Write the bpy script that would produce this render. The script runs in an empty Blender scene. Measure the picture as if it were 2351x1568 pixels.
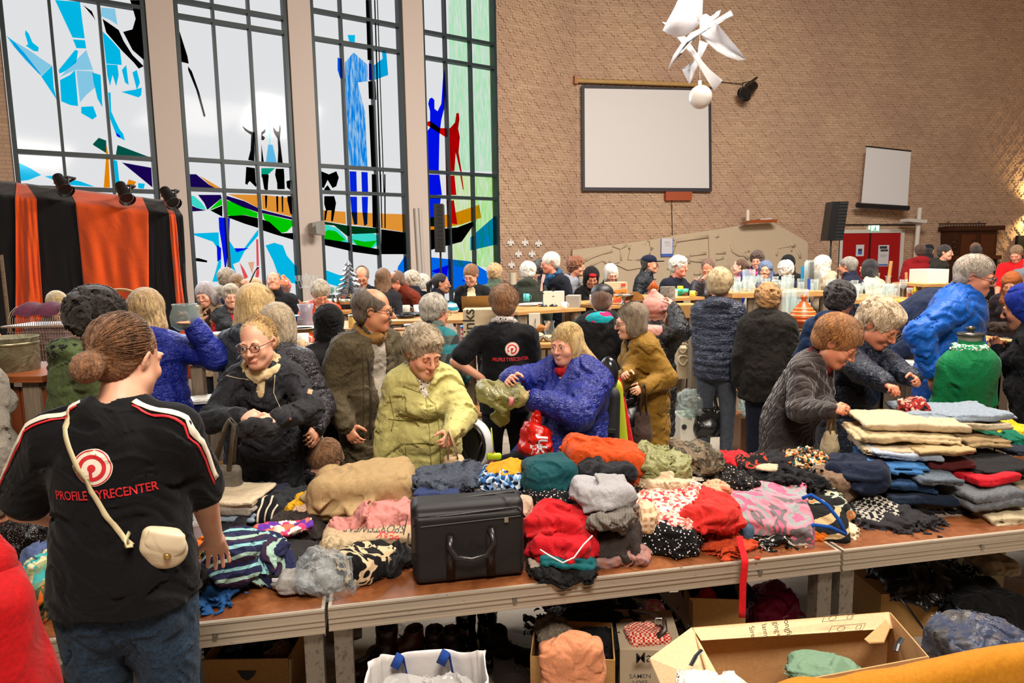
import bpy,math,random,time
import numpy as np
from mathutils import Vector,Matrix,Euler
from mathutils.bvhtree import BVHTree
from concurrent.futures import ThreadPoolExecutor
T0 =time.time()
random.seed(4)
PI =math.pi
C =bpy.context.scene.collection
SC =bpy.context.scene
# ------------------------------------------------------------ camera
W,H =2351.0,1568.0
FP =1567.0
HC =1.80
PITCH,ROLL =math.radians(7.1),math.radians(-0.9)
cp,sp =math.cos(PITCH),math.sin(PITCH)
_X =Vector((1,0,0)); _Z =Vector((0,-cp,sp)); _Y =_Z.cross(_X)
CR =Matrix((_X,_Y,_Z)).transposed() @ Matrix.Rotation(ROLL,3,'Z')
cam =bpy.data.objects.new('camera',bpy.data.cameras.new('camera')); C.objects.link(cam)
cam.data.lens =36*FP/W; cam.data.sensor_width =36; cam.data.clip_start =0.05; cam.data.clip_end =100
cam.matrix_world =Matrix.Translation((0,0,HC)) @ CR.to_4x4()
SC.camera =cam
# ------------------------------------------------------------ colour management and light
SC.view_settings.view_transform ='Standard'; SC.view_settings.look ='None'
SC.view_settings.exposure =0.31; SC.view_settings.gamma =1.0; SC.view_settings.use_curve_mapping =False
SC.cycles.max_bounces =6; SC.cycles.diffuse_bounces =3; SC.cycles.glossy_bounces =3
SC.cycles.transparent_max_bounces =12; SC.cycles.transmission_bounces =4
SC.cycles.caustics_reflective =False; SC.cycles.caustics_refractive =False
SC.cycles.use_denoising =True
w =bpy.data.worlds.new('sky'); SC.world =w; w.use_nodes =True
bg =w.node_tree.nodes['Background']; bg.inputs[0].default_value =(0.97,0.98,1.0,1); bg.inputs[1].default_value =0.63

def area(name,loc,target,size,power,col,spread=180):
 l =bpy.data.lights.new(name,'AREA'); l.shape ='RECTANGLE'; l.size,l.size_y =size
 l.energy =power; l.color =col; l.spread =math.radians(spread)
 o =bpy.data.objects.new(name,l); C.objects.link(o); o.location =loc
 o.rotation_euler =(Vector(target) - Vector(loc)).to_track_quat('-Z','Y').to_euler()
 return o
# ceiling lamps of the hall (warm), high above and out of the picture
area('ceiling_lamp_front',(0.5,-1.0,5.6),(0.3,3.2,0.8),(2.2,1.2),360,(1.0,0.90,0.78))
area('ceiling_lamp_middle',(2.5,4.4,6.8),(2.2,5.6,0.8),(3.0,3.0),560,(1.0,0.91,0.80))
area('ceiling_lamp_back',(4.5,6.5,6.9),(4.0,11.0,2.8),(3.0,1.5),900,(1.0,0.92,0.82))
# daylight entering through the tall windows on the left
area('window_daylight',(-3.3,8.0,3.6),(1.5,4.2,1.0),(6.0,4.0),300,(0.90,0.96,1.0))

# ------------------------------------------------------------ pixel helpers
def ray(px,py):
 v =CR @ Vector((px - W/2,-(py - H/2),-FP)); return v
def P(px,py,d):
 v =ray(px,py); return Vector((0,0,HC)) + v*(d/v.y)
def PZ(px,py,z):
 v =ray(px,py); return Vector((0,0,HC)) + v*((z - HC)/v.z)
def PP(px,py,p0,n):
 v =ray(px,py); o =Vector((0,0,HC)); return o + v*((Vector(p0) - o).dot(n)/v.dot(n))
def pix(p):
 v =CR.inverted() @ (Vector(p) - Vector((0,0,HC))); return (W/2 + FP*v.x/-v.z,H/2 - FP*v.y/-v.z)
# ------------------------------------------------------------ object helpers
def link(o,parent=None):
 C.objects.link(o)
 if parent is not None: o.parent =parent
 return o
def tag(o,label,cat,group=None,kind=None):
 if label: o['label'] =label
 if cat: o['category'] =cat
 if group: o['group'] =group
 if kind: o['kind'] =kind
 return o
def empty(name,loc,rz=0.0,label=None,cat=None,group=None):
 o =bpy.data.objects.new(name,None); C.objects.link(o); o.location =loc; o.rotation_euler =(0,0,rz)
 o.empty_display_size =0.1
 return tag(o,label,cat,group)
def meshobj(name,vs,fs,mat,parent=None,smooth=False,mi=None,loc=None):
 me =bpy.data.meshes.new(name)
 me.from_pydata([tuple(v) for v in vs],[],fs); me.update()
 for m in (mat if isinstance(mat,(list,tuple)) else [mat]): me.materials.append(m)
 if mi is not None: me.polygons.foreach_set('material_index',mi)
 if smooth: me.polygons.foreach_set('use_smooth',[True]*len(me.polygons))
 o =bpy.data.objects.new(name,me)
 if loc is not None: o.location =loc
 return link(o,parent)
class MB:
 """collects boxes, tubes, lathes, prisms into one mesh"""
 def __init__(s): s.v =[]; s.f =[]; s.mi =[]; s.m =0; s.M =Matrix.Identity(4)
 def add(s,vs,fs):
  b =len(s.v); s.v += [s.M @ Vector(v) for v in vs]
  s.f += [[i + b for i in f] for f in fs]; s.mi += [s.m]*len(fs); return s
 def box(s,x0,x1,y0,y1,z0,z1,bev=0.0):
  if bev <= 0:
   vs =[(x,y,z) for x in (x0,x1) for y in (y0,y1) for z in (z0,z1)]
   return s.add(vs,[(0,1,3,2),(4,6,7,5),(0,4,5,1),(2,3,7,6),(0,2,6,4),(1,5,7,3)])
  # bevelled box: rounded in xy, chamfer in z
  b =min(bev,(x1 - x0)/2.01,(y1 - y0)/2.01,(z1 - z0)/2.01)
  vs =[]
  for z,i in ((z0,b),(z0 + b,0),(z1 - b,0),(z1,b)):
   for (cx,cy,a0) in ((x1,y1,0),(x0,y1,1),(x0,y0,2),(x1,y0,3)):
    sx =1 if cx == x1 else -1; sy =1 if cy == y1 else -1
    for t in ((0,1) if True else ()):
     if (a0 + t) % 2 == 0: vs.append((cx - sx*i,cy - sy*(b + 0*i),z))
     else: vs.append((cx - sx*(b),cy - sy*i,z))
  fs =[tuple(range(7,-1,-1)),tuple(range(24,32))]
  for r in range(3):
   for k in range(8): fs.append((r*8 + k,r*8 + (k + 1) % 8,(r + 1)*8 + (k + 1) % 8,(r + 1)*8 + k))
  return s.add(vs,fs)
 def tube(s,pts,r,n=8,cap=True,flat=1.0):
  pts =[Vector(p) for p in pts]; rs =r if isinstance(r,(list,tuple)) else [r]*len(pts)
  vs =[]; fs =[]; up =None
  for i,p in enumerate(pts):
   t =(pts[min(i + 1,len(pts) - 1)] - pts[max(i - 1,0)])
   if t.length < 1e-9: t =Vector((0,0,1))
   t.normalize()
   if up is None: up =Vector((0,0,1)) if abs(t.z) < .9 else Vector((1,0,0))
   a =t.cross(up)
   if a.length < 1e-6: a =t.orthogonal()
   a.normalize(); b =a.cross(t).normalized(); up =b
   for k in range(n):
    c =2*PI*k/n; vs.append(p + (a*math.cos(c) + b*math.sin(c)*flat)*rs[i])
  for i in range(len(pts) - 1):
   for k in range(n): fs.append((i*n + k,i*n + (k + 1) % n,(i + 1)*n + (k + 1) % n,(i + 1)*n + k))
  if cap: fs += [tuple(range(n - 1,-1,-1)),tuple(range((len(pts) - 1)*n,len(pts)*n))]
  return s.add(vs,fs)
 def lathe(s,prof,c=(0,0,0),n=20):
  vs =[]; fs =[]
  for (r,z) in prof:
   for k in range(n): a =2*PI*k/n; vs.append((c[0] + r*math.cos(a),c[1] + r*math.sin(a),c[2] + z))
  for i in range(len(prof) - 1):
   for k in range(n): fs.append((i*n + k,i*n + (k + 1) % n,(i + 1)*n + (k + 1) % n,(i + 1)*n + k))
  if prof[0][0] > 1e-4: fs.append(tuple(range(n - 1,-1,-1)))
  return s.add(vs,fs)
 def prism(s,poly,n,th):
  """poly: world points, extruded by th along n"""
  n =Vector(n); a =[Vector(p) for p in poly]; k =len(a)
  vs =a + [p + n*th for p in a]
  fs =[tuple(range(k)),tuple(range(2*k - 1,k - 1,-1))] + [(i,k + i,k + (i + 1) % k,(i + 1) % k) for i in range(k)]
  return s.add(vs,fs)
 def grid(s,fn,nu,nv,closed=False):
  vs =[fn(i/(nu - 1),j/(nv - 1)) for i in range(nu) for j in range(nv)]
  fs =[(i*nv + j,(i + 1)*nv + j,(i + 1)*nv + j + 1,i*nv + j + 1) for i in range(nu - 1) for j in range(nv - 1)]
  return s.add(vs,fs)
 def build(s,name,mat,parent=None,smooth=False,loc=None):
  return meshobj(name,s.v,s.f,mat,parent,smooth,s.mi,loc)
# ------------------------------------------------------------ materials
MC ={}
def srgb(h):
 if isinstance(h,str):
  h =h.lstrip('#'); c =[int(h[i:i + 2],16)/255 for i in (0,2,4)]
 else: c =list(h)
 return tuple((x/12.92 if x <= .04045 else ((x + .055)/1.055) ** 2.4) for x in c) + (1.0,)
def deep(a):
 f =.55 + .45*min(1,(a[0] + a[1] + a[2])/3/.10); return (a[0]*f,a[1]*f,a[2]*f,1)
class NT:
 def __init__(s,name):
  s.mat =bpy.data.materials.new(name); s.mat.use_nodes =True; s.t =s.mat.node_tree; s.b =s.t.nodes['Principled BSDF']
  s.out =s.t.nodes['Material Output']
 def n(s,typ,**kw):
  nd =s.t.nodes.new('ShaderNode' + typ)
  for k,v in kw.items():
   if k in ('op',): nd.operation =v
   elif hasattr(nd,k) and k not in nd.inputs: setattr(nd,k,v)
   else: nd.inputs[k.replace('_',' ')].default_value =v
  return nd
 def l(s,a,b): s.t.links.new(a,b)
 def co(s,scale=(1,1,1),kind='Object',rot=(0,0,0)):
  tc =s.n('TexCoord'); mp =s.n('Mapping'); mp.inputs['Scale'].default_value =scale; mp.inputs['Rotation'].default_value =rot
  s.l(tc.outputs[kind],mp.inputs[0]); return mp.outputs[0]
 def ramp(s,fac,stops,interp='LINEAR'):
  r =s.n('ValToRGB'); r.color_ramp.interpolation =interp; e =r.color_ramp.elements
  while len(e) < len(stops): e.new(0.5)
  for i,(p,c) in enumerate(stops): e[i].position =p; e[i].color =c if len(c) == 4 else tuple(c) + (1,)
  s.l(fac,r.inputs[0]); return r.outputs[0]
 def mix(s,fac,a,b,bt='MIX'):
  m =s.n('Mix',data_type='RGBA',blend_type=bt)
  for inp,v in ((m.inputs[0],fac),(m.inputs[6],a),(m.inputs[7],b)):
   if hasattr(v,'links'): s.l(v,inp)
   else: inp.default_value =v
  return m.outputs[2]
 def noise(s,vec,scale,detail=3,rough=.55,dist=0.0):
  n =s.n('TexNoise'); n.inputs['Scale'].default_value =scale; n.inputs['Detail'].default_value =detail
  n.inputs['Roughness'].default_value =rough; n.inputs['Distortion'].default_value =dist
  if vec is not None: s.l(vec,n.inputs['Vector'])
  return n.outputs['Fac']
 def vor(s,vec,scale,feat='F1',out='Distance',rnd=1.0):
  n =s.n('TexVoronoi',feature=feat); n.inputs['Scale'].default_value =scale; n.inputs['Randomness'].default_value =rnd
  s.l(vec,n.inputs['Vector']); return n.outputs[out]
 def wave(s,vec,scale,axis='X',dist=0.0,ds=1.0,typ='BANDS'):
  n =s.n('TexWave',wave_type=typ); n.bands_direction =axis
  n.inputs['Scale'].default_value =scale; n.inputs['Distortion'].default_value =dist; n.inputs['Detail Scale'].default_value =ds
  s.l(vec,n.inputs['Vector']); return n.outputs['Fac']
 def math(s,op,a,b=0.0):
  m =s.n('Math'); m.operation =op
  for i,v in enumerate((a,b)):
   if hasattr(v,'links'): s.l(v,m.inputs[i])
   else: m.inputs[i].default_value =v
  return m.outputs[0]
 def bump(s,h,strength=.3,dist=.01):
  b =s.n('Bump'); b.inputs['Strength'].default_value =strength; b.inputs['Distance'].default_value =dist
  s.l(h,b.inputs['Height']); s.l(b.outputs[0],s.b.inputs['Normal'])
 def col(s,c):
  if hasattr(c,'links'): s.l(c,s.b.inputs['Base Color'])
  else: s.b.inputs['Base Color'].default_value =c
 def set(s,**kw):
  for k,v in kw.items(): s.b.inputs[k.replace('_',' ')].default_value =v
  return s.mat
def plain(c,rough=.6,metal=0.0,bump=0.0,bs=60,spec=.5,name='paint'):
 k =('plain',c,rough,metal,bump,bs,spec)
 if k in MC: return MC[k]
 t =NT(name); t.col(srgb(c)); t.set(Roughness=rough,Metallic=metal,Specular_IOR_Level=spec)
 if bump: t.bump(t.noise(t.co(),bs),bump,.01)
 MC[k] =t.mat; return t.mat
def cloth(c,c2=None,rough=.85,weave=.35,var=.35,wr=.35,wscale=9,name='cloth',sheen=.05):
 """woven cloth: subtle tone variation, wrinkles and weave bump"""
 k =('cloth',c,c2,rough,weave,var,wr,wscale,sheen)
 if k in MC: return MC[k]
 t =NT(name); v =t.co(); a =deep(srgb(c))
 b =deep(srgb(c2)) if c2 else tuple(x*(1 - .45*var) for x in a[:3]) + (1,)
 t.col(t.mix(t.ramp(t.noise(v,60 if not c2 else 120,4,.7),[(.35,(0,0,0)),(.65,(1,1,1))]),a,b))
 n1 =t.noise(v,wscale,3,.5,1.2); n2 =t.noise(v,420,2,.6)
 h =t.math('ADD',t.math('MULTIPLY',n1,wr*3.0),t.math('MULTIPLY',n2,weave*.12))
 t.bump(h,.8,.02); t.set(Roughness=rough,Sheen_Weight=sheen,Specular_IOR_Level=.2)
 MC[k] =t.mat; return t.mat
def pattern(kind,cols,scale=30,rot=(0,0,0),rough=.85,ax='X',wr=.3,name='patterned_cloth'):
 k =('pat',kind,tuple(cols),scale,rot,rough,ax,wr)
 if k in MC: return MC[k]
 t =NT(name); v =t.co(rot=rot); cs =[deep(srgb(c)) for c in cols]
 n =t.noise(v,5,2); vv =t.n('VectorMath'); vv.operation ='MULTIPLY_ADD'
 t.l(t.t.nodes[-1].outputs[0] if False else v,vv.inputs[0]); vv.inputs[1].default_value =(1,1,1)
 cb =t.n('CombineXYZ'); m =t.math('MULTIPLY',n,.05)
 for i in range(3): t.l(m,cb.inputs[i])
 t.l(cb.outputs[0],vv.inputs[2]); v2 =vv.outputs[0]
 if kind == 'stripes':
  st =[(i/len(cs),c) for i,c in enumerate(cs)]
  wv =t.n('TexWave',wave_type='BANDS',bands_direction=ax,wave_profile='SAW'); wv.inputs['Scale'].default_value =scale; t.l(v2,wv.inputs['Vector'])
  col =t.ramp(wv.outputs['Fac'],st,'CONSTANT')
 elif kind == 'plaid':
  f1 =t.ramp(t.wave(v,scale,'X'),[(.45,(0,0,0)),(.55,(1,1,1))]); f2 =t.ramp(t.wave(v,scale,'Z'),[(.45,(0,0,0)),(.55,(1,1,1))])
  col =t.mix(f1,cs[0],cs[1]); col =t.mix(t.math('MULTIPLY',f2,.75),col,cs[2])
 elif kind == 'checks':
  ck =t.n('TexChecker'); ck.inputs['Scale'].default_value =scale; ck.inputs[1].default_value =cs[0]; ck.inputs[2].default_value =cs[1]; t.l(v,ck.inputs[0]); col =ck.outputs[0]
 elif kind == 'floral':
  vo =t.vor(v2,scale,'F1','Color'); sp_ =t.n('SeparateColor'); t.l(vo,sp_.inputs[0])
  col =t.ramp(sp_.outputs[0],[(i/len(cs),c) for i,c in enumerate(cs)],'CONSTANT')
 elif kind == 'blotch':
  col =t.ramp(t.noise(v2,scale,2,.5,1.5),[(.3 + .4*i/len(cs),c) for i,c in enumerate(cs)],'CONSTANT')
 elif kind == 'soft':
  col =t.ramp(t.noise(v2,scale,3,.5,1.0),[(.28 + .44*i/max(1,len(cs) - 1),c) for i,c in enumerate(cs)])
 elif kind == 'dots':
  d =t.vor(v,scale,'F1','Distance',.9); col =t.ramp(d,[(0,cs[1]),(.22,cs[1]),(.24,cs[0])],'CONSTANT')
 elif kind == 'leopard':
  d =t.vor(v2,scale,'F1','Distance'); col =t.ramp(d,[(0,cs[1]),(.25,cs[1]),(.27,cs[2]),(.42,cs[2]),(.45,cs[0])],'CONSTANT')
 elif kind == 'knit':
  a =t.wave(v,scale,'DIAGONAL'); col =t.mix(a,cs[0],cs[1])
 t.col(col)
 h =t.math('ADD',t.math('MULTIPLY',t.noise(v,9,3,.5,1.2),wr*3),t.math('MULTIPLY',t.noise(v,400,2),.04))
 t.bump(h,.8,.02); t.set(Roughness=rough,Sheen_Weight=.04,Specular_IOR_Level=.2)
 MC[k] =t.mat; return t.mat
def skin(c='#d9a083',red=.25):
 k =('skin',c,red)
 if k in MC: return MC[k]
 t =NT('skin'); v =t.co(); a =srgb(c); r =(a[0]*.95,a[1]*.62,a[2]*.55,1)
 t.col(t.mix(t.math('MULTIPLY',t.ramp(t.noise(v,14,3),[(.4,(0,0,0)),(.7,(1,1,1))]),red*2),a,r))
 t.bump(t.noise(v,260,3),.12,.004); t.set(Roughness=.48,Subsurface_Weight=.12,Subsurface_Radius=(.02,.008,.004),Subsurface_Scale=.3,Specular_IOR_Level=.4)
 MC[k] =t.mat; return t.mat
def hairmat(c,c2=None,strands=90):
 k =('hair',c,c2,strands)
 if k in MC: return MC[k]
 t =NT('hair'); v =t.co((1,1,.12)); a =srgb(c); b =srgb(c2) if c2 else tuple(x*.45 for x in a[:3]) + (1,)
 n =t.noise(v,strands*2.2,4,.7,.6); n0 =t.noise(t.co((1,1,.3)),22,3,.6,1.0)
 f =t.ramp(t.math('ADD',t.math('MULTIPLY',n,.6),t.math('MULTIPLY',n0,.4)),[(.38,(0,0,0)),(.62,(1,1,1))])
 a =tuple(min(1,x*1.25) for x in a[:3]) + (1,); t.col(t.mix(f,b,a)); t.bump(t.math('ADD',n,t.math('MULTIPLY',n0,1.5)),.9,.012); t.set(Roughness=.5,Specular_IOR_Level=.35,Sheen_Weight=.15)
 MC[k] =t.mat; return t.mat
def wood(c1,c2,scale=6,rough=.45,ax=(1,12,12),name='wood'):
 k =('wood',c1,c2,scale,rough,ax)
 if k in MC: return MC[k]
 t =NT(name); v =t.co(ax); n =t.noise(v,scale,5,.6,.8)
 t.col(t.ramp(n,[(.3,srgb(c2)),(.7,srgb(c1))])); t.bump(n,.15,.004); t.set(Roughness=rough)
 MC[k] =t.mat; return t.mat
def metal(c='#9a9a96',rough=.4,name='metal',scr=True):
 k =('metal',c,rough,scr)
 if k in MC: return MC[k]
 t =NT(name); a =srgb(c); v =t.co((1,1,1))
 if scr: t.col(t.mix(t.ramp(t.noise(v,35,6,.75,.6),[(.52,(0,0,0)),(.62,(1,1,1))]),a,tuple(x*.55 for x in a[:3]) + (1,)))
 else: t.col(a)
 t.set(Roughness=rough,Metallic=.75); MC[k] =t.mat; return t.mat
def glassy(c='#eef4f5',alpha=.22,rough=.03,name='clear_glass'):
 k =('glass',c,alpha,rough)
 if k in MC: return MC[k]
 t =NT(name); t.b.inputs['Base Color'].default_value =srgb(c); t.set(Roughness=rough,Specular_IOR_Level=.8)
 tr =t.n('BsdfTransparent'); tr.inputs[0].default_value =srgb(c); lw =t.n('LayerWeight'); lw.inputs[0].default_value =.35
 f =t.math('ADD',t.math('MULTIPLY',t.math('POWER',lw.outputs['Facing'],2.0),.55),alpha*.6)
 mx =t.n('MixShader'); t.l(f,mx.inputs[0]); t.l(tr.outputs[0],mx.inputs[1]); t.l(t.b.outputs[0],mx.inputs[2]); t.l(mx.outputs[0],t.out.inputs[0])
 MC[k] =t.mat; return t.mat
def stained(c,strength=1.0,streak=0.0,name='coloured_glass'):
 """flat coloured window glass that tints the daylight passing through it"""
 k =('stained',c,streak)
 if k in MC: return MC[k]
 t =NT(name); a =tuple(min(1,x*1.5) for x in srgb(c)[:3]) + (1,)
 tr =t.n('BsdfTransparent'); v =t.co((6,6,.6))
 if streak:
  n =t.noise(v,5,3,.6); t.l(t.mix(t.ramp(n,[(.4,(0,0,0)),(.62,(1,1,1))]),a,tuple(min(1,x + streak*(1 - x)) for x in a[:3]) + (1,)),tr.inputs[0])
 else: tr.inputs[0].default_value =a
 g =t.n('BsdfGlossy'); g.inputs['Roughness'].default_value =.08; g.inputs[0].default_value =(.5,.5,.5,1)
 mx =t.n('MixShader'); mx.inputs[0].default_value =.008
 t.l(tr.outputs[0],mx.inputs[1]); t.l(g.outputs[0],mx.inputs[2]); t.l(mx.outputs[0],t.out.inputs[0])
 MC[k] =t.mat; return t.mat
# ------------------------------------------------------------ implicit surfaces -> one continuous mesh
F32 =np.float32
def _a(v): return np.array(v,F32)
def rotm(e): return np.array(Euler([math.radians(x) for x in e]).to_matrix(),F32)
class Sdf:
 def __init__(s): s.warps =[]; s.it =[]; s.disp =[]; s.clip =[]; s.regions =[]
 def cone(s,a,b,ra,rb=None,k=.02,sc=None,rot=None,puff=None,sub=False):
  """round cone a->b; sc squeezes space along axes (of frame rot)"""
  s.it.append(('c',_a(a),_a(b),float(ra),float(ra if rb is None else rb),k,None if sc is None else _a(sc),None if rot is None else np.array(rot,F32),puff,sub)); return s
 def ell(s,c,r,k=.02,rot=None,sub=False):
  s.it.append(('e',_a(c),_a(r),0,0,k,None,None if rot is None else np.array(rot,F32),None,sub)); return s
 def box(s,c,h,rnd=.02,k=.01,rot=None,sub=False):
  s.it.append(('b',_a(c),_a(h),rnd,0,k,None,None if rot is None else np.array(rot,F32),None,sub)); return s
 def plane(s,p,n,k=.005):
  """keep the side below plane (p,n)"""
  n =_a(n); n /= np.linalg.norm(n); s.clip.append((_a(p),n,k)); return s
 def wrinkle(s,amp,freq,aniso=(1,1,1),seed=0,ridge=False,warp=1.0,mask=None):
  r =np.random.RandomState(seed); D =r.normal(size=(5,3)); D /= np.linalg.norm(D,axis=1)[:,None]
  s.disp.append(('w',amp,(D*freq*(0.6 + r.rand(5,1))*_a(aniso)).astype(F32),r.rand(5)*6.28,ridge,warp,mask)); return s
 def fn(s,f,amp): s.disp.append(('f',amp,f)); return s
 def bounds(s):
  lo =np.full(3,1e9); hi =-lo
  for it in s.it:
   if it[9]: continue
   if it[0] == 'c':
    r =max(it[3],it[4])*(1 if it[6] is None else 1/min(1,it[6].min()))*(1 if it[8] is None else 1.2)
    for p in (it[1],it[2]): lo =np.minimum(lo,p - r); hi =np.maximum(hi,p + r)
   else:
    r =float(np.linalg.norm(it[2])) + .01 if it[7] is not None else it[2] + .005
    lo =np.minimum(lo,it[1] - r); hi =np.maximum(hi,it[1] + r)
  m =sum(d[1] for d in s.disp) + .012 + sum(q[0]*1.6 for q in s.warps)
  return lo - m,hi + m
 def one(s,it,p):
  if it[0] == 'c':
   a,b,ra,rb,sc,R =it[1],it[2],it[3],it[4],it[6],it[7]
   q =p - a; ba =b - a; m =1.0
   if sc is not None:
    if R is not None: q =q @ R; ba =R.T @ ba
    q =q*sc; ba =ba*sc; m =1/float(sc.max())
   l2 =float(ba @ ba) + 1e-12
   t =np.clip((q @ ba)/l2,0,1); d =q - t[:,None]*ba
   r =ra + (rb - ra)*t
   if it[8] is not None:
    per,amp =it[8][:2]; L =math.sqrt(l2)
    tt =p[:,2]/per if len(it[8]) > 2 else (q @ ba)/l2*L/per
    r =r + amp*1.4*(np.sqrt(np.abs(np.sin(PI*tt)) + .01) - .8)
   return (np.sqrt(np.einsum('ij,ij->i',d,d)) - r)*m
  q =p - it[1]
  if it[7] is not None: q =q @ it[7]
  if it[0] == 'e':
   r =it[2]; k0 =np.sqrt((((q/r) ** 2).sum(1))); k1 =np.sqrt((((q/(r*r)) ** 2).sum(1))) + 1e-9
   return k0*(k0 - 1)/k1
  h =it[2] - it[3]; q =np.abs(q) - h
  return np.sqrt((np.maximum(q,0) ** 2).sum(1)) + np.minimum(q.max(1),0) - it[3]
 def ev(s,p,items=None):
  p0 =p
  for (a,f,ph) in s.warps: p =p + a*np.sin(p[:,[1,2,0]]*f + ph) + a*.6*np.sin(p[:,[2,0,1]]*(f*1.7) + ph*2.3)
  p =p.astype(F32); d =np.full(len(p),1e3,F32)
  for it in (s.it if items is None else items):
   e =s.one(it,p); k =it[5]
   if it[9]:
    e =-e; h =np.maximum(k - np.abs(d - e),0)/max(k,1e-6); d =np.maximum(d,e) + h*h*k*.25
   else:
    h =np.maximum(k - np.abs(d - e),0)/max(k,1e-6); d =np.minimum(d,e) - h*h*k*.25
  for it in s.disp:
   if it[0] == 'f': d =d - it[2](p); continue
   _,amp,D,ph,ridge,warp,mask =it
   w =p + warp*.02*np.sin(p[:,[1,2,0]]*23 + 1.3) + warp*.012*np.sin(p[:,[2,0,1]]*51)
   n =0
   for i in range(5): n =n + np.sin(w @ D[i] + F32(ph[i]) + (1.5*n if i else 0))
   n =n/3.2
   if ridge: n =1 - 2*np.abs(n)
   if mask is not None: n =n*mask(p)
   d =d - amp*n
  for (q,n,k) in s.clip: d =np.maximum(d,(p - q) @ n)
  return d.astype(F32)
 def mesh(s,res):
  lo,hi =s.bounds(); B =8
  n =np.maximum(1,np.ceil((hi - lo)/res/B).astype(int)) + 0
  N =n*B + 1; N =n*B
  br =B*res*.5*1.733
  gi =np.stack(np.meshgrid(*[np.arange(k) for k in n],indexing='ij'),-1).reshape(-1,3)
  cen =(lo + (gi*B + (B - 1)/2)*res).astype(F32)
  amp =sum(d[1] for d in s.disp) + sum(q[0]*1.6 for q in s.warps)
  per =np.stack([s.one(it,cen) for it in s.it],0)      # prim distances at block centres
  dc =s.ev(cen)
  act =np.abs(dc) < br*1.6 + amp + .02
  # guard bands against non exact distances
  F =np.empty(tuple(N),F32)
  Fb =F.reshape(n[0],B,n[1],B,n[2],B)
  sg =np.where(dc < 0,F32(-1),F32(1)).reshape(tuple(n))
  Fb[:] =sg[:,None,:,None,:,None]
  ai =np.nonzero(act)[0]
  loc =np.stack(np.meshgrid(*[np.arange(B)]*3,indexing='ij'),-1).reshape(-1,3).astype(F32)*res
  dmin =np.where([not it[9] for it in s.it],1,1)[:,None]*per
  add =np.array([not it[9] for it in s.it]); mn =per[add].min(0)
  CH =400
  # sort blocks by the set of primitives that matter, evaluated in groups
  need =np.stack([((per[i] < mn + 2.6*br + s.it[i][5] + .02 + 2*amp) if not s.it[i][9] else (per[i] < br*2 + s.it[i][5] + .02 + amp)) for i in range(len(s.it))],0)
  keys ={}
  na =need[:,ai]
  packed =np.packbits(na,axis=0).T
  order =np.lexsort(packed.T)
  i =0; ai_s =ai[order]; pk =packed[order]
  M =len(ai_s)
  while i < M:
   j =i + 1
   while j < M and j - i < CH and (pk[j] == pk[i]).all(): j += 1
   # merge small runs
   while j < M and j - i < 24: j += 1
   blk =ai_s[i:j]; nd =need[:,blk].any(1)
   its =[s.it[q] for q in range(len(s.it)) if nd[q]]
   org =(lo + gi[blk]*B*res).astype(F32)
   p =(org[:,None,:] + loc[None]).reshape(-1,3)
   v =s.ev(p,its).reshape(-1,B,B,B)
   g =gi[blk]; Fb[g[:,0],:,g[:,1],:,g[:,2],:] =v
   i =j
  F[0] =F[-1] =1; F[:,0] =F[:,-1] =1; F[:,:,0] =F[:,:,-1] =1
  S =F < 0
  c =S[:-1,:-1,:-1].astype(np.uint8)
  for dx,dy,dz in ((0,0,1),(0,1,0),(0,1,1),(1,0,0),(1,0,1),(1,1,0),(1,1,1)):
   c =c + S[dx:S.shape[0] - 1 + dx,dy:S.shape[1] - 1 + dy,dz:S.shape[2] - 1 + dz]
  cells =np.argwhere((c > 0) & (c < 8))
  if len(cells) == 0: return np.zeros((0,3)),np.zeros((0,4),int)
  ofs =np.array([[x,y,z] for x in (0,1) for y in (0,1) for z in (0,1)])
  cv =F[cells[:,None,0] + ofs[None,:,0],cells[:,None,1] + ofs[None,:,1],cells[:,None,2] + ofs[None,:,2]]
  sm =np.zeros((len(cells),3)); ct =np.zeros(len(cells))
  for a in range(8):
   for ax,st in ((0,4),(1,2),(2,1)):
    if ofs[a,ax] == 0:
     b =a + st; va,vb =cv[:,a],cv[:,b]; m =(va < 0) != (vb < 0)
     t =np.where(m,va/np.where(m,va - vb,1),0)
     q =np.repeat(ofs[a][None].astype(float),len(cells),0); q[:,ax] += t
     sm += q*m[:,None]; ct += m
  V =lo + (cells + sm/ct[:,None])*res
  idx =np.full(c.shape,-1,np.int32); idx[cells[:,0],cells[:,1],cells[:,2]] =np.arange(len(cells))
  Q =[]
  for ax in range(3):
   u,v =[(1,2),(2,0),(0,1)][ax]
   sl0 =[slice(None)]*3; sl1 =[slice(None)]*3
   sl0[ax] =slice(0,-1); sl1[ax] =slice(1,None)
   A,Bq =S[tuple(sl0)],S[tuple(sl1)]
   e =np.argwhere(A != Bq)
   e =e[(e[:,u] > 0) & (e[:,v] > 0)]
   fl =A[e[:,0],e[:,1],e[:,2]]
   du =np.zeros(3,int); du[u] =1; dv =np.zeros(3,int); dv[v] =1
   def ix(o):
    q =e - o; return idx[q[:,0],q[:,1],q[:,2]]
   quad =np.stack([ix(du + dv),ix(dv),ix(0*du),ix(du)],1)
   quad[~fl] =quad[~fl][:,::-1]; Q.append(quad)
  Q =np.concatenate(Q); Q =Q[(Q >= 0).all(1)]
  return V,Q
JOBS =[]
def sdf_obj(name,sdf,res,mat,parent=None,matfn=None,after=None,loc=None,smooth_it=0):
 """create the (still empty) object now, fill its mesh when all jobs run"""
 me =bpy.data.meshes.new(name)
 for m in (mat if isinstance(mat,(list,tuple)) else [mat]): me.materials.append(m)
 o =bpy.data.objects.new(name,me)
 if loc is not None: o.location =loc
 link(o,parent); JOBS.append((o,sdf,res,matfn,after)); return o
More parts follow.
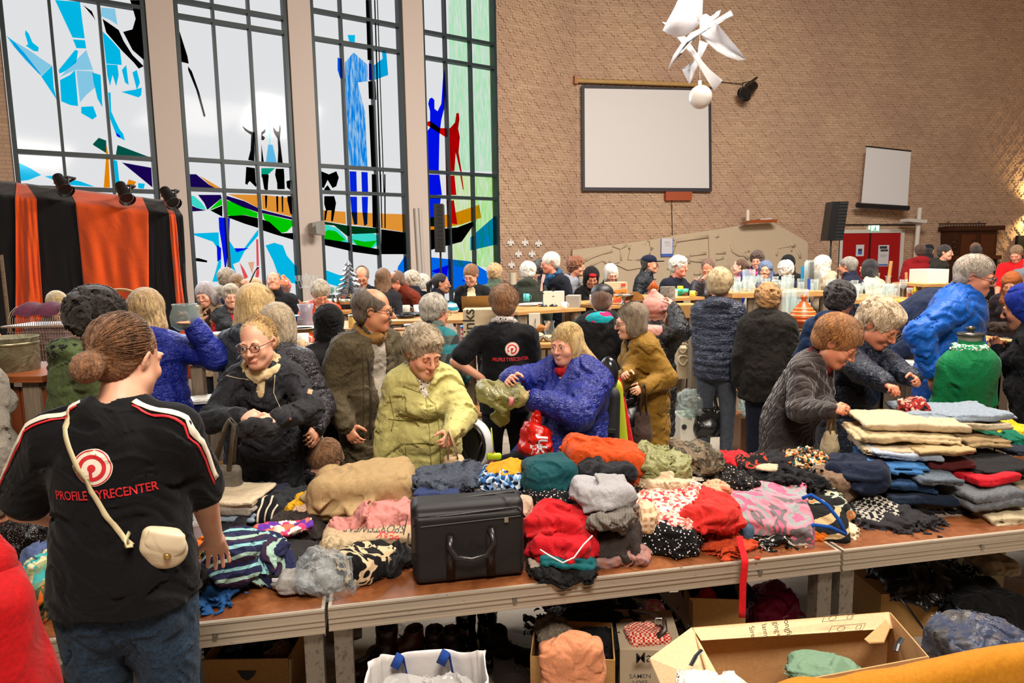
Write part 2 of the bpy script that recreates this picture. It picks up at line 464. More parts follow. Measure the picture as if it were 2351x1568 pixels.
def fill(me,V,Q):
 me.vertices.add(len(V)); me.vertices.foreach_set('co',V.astype(F32).ravel())
 me.loops.add(len(Q)*4); me.loops.foreach_set('vertex_index',Q.astype(np.int32).ravel())
 me.polygons.add(len(Q)); me.polygons.foreach_set('loop_start',np.arange(0,len(Q)*4,4,dtype=np.int32))
 me.polygons.foreach_set('use_smooth',np.ones(len(Q),bool)); me.update(calc_edges=True)
def run_jobs():
 jobs =list(JOBS); JOBS.clear()
 def w(j):
  try: return j[1].mesh(j[2])
  except Exception as e:
   import traceback; traceback.print_exc(); return np.zeros((0,3)),np.zeros((0,4),int)
 jobs.sort(key=lambda j: j[2])
 with ThreadPoolExecutor(4) as ex: res =list(ex.map(w,jobs))
 tot =0
 for (o,s,r,mf,af),(V,Q) in zip(jobs,res):
  fill(o.data,V,Q); tot += len(Q)
  if mf is not None and len(Q):
   cen =V[Q].mean(1); o.data.polygons.foreach_set('material_index',mf(cen).astype(np.int32))
  if len(Q) == 0: print('EMPTY',o.name)
 for (o,s,r,mf,af) in jobs:
  if af is not None: af(o)
 print('sdf jobs',len(jobs),'quads',tot,'time',round(time.time() - T0,1))
# ------------------------------------------------------------ the hall: back wall, window wall, floor
RS =1.8
K =Vector((0.98*RS,10.2*RS,0)); aw =math.radians(33.7); ab =math.radians(9.3)
U =Vector((-math.cos(aw),-math.sin(aw),0)); NW =Vector((math.sin(aw),-math.cos(aw),0))
VB =Vector((math.cos(ab),math.sin(ab),0)); NB =Vector((math.sin(ab),-math.cos(ab),0))
UP =Vector((0,0,1))
def hz(z): return 1.8 + (z - 1.8)*RS
def wallpt(px,py,off=0.0): return PP(px,py,K + NW*off,NW)
def backpt(px,py,off=0.0): return PP(px,py,K + NB*off,NB)
def brick_mat():
 t =NT('sandy_brick'); tc =t.n('TexCoord'); br =t.n('TexBrick')
 br.offset =.5; br.inputs['Scale'].default_value =1.0; br.inputs['Brick Width'].default_value =.206; br.inputs['Row Height'].default_value =.0675
 br.inputs['Mortar Size'].default_value =.005; br.inputs['Color1'].default_value =srgb('#cfb298'); br.inputs['Color2'].default_value =srgb('#b79a84'); br.inputs['Mortar'].default_value =srgb('#96806c')
 t.l(tc.outputs['UV'],br.inputs[0]); n =t.noise(tc.outputs['UV'],.5,3); n2 =t.noise(tc.outputs['UV'],26,3)
 col =t.mix(t.math('MULTIPLY',n2,.6),br.outputs[0],srgb('#c8a888')); col =t.mix(t.ramp(n,[(.4,(0,0,0)),(.7,(.5,.5,.5))]),col,srgb('#a8867a'))
 t.col(col); t.bump(t.noise(tc.outputs['UV'],60,3),.25,.01); return t.set(Roughness=.9,Specular_IOR_Level=.15)
BRICK =brick_mat()
def brickwall(name,org,du,nrm,s0,s1,z0,z1,relief=True):
 cw,ch =.0685,.0675
 nc,nr =int(round((s1 - s0)/cw)),int(round((z1 - z0)/ch))
 zz1 =[0,1,2,3,2,1]; zz2 =[7,6,5,4,5,6]
 rnd =np.random.RandomState(3)
 hgt =rnd.rand(nr + 1,nc + 1)*.004
 if relief:
  for r in range(nr):
   for c in range(nc):
    rr =(nr - 1 - r)
    for zz in (zz1,zz2):
     z =zz[c % 6]
     k =(z - rr) % 8
     if k == 1: hgt[r,c] += .010 + .014*rnd.rand()
     elif k == 2: hgt[r,c] += .010*rnd.rand()
     elif k == 0: hgt[r,c] -= .008
 V =[]; Fc =[]; UVs =[]
 O =np.array(org); DU =np.array(du); N =np.array(nrm); Z =np.array([0,0,1.])
 r_,c_ =np.meshgrid(np.arange(nr),np.arange(nc),indexing='ij'); r_ =r_.ravel(); c_ =c_.ravel()
 h =hgt[r_,c_]
 A =s0 + c_*cw; B =A + cw; z =z0 + r_*ch; zt =z + ch
 def pt(s,zz,hh): return O + s[:,None]*DU + zz[:,None]*Z + hh[:,None]*N
 vs =np.stack([pt(A,z,h),pt(B,z,h),pt(B,zt,h),pt(A,zt,h)],1).reshape(-1,3)
 fs =np.arange(len(vs)).reshape(-1,4); uv =np.stack([np.stack([A,z],1),np.stack([B,z],1),np.stack([B,zt],1),np.stack([A,zt],1)],1).reshape(-1,2)
 # bottom, top and side steps down to the lowest level
 parts =[(vs,uv)]
 lo =np.full_like(h,-.03)
 for (s_a,z_a,s_b,z_b) in ((A,z,B,z),(A,zt,B,zt),(A,z,A,zt),(B,z,B,zt)):
  q =np.stack([pt(s_a,z_a,lo),pt(s_b,z_b,lo),pt(s_b,z_b,h),pt(s_a,z_a,h)],1).reshape(-1,3)
  u_ =np.stack([np.stack([s_a,z_a],1),np.stack([s_b,z_b],1),np.stack([s_b,z_b],1),np.stack([s_a,z_a],1)],1).reshape(-1,2)
  parts.append((q,u_))
 # solid body behind
 sb =np.array([s0,s1,s1,s0,s0,s1,s1,s0]); zb =np.array([z0,z0,z1,z1,z0,z0,z1,z1]); hb =np.array([-.02]*4 + [-.3]*4)
 bv =pt(sb.astype(float),zb.astype(float),hb)
 allv =np.concatenate([p[0] for p in parts]); alluv =np.concatenate([p[1] for p in parts]); nq =len(allv) // 4
 me =bpy.data.meshes.new(name)
 faces =np.arange(nq*4).reshape(-1,4).tolist(); b =nq*4
 faces += [[b + i for i in f] for f in ((0,1,2,3),(4,7,6,5),(0,4,5,1),(2,6,7,3),(1,5,6,2),(0,3,7,4))]
 me.from_pydata(np.concatenate([allv,bv]).tolist(),[],faces); me.update()
 ul =me.uv_layers.new(name='UVMap'); li =np.empty(len(me.loops),np.int32); me.loops.foreach_get('vertex_index',li)
 full =np.concatenate([alluv,np.zeros((8,2))])
 ul.data.foreach_set('uv',full[li].astype(F32).ravel())
 me.materials.append(BRICK); o =bpy.data.objects.new(name,me); C.objects.link(o); tag(o,None,None,None,'structure'); return o
o =brickwall('wall_back',K,VB,NB,0,15.2,0,9.2); o['label'] ='sandy brick back wall with zigzag stepped relief pattern'
o =brickwall('wall_left',K,U,NW,-0.1,1.355*RS,0,9.2); o['label'] ='narrow brick wall between the last window and the corner'
o =brickwall('wall_left_end',K,U,NW,6.70*RS,8.6*RS,0,9.2,False); o['label'] ='brick wall left of the first window'
# concrete piers between the windows
plaster =plain('#cfc2ba',.85,bump=.1,bs=40)
piers =[(1.34,1.372),(2.455,2.722),(3.85,4.10),(5.25,5.50),(6.68,6.72)]
def wbox(mb,s0,s1,z0,z1,h0,h1):
 pts =[K + U*s + NW*h + UP*z for s in (s0,s1) for h in (h0,h1) for z in (z0,z1)]
 mb.add(pts,[(0,1,3,2),(4,6,7,5),(0,4,5,1),(2,3,7,6),(0,2,6,4),(1,5,7,3)])
for i,(a,b) in enumerate(piers[1:4]):
 m =MB(); wbox(m,a*RS,b*RS,0,9.2,-.25,.10); o =m.build('wall_pier',plaster); tag(o,'pale plastered concrete pier between two tall windows',None,None,'structure')
m =MB(); wbox(m,1.3*RS,6.75*RS,0,.75,-.2,.02); o =m.build('wall_parapet',plaster); tag(o,'low plastered wall below the tall windows',None,None,'structure')
# windows ------------------------------------------------------------------
frame_m =plain('#1d3036',.45,name='window_frame_paint'); pane_m =stained('#f6fafa',name='clear_pane')
wins =[(5.515,6.685,(5.90,6.30)),(4.115,5.235,(4.507,4.868)),(2.735,3.835,(3.115,3.482)),(1.372,2.450,(1.755,2.121))]
bars ={0: [1.36,2.515,2.84,4.30],1: [1.36,2.555,2.86,4.287,4.44],2: [1.36,2.58,2.878,4.287,4.59],3: [1.36,2.576,2.885,4.277,4.58]}
A0 =lambda L: [(x/3.485,y/3.485) for x,y in L]
B0 =lambda L: [(600 + x/3.485,y/3.485) for x,y in L]
F0 =lambda L: [(400 + x/3.485,400 + y/3.485) for x,y in L]
cy,bl,bk,pu,gr,tl,og,tn,rd,pt_ ='#10c0ea','#1048f0','#0a1214','#4b2a80','#10c818','#008278','#f0a410','#e0ac68','#c81430','#70d0c8'
lb ='#a4c8e8'
ART ={0: [
 (cy,A0([(440,0),(640,15),(660,180),(678,308),(580,300)])),(cy,A0([(583,315),(680,322),(690,388),(612,385)])),
 (cy,A0([(625,405),(600,400),(470,560),(475,590),(520,570),(610,500)])),(lb,A0([(110,330),(190,375),(260,420),(330,470),(415,525),(330,608),(200,480),(110,370)])),
 (cy,A0([(50,285),(110,330),(200,430),(330,600),(310,590),(110,370)])),(cy,A0([(330,612),(418,525),(430,700),(455,800)])),
 (cy,A0([(205,240),(230,270),(260,340),(310,380),(305,412),(270,408),(205,365),(225,355),(200,270)])),
 (lb,A0([(475,620),(620,470),(690,400),(745,560),(600,560)])),(cy,A0([(480,640),(560,600),(600,560),(625,850),(560,840),(490,810)])),
 (lb,A0([(610,565),(745,570),(760,700),(690,760),(640,820)])),(cy,A0([(650,855),(745,850),(775,930),(740,957),(650,905)])),(cy,A0([(740,580),(805,600),(820,860),(780,790),(750,660)])),
 (cy,A0([(820,250),(900,330),(960,400),(975,520),(850,510),(835,380)])),(cy,A0([(850,515),(940,520),(950,600),(930,690),(900,600),(880,690),(858,600)])),
 (cy,A0([(975,560),(1010,520),(1030,680),(1000,660)])),(cy,A0([(1060,580),(1095,560),(1120,660),(1095,720)])),(cy,A0([(970,735),(1090,715),(1135,700),(1130,760),(1110,780)])),
 (cy,A0([(865,740),(885,740),(890,890),(920,960),(960,1040),(985,1070),(1000,1125),(935,1090),(880,950)])),(bl,A0([(925,1060),(960,1085),(965,1105),(935,1090)])),
 (lb,A0([(808,60),(920,70),(940,200),(880,160),(810,130)])),(bk,A0([(665,40),(735,90),(765,165),(745,135)])),
 (bk,A0([(820,150),(950,240),(990,330),(1060,440),(1150,530),(1110,550),(1070,500),(980,410),(850,260)])),(bk,A0([(1040,0),(1120,0),(1145,300),(1150,480),(1060,400),(985,255),(1060,235),(1085,150),(1060,60)])),
 (tl,A0([(745,1150),(790,1102),(850,1125),(850,1225),(745,1160)])),(tl,A0([(940,1160),(1210,1262),(925,1250)])),(og,A0([(850,1150),(868,1240),(880,1500),(830,1500),(850,1240)])),
 (cy,A0([(910,1275),(938,1290),(960,1490),(925,1490),(908,1330)])),(pu,A0([(975,1300),(1210,1342),(1220,1500)])),(og,A0([(1030,1435),(1090,1455),(1060,1505),(1010,1490)])),(cy,A0([(1105,1465),(1160,1470),(1150,1510),(1105,1505)])),
 (cy,A0([(145,1300),(240,1345),(330,1400),(230,1440),(155,1450)])),(cy,A0([(355,1410),(420,1405),(430,1440)])),(cy,A0([(560,1435),(640,1450),(760,1495),(560,1480)]))],
1: [(bk,A0([(1410,190),(1440,260),(1500,450),(1510,510),(1430,490),(1415,300)])),(bk,A0([(1505,530),(1535,570),(1595,740),(1645,930),(1630,935),(1570,720),(1505,560)])),
 (bk,A0([(1935,1005),(1990,1045),(2035,1060),(2035,1290),(1985,1280),(2005,1200),(2010,1080),(1960,1045)])),(bk,A0([(1970,1335),(2040,1345),(2050,1500),(1990,1440),(1980,1480),(1962,1470)])),
 (bk,B0([(0,1060),(35,1030),(30,1060),(5,1080),(30,1100),(20,1122),(0,1120)])),(bk,B0([(0,1150),(22,1310),(0,1310)])),(bk,B0([(95,1015),(120,1050),(140,1055),(148,995),(156,1030),(148,1110),(172,1310),(130,1310),(135,1200),(130,1110),(100,1060)])),
 ('#b8d4e4',B0([(0,875),(50,905),(110,885),(135,885),(120,910),(75,920),(75,1150),(60,1150),(50,920),(10,900)])),('#8cc0dc',B0([(55,1155),(90,1158),(125,1310),(35,1305)])),
 (bk,B0([(115,1350),(180,1350),(185,1420),(170,1470),(130,1480),(110,1400)])),('#30b0a0',B0([(0,1345),(110,1345),(40,1410),(0,1420)])),(bk,B0([(20,1400),(60,1400),(50,1520),(30,1520)])),(bk,B0([(200,1450),(235,1440),(230,1520),(205,1500)])),
 (pu,F0([(100,0),(175,0),(280,85),(355,125),(105,118)])),(pu,F0([(190,165),(372,165),(380,190),(265,285),(240,230)])),(pu,F0([(120,240),(180,270),(255,290),(120,300)])),(pu,F0([(410,170),(560,215),(670,270),(670,305),(540,260),(415,200)])),(pu,F0([(700,285),(940,345),(945,365),(700,310)])),
 (pt_,F0([(110,165),(160,175),(220,230),(258,285),(180,270),(120,230)])),(tn,F0([(200,10),(370,110),(370,125),(300,100)])),(tn,F0([(430,160),(665,165),(668,268),(560,210)])),(tn,F0([(700,165),(940,190),(942,340),(705,280)])),
 (gr,F0([(275,290),(380,190),(385,245)])),(gr,F0([(412,205),(470,225),(550,262),(668,310),(665,350),(560,325),(470,340),(415,325)])),(gr,F0([(705,312),(945,370),(950,410),(900,460),(860,470),(800,430),(720,360)])),
 (bk,F0([(290,290),(385,250),(385,340)])),(bk,F0([(415,335),(560,327),(670,352),(672,430),(560,395),(440,350)])),(bk,F0([(705,362),(760,380),(860,472),(950,470),(955,525),(800,480),(710,450)])),
 (cy,F0([(125,475),(355,465),(360,560),(375,700),(370,860),(305,860),(330,780),(352,700),(350,600),(310,540)])),(cy,F0([(440,530),(480,592),(560,592),(672,440),(672,490),(560,620),(520,700),(470,720),(500,800),(440,790)])),(bl,F0([(355,345),(445,350),(438,560),(410,790),(380,560),(360,440)])),(bl,F0([(340,565),(375,590),(375,680),(345,700)])),(bl,F0([(480,592),(600,592),(500,625)])),
 (cy,F0([(730,570),(800,548),(870,570),(900,650),(975,740),(985,880),(900,860),(830,800),(790,690)])),(bk,F0([(135,668),(200,672),(265,692),(262,706),(135,690)])),('#d88080',F0([(655,520),(672,520),(680,800),(650,900),(640,870),(660,760)])),('#d88080',F0([(522,705),(560,760),(590,820),(565,850)])),('#e8b8a0',F0([(590,705),(640,700),(625,800)])),
 (bk,F0([(575,0),(640,0),(660,95),(640,90),(610,50),(580,80)])),(bk,F0([(700,0),(750,0),(750,120),(720,120)])),(bk,F0([(820,0),(880,0),(885,120),(825,120)])),(bk,F0([(815,175),(832,175),(832,300),(820,300)])),(bk,F0([(858,175),(872,175),(872,305),(862,300)])),(bk,F0([(905,175),(940,175),(945,320),(930,320),(905,210)])),(bk,F0([(725,170),(745,170),(740,270),(730,270)]))],
2: [(cy,B0([(690,280),(750,280),(748,340),(705,340)])),('#1080e0',B0([(610,460),(660,480),(668,640),(630,625),(610,560)])),('s#18a0dc',B0([(670,500),(720,440),(740,420),(850,520),(850,650),(770,660),(830,900),(850,1340),(700,1330),(690,1100),(680,800),(670,640)])),
 ('#20b4d0',B0([(905,520),(970,470),(965,410),(1000,420),(1015,600),(905,640)])),(bl,B0([(860,505),(905,520),(905,640),(860,640)])),('#0858d0',B0([(705,1370),(760,1372),(765,1540),(712,1540)])),('#0858d0',B0([(800,1375),(850,1378),(855,1540),(805,1540)])),
 ('#0858d0',F0([(1408,180),(1462,180),(1465,400),(1440,405),(1420,320)])),('#0858d0',F0([(1500,180),(1550,180),(1545,400),(1520,415),(1505,300)])),(bk,B0([(835,0),(860,0),(875,480),(850,480)])),(bk,B0([(902,0),(912,0),(962,1560),(950,1560)])),(bk,B0([(925,0),(932,0),(985,1560),(977,1560)])),
 (bk,B0([(855,650),(912,650),(922,800),(860,790)])),(bk,B0([(858,840),(912,840),(928,1345),(880,1345)])),(bk,F0([(1580,0),(1618,0),(1620,430),(1588,425)])),(bk,F0([(1648,0),(1656,0),(1666,430),(1657,430)])),(bk,F0([(1680,0),(1690,0),(1692,430),(1682,430)])),
 (bk,B0([(450,1385),(480,1370),(540,1395),(600,1370),(620,1420),(600,1490),(570,1505),(530,1440),(500,1505),(455,1490)])),(bk,B0([(505,1510),(530,1480),(562,1530),(500,1540)])),(bk,F0([(1200,175),(1280,175),(1295,230),(1285,290),(1215,290),(1200,240)])),(bk,F0([(1205,290),(1225,290),(1212,370),(1200,365)])),(bk,F0([(1258,290),(1285,290),(1270,375),(1255,375)])),
 (tn,F0([(1160,275),(1205,290),(1370,300),(1375,400),(1165,370)])),(tn,F0([(1390,300),(1640,315),(1640,430),(1400,400)])),(tn,F0([(1650,315),(1850,320),(1855,465),(1655,435)])),('#106848',F0([(1165,372),(1390,412),(1640,432),(1640,470),(1400,480),(1390,500),(1280,410),(1170,400)])),
 (bk,F0([(1170,512),(1385,545),(1420,560),(1640,600),(1640,650),(1420,620),(1390,610),(1170,560)])),(bk,F0([(1655,440),(1855,467),(1850,640),(1655,640)])),(pt_,F0([(1170,420),(1220,405),(1300,430),(1370,500),(1390,545),(1290,560),(1200,540),(1170,500)])),(pt_,F0([(1420,490),(1480,455),(1560,450),(1640,500),(1640,560),(1560,610),(1470,580),(1420,540)])),
 (gr,F0([(1180,480),(1230,445),(1290,455),(1370,525),(1290,550),(1210,535)])),(gr,F0([(1425,520),(1520,540),(1625,530),(1560,605),(1470,575)])),(cy,F0([(1180,755),(1300,800),(1440,840),(1450,870),(1350,910),(1180,860)])),('#1098e0',F0([(1848,650),(1860,645),(1868,830),(1780,830),(1790,740)]))],
3: [('s#b8dcbc',B0([(1498,0),(1658,0),(1680,1365),(1512,1365)])),('s#b8dcbc',B0([(1690,0),(1848,0),(1872,1370),(1705,1370)])),('s#c4e8a8',B0([(1515,1400),(1700,1405),(1712,2150),(1535,2130)])),('s#b0e098',B0([(1712,1405),(1880,1410),(1895,2150),(1725,2130)])),  # pale green panes: colour of the blurred trees outside put into the glass
 ('#1040f0',B0([(1345,790),(1365,780),(1385,800),(1385,870),(1410,890),(1440,830),(1455,600),(1468,510),(1475,560),(1465,860),(1440,960),(1425,1080),(1420,1370),(1340,1370),(1330,1180),(1305,1120),(1305,1080),(1350,1020),(1350,890),(1335,830)])),
 ('#1040f0',B0([(1338,1395),(1425,1398),(1445,1560),(1340,1560)])),(rd,B0([(1328,975),(1350,968),(1430,1025),(1510,1025),(1550,980),(1560,905),(1580,905),(1585,950),(1575,1030),(1588,1100),(1578,1220),(1605,1380),(1590,1370),(1555,1220),(1545,1370),(1520,1370),(1480,1370),(1478,1100),(1400,1050),(1330,1005)])),
 (rd,B0([(1480,1405),(1545,1405),(1560,1560),(1480,1560)])),(rd,B0([(1592,1405),(1605,1405),(1620,1520),(1612,1515)])),(og,[(985,500),(1040,490),(1100,470),(1105,500),(1060,515),(985,530)]),(bk,[(984,528),(1050,522),(1095,505),(1060,555),(985,575)]),('#10a0d8',[(1080,545),(1143,490),(1145,560),(1080,575)]),
 ('#1090e0',[(983,590),(1080,600),(1145,640),(1145,690),(985,650)]),(bl,[(990,622),(1030,608),(1025,640)]),(rd,[(1025,460),(1042,460),(1050,515),(1030,512)]),('#0858d0',[(983,455),(1012,455),(1005,520),(988,520)]),(bl,[(1060,645),(1090,625),(1095,650)])]}
for i,(s0,s1,mul) in enumerate(wins):
 nm ='window_%d' % (i + 1); zt =9.0
 o =empty(nm,K + U*((s0 + s1)/2*RS)); o['kind'] ='structure'; o['label'] =['tall window with cyan bird figure in coloured glass','tall window with purple and green hill band of coloured glass','tall window with blue standing figure in coloured glass','tall window with blue and red figures in coloured glass'][i]
 base =o.location
 m =MB(); m.M =Matrix.Translation(-base)
 a,b =s0*RS,s1*RS; fw =.045
 for s in (a + fw*.5,b - fw*.5): wbox(m,s - fw/2 - .01,s + fw/2 + .01,.7,zt,-.12,.05)
 for s in mul: wbox(m,s*RS - fw/2,s*RS + fw/2,.7,zt,-.10,.045)
 for z in bars[i]: wbox(m,a,b,hz(z) - fw/2 - .012,hz(z) + fw/2 + .012,-.11,.04)
 wbox(m,a,b,.7,.78,-.12,.06)
 m.build('frame',frame_m,o)
 m =MB(); m.M =Matrix.Translation(-base); wbox(m,a,b,.7,zt,-.06,-.052); m.build('pane',pane_m,o)
 m =MB(); m.M =Matrix.Translation(-base); mats =[]; 
 for j,(c,poly) in enumerate(ART[i]):
  st =.75 if c[0] == 's' else 0; cc =c[1:] if c[0] == 's' else c
  key =stained(cc,streak=st)
  if key not in mats: mats.append(key)
  m.m =mats.index(key); m.prism([wallpt(x,y,-.048 + j*.0006) for x,y in poly],NW,.0004)
 m.build('coloured_glass',mats,o)
# floor ---------------------------------------------------------------------
t =NT('flagstones'); v =t.co(); 
d =t.vor(v,2.2,'DISTANCE_TO_EDGE'); cc_ =t.vor(v,2.2,'F1','Color'); sp_ =t.n('SeparateColor'); t.l(cc_,sp_.inputs[0])
c1 =t.ramp(sp_.outputs[0],[(0,srgb('#978e83')),(.5,srgb('#a89f92')),(1,srgb('#b3a48c'))]); c2 =t.mix(t.noise(v,30,4),c1,srgb('#8c857c'))
t.col(t.mix(t.ramp(d,[(.012,(1,1,1)),(.03,(0,0,0))]),c2,srgb('#7c756c'))); t.bump(t.ramp(d,[(.01,(0,0,0)),(.04,(1,1,1))]),.4,.01); t.set(Roughness=.6)
m =MB(); m.box(-13,19,-4,24,-.1,0); o =m.build('floor',t.mat); tag(o,'floor of irregular grey natural stone slabs',None,None,'structure')
m =MB(); m.prism([K + UP*9.2,K + VB*15.2 + UP*9.2,Vector((19,-4,9.2)),Vector((-13,-4,9.2)),K + U*8.6*RS + UP*9.2],UP,.2); o =m.build('ceiling',plain('#b09070',.8)); tag(o,'unseen timber coloured ceiling high above the hall',None,None,'structure')  # out of view, added to cut the ambient light from above
wq =[K + VB*15.2,Vector((19,-4,0)),Vector((-13,-4,0)),K + U*8.6*RS]
for nm,a,b,lb in (('wall_right',wq[0],wq[1],'unseen plain sandy wall on the right side of the hall'),('wall_front',wq[1],wq[2],'unseen plain sandy wall behind the photographer'),('wall_left_front',wq[2],wq[3],'unseen plain sandy wall at the left front of the hall')):  # out of view, added to keep ambient light out and deepen contrast
 m =MB(); m.prism([a,b,b + UP*9.2,a + UP*9.2],(b - a).cross(UP).normalized(),.2); o =m.build(nm,plain('#b89c80',.9)); tag(o,lb,None,None,'structure')
# door ----------------------------------------------------------------------
def bbox_(mb,s0,s1,z0,z1,h0,h1):
 pts =[K + VB*s + NB*h + UP*z for s in (s0,s1) for h in (h0,h1) for z in (z0,z1)]
 mb.add(pts,[(0,1,3,2),(4,6,7,5),(0,4,5,1),(2,3,7,6),(0,2,6,4),(1,5,7,3)])
def bs(px,py):
 p =backpt(px,py); return (p - K).dot(VB),p.z
ds0,dzt =bs(1931,536); ds1 =bs(2064,536)[0]; dsm =bs(1994,560)[0]
red =plain('#a80d14',.4); white =plain('#d8d4cc',.5)
dr =empty('door_1',K + VB*((ds0 + ds1)/2)); dr['kind'] ='structure'; dr['label'] ='red double door in the brick back wall'
def part(name,mat,fn,parent,smooth=False):
 m =MB(); m.M =Matrix.Translation(-parent.location) if parent.rotation_euler.z == 0 else (Matrix.Rotation(-parent.rotation_euler.z,4,'Z') @ Matrix.Translation(-parent.location))
 fn(m); return m.build(name,mat,parent,smooth)
part('door_frame',white,lambda m: (bbox_(m,ds0 - .08,ds0,0,dzt + .08,0,.1),bbox_(m,ds1,ds1 + .1,0,dzt + .08,0,.1),bbox_(m,ds0 - .08,ds1 + .1,dzt,dzt + .1,0,.1)),dr)
part('door_leaf',red,lambda m: bbox_(m,ds0,dsm - .04,0,dzt,.01,.07),dr)
part('door_leaf',red,lambda m: bbox_(m,dsm + .03,ds1,0,dzt,.01,.07),dr)
part('door_gap_strip',plain('#15181a',.4),lambda m: bbox_(m,dsm - .04,dsm + .03,0,dzt,.01,.04),dr)
def flatbox(name,mat,x0,y0,x1,y1,h0,h1,label,cat,group=None,parent=None):
 s0,z1 =bs(x0,y0); s1,z0 =bs(x1,y1); m =MB(); bbox_(m,s0,s1,z0,z1,h0,h1)
 o =m.build(name,mat,parent); return tag(o,label,cat,group) if label else o
# text helper -----------------------------------------------------------------
def textmesh(txt,size=1.0,bold=.012,sx=1.0,ext=0.0):
 cu =bpy.data.curves.new('t','FONT'); cu.body =txt; cu.size =size; cu.align_x ='CENTER'; cu.align_y ='CENTER'; cu.offset =bold*size; cu.extrude =ext; cu.resolution_u =3
 o =bpy.data.objects.new('t',cu); C.objects.link(o); dg =bpy.context.evaluated_depsgraph_get(); me =bpy.data.meshes.new_from_object(o.evaluated_get(dg))
 bpy.data.objects.remove(o); vs =[(v.co.x*sx,v.co.y,v.co.z) for v in me.vertices]; fs =[list(p.vertices) for p in me.polygons]; bpy.data.meshes.remove(me); return vs,fs
def text_on(name,txt,size,org,dx,dy,mat,parent=None,bold=.012,sx=1.0,off=.002):
 vs,fs =textmesh(txt,size,bold,sx); dx =Vector(dx).normalized(); dy =Vector(dy).normalized(); n =dx.cross(dy)
 org =Vector(org); P_ =[org + dx*v[0] + dy*v[1] + n*off for v in vs]
 if parent is not None:
  Mi =Matrix.Rotation(-parent.rotation_euler.z,4,'Z') @ Matrix.Translation(-parent.location); P_ =[Mi @ p for p in P_]
 return meshobj(name,P_,fs,mat,parent)
paper =plain('#d6d6de',.7); ink =plain('#38363c',.7); bluep =plain('#3f66c0',.6)
def poster(x0,y0,x1,y1,h,label,mats,cat='poster'):
 s0,z1 =bs(x0,y0); s1,z0 =bs(x1,y1); e =empty('poster',K + VB*((s0 + s1)/2) + UP*z0 + NB*h,0,label,cat)
 part('sheet',paper,lambda m: bbox_(m,s0,s1,z0,z1,h,h + .004),e)
 for (f0,g0,f1,g1,mt) in mats:
  part('printed_block',mt,lambda m: bbox_(m,s0 + (s1 - s0)*f0,s0 + (s1 - s0)*f1,z1 - (z1 - z0)*g1,z1 - (z1 - z0)*g0,h + .004,h + .006),e)
 return e
poster(1962,562,1979,588,.072,'small white notice with blue picture on left red door leaf',[(.25,.35,.75,.55,ink),(.25,.55,.75,.85,bluep)])
poster(2013,563,2035,611,.072,'tall white poster on right red door leaf',[(.12,.05,.8,.17,ink),(.2,.2,.9,.30,ink),(.05,.9,.95,.97,bluep),(.2,.45,.8,.46,ink),(.2,.5,.8,.51,ink),(.2,.55,.7,.56,ink)])
poster(1508,548,1535,589,.30,'white notice with blue border on the concrete relief',[(.0,.84,1,1,bluep),(0,0,.05,1,bluep),(.95,0,1,1,bluep),(.3,.2,.7,.22,ink),(.3,.3,.8,.31,ink),(.35,.4,.8,.41,ink)])
ex =empty('exit_sign',backpt(2003,526,.1),0,'green and white emergency exit sign above the red double door','sign')
t =NT('lit_sign'); t.col(srgb('#dff5ee')); t.set(Emission_Color=srgb('#d8fff0'),Emission_Strength=.8)
s0,z1 =bs(1993,518); s1,z0 =bs(2014,532)
part('lit_panel',t.mat,lambda m: bbox_(m,s0,s1,z0,z1,.02,.10),ex)
t =NT('green_sign'); t.col(srgb('#18a070')); t.set(Emission_Color=srgb('#10a060'),Emission_Strength=.3)
def runner(m):
 q =lambda f,g: K + VB*(s0 + (s1 - s0)*f) + UP*(z0 + (z1 - z0)*g) + NB*.101
 m.prism([q(.42,.35),q(.55,.35),q(.6,.7),q(.5,.7)],NB,.003); m.prism([q(.52,.75),q(.6,.75),q(.6,.9),q(.52,.9)],NB,.003)
 m.prism([q(.3,.1),q(.36,.1),q(.5,.4),q(.42,.4)],NB,.003); m.prism([q(.56,.1),q(.62,.1),q(.56,.4),q(.5,.4)],NB,.003); m.prism([q(.1,.0),q(.9,0),q(.9,.06),q(.1,.06)],NB,.003)
 m.prism([q(0,0),q(.06,0),q(.06,1),q(0,1)],NB,.003); m.prism([q(.94,0),q(1,0),q(1,1),q(.94,1)],NB,.003)
part('running_figure',t.mat,runner,ex)
m =MB(); m.tube([backpt(1924,640,.06),backpt(1929,516,.06),backpt(2100,516,.06)],.02,6); tag(m.build('cable_duct',plain('#20211f',.6)),'thin dark cable duct running over the red door','cable duct')
# projection screens ------------------------------------------------------------
scr =empty('projection_screen',backpt(1485,438,.1),0,'large wall projection screen with black border and wooden top tube','projection screen')
p0 =[backpt(1335,195,.16),backpt(1632,205,.16),backpt(1634,440,.16),backpt(1337,438,.16)]
part('border',plain('#34323c',.6),lambda m: m.prism(p0,NB,.015),scr)
part('screen_surface',plain('#dcdbdc',.55),lambda m: m.prism([backpt(1342,203,.178),backpt(1626,208,.178),backpt(1628,432,.178),backpt(1343,430,.178)],NB,.004),scr)
part('top_tube',wood('#caa66c','#a88450',4),lambda m: m.tube([backpt(1322,185,.16),backpt(1640,196,.16)],.055,10),scr)
part('bracket',plain('#b06a38',.5),lambda m: m.prism([backpt(1316,176,.05),backpt(1323,176,.05),backpt(1323,196,.05),backpt(1316,194,.05)],NB,.16),scr)
s2 =empty('projection_screen',backpt(2030,480,.5),0,'smaller tilted projection screen hanging above the red door','projection screen')
part('screen_surface',plain('#dadadd',.55),lambda m: m.prism([backpt(1989,338,.55),backpt(2091,349,.72),backpt(2083,475,.72),backpt(1977,468,.55)],NB,.01),s2)
part('case',plain('#1a181c',.5),lambda m: m.tube([backpt(1967,471,.55),backpt(2086,478,.72)],.07,8),s2)
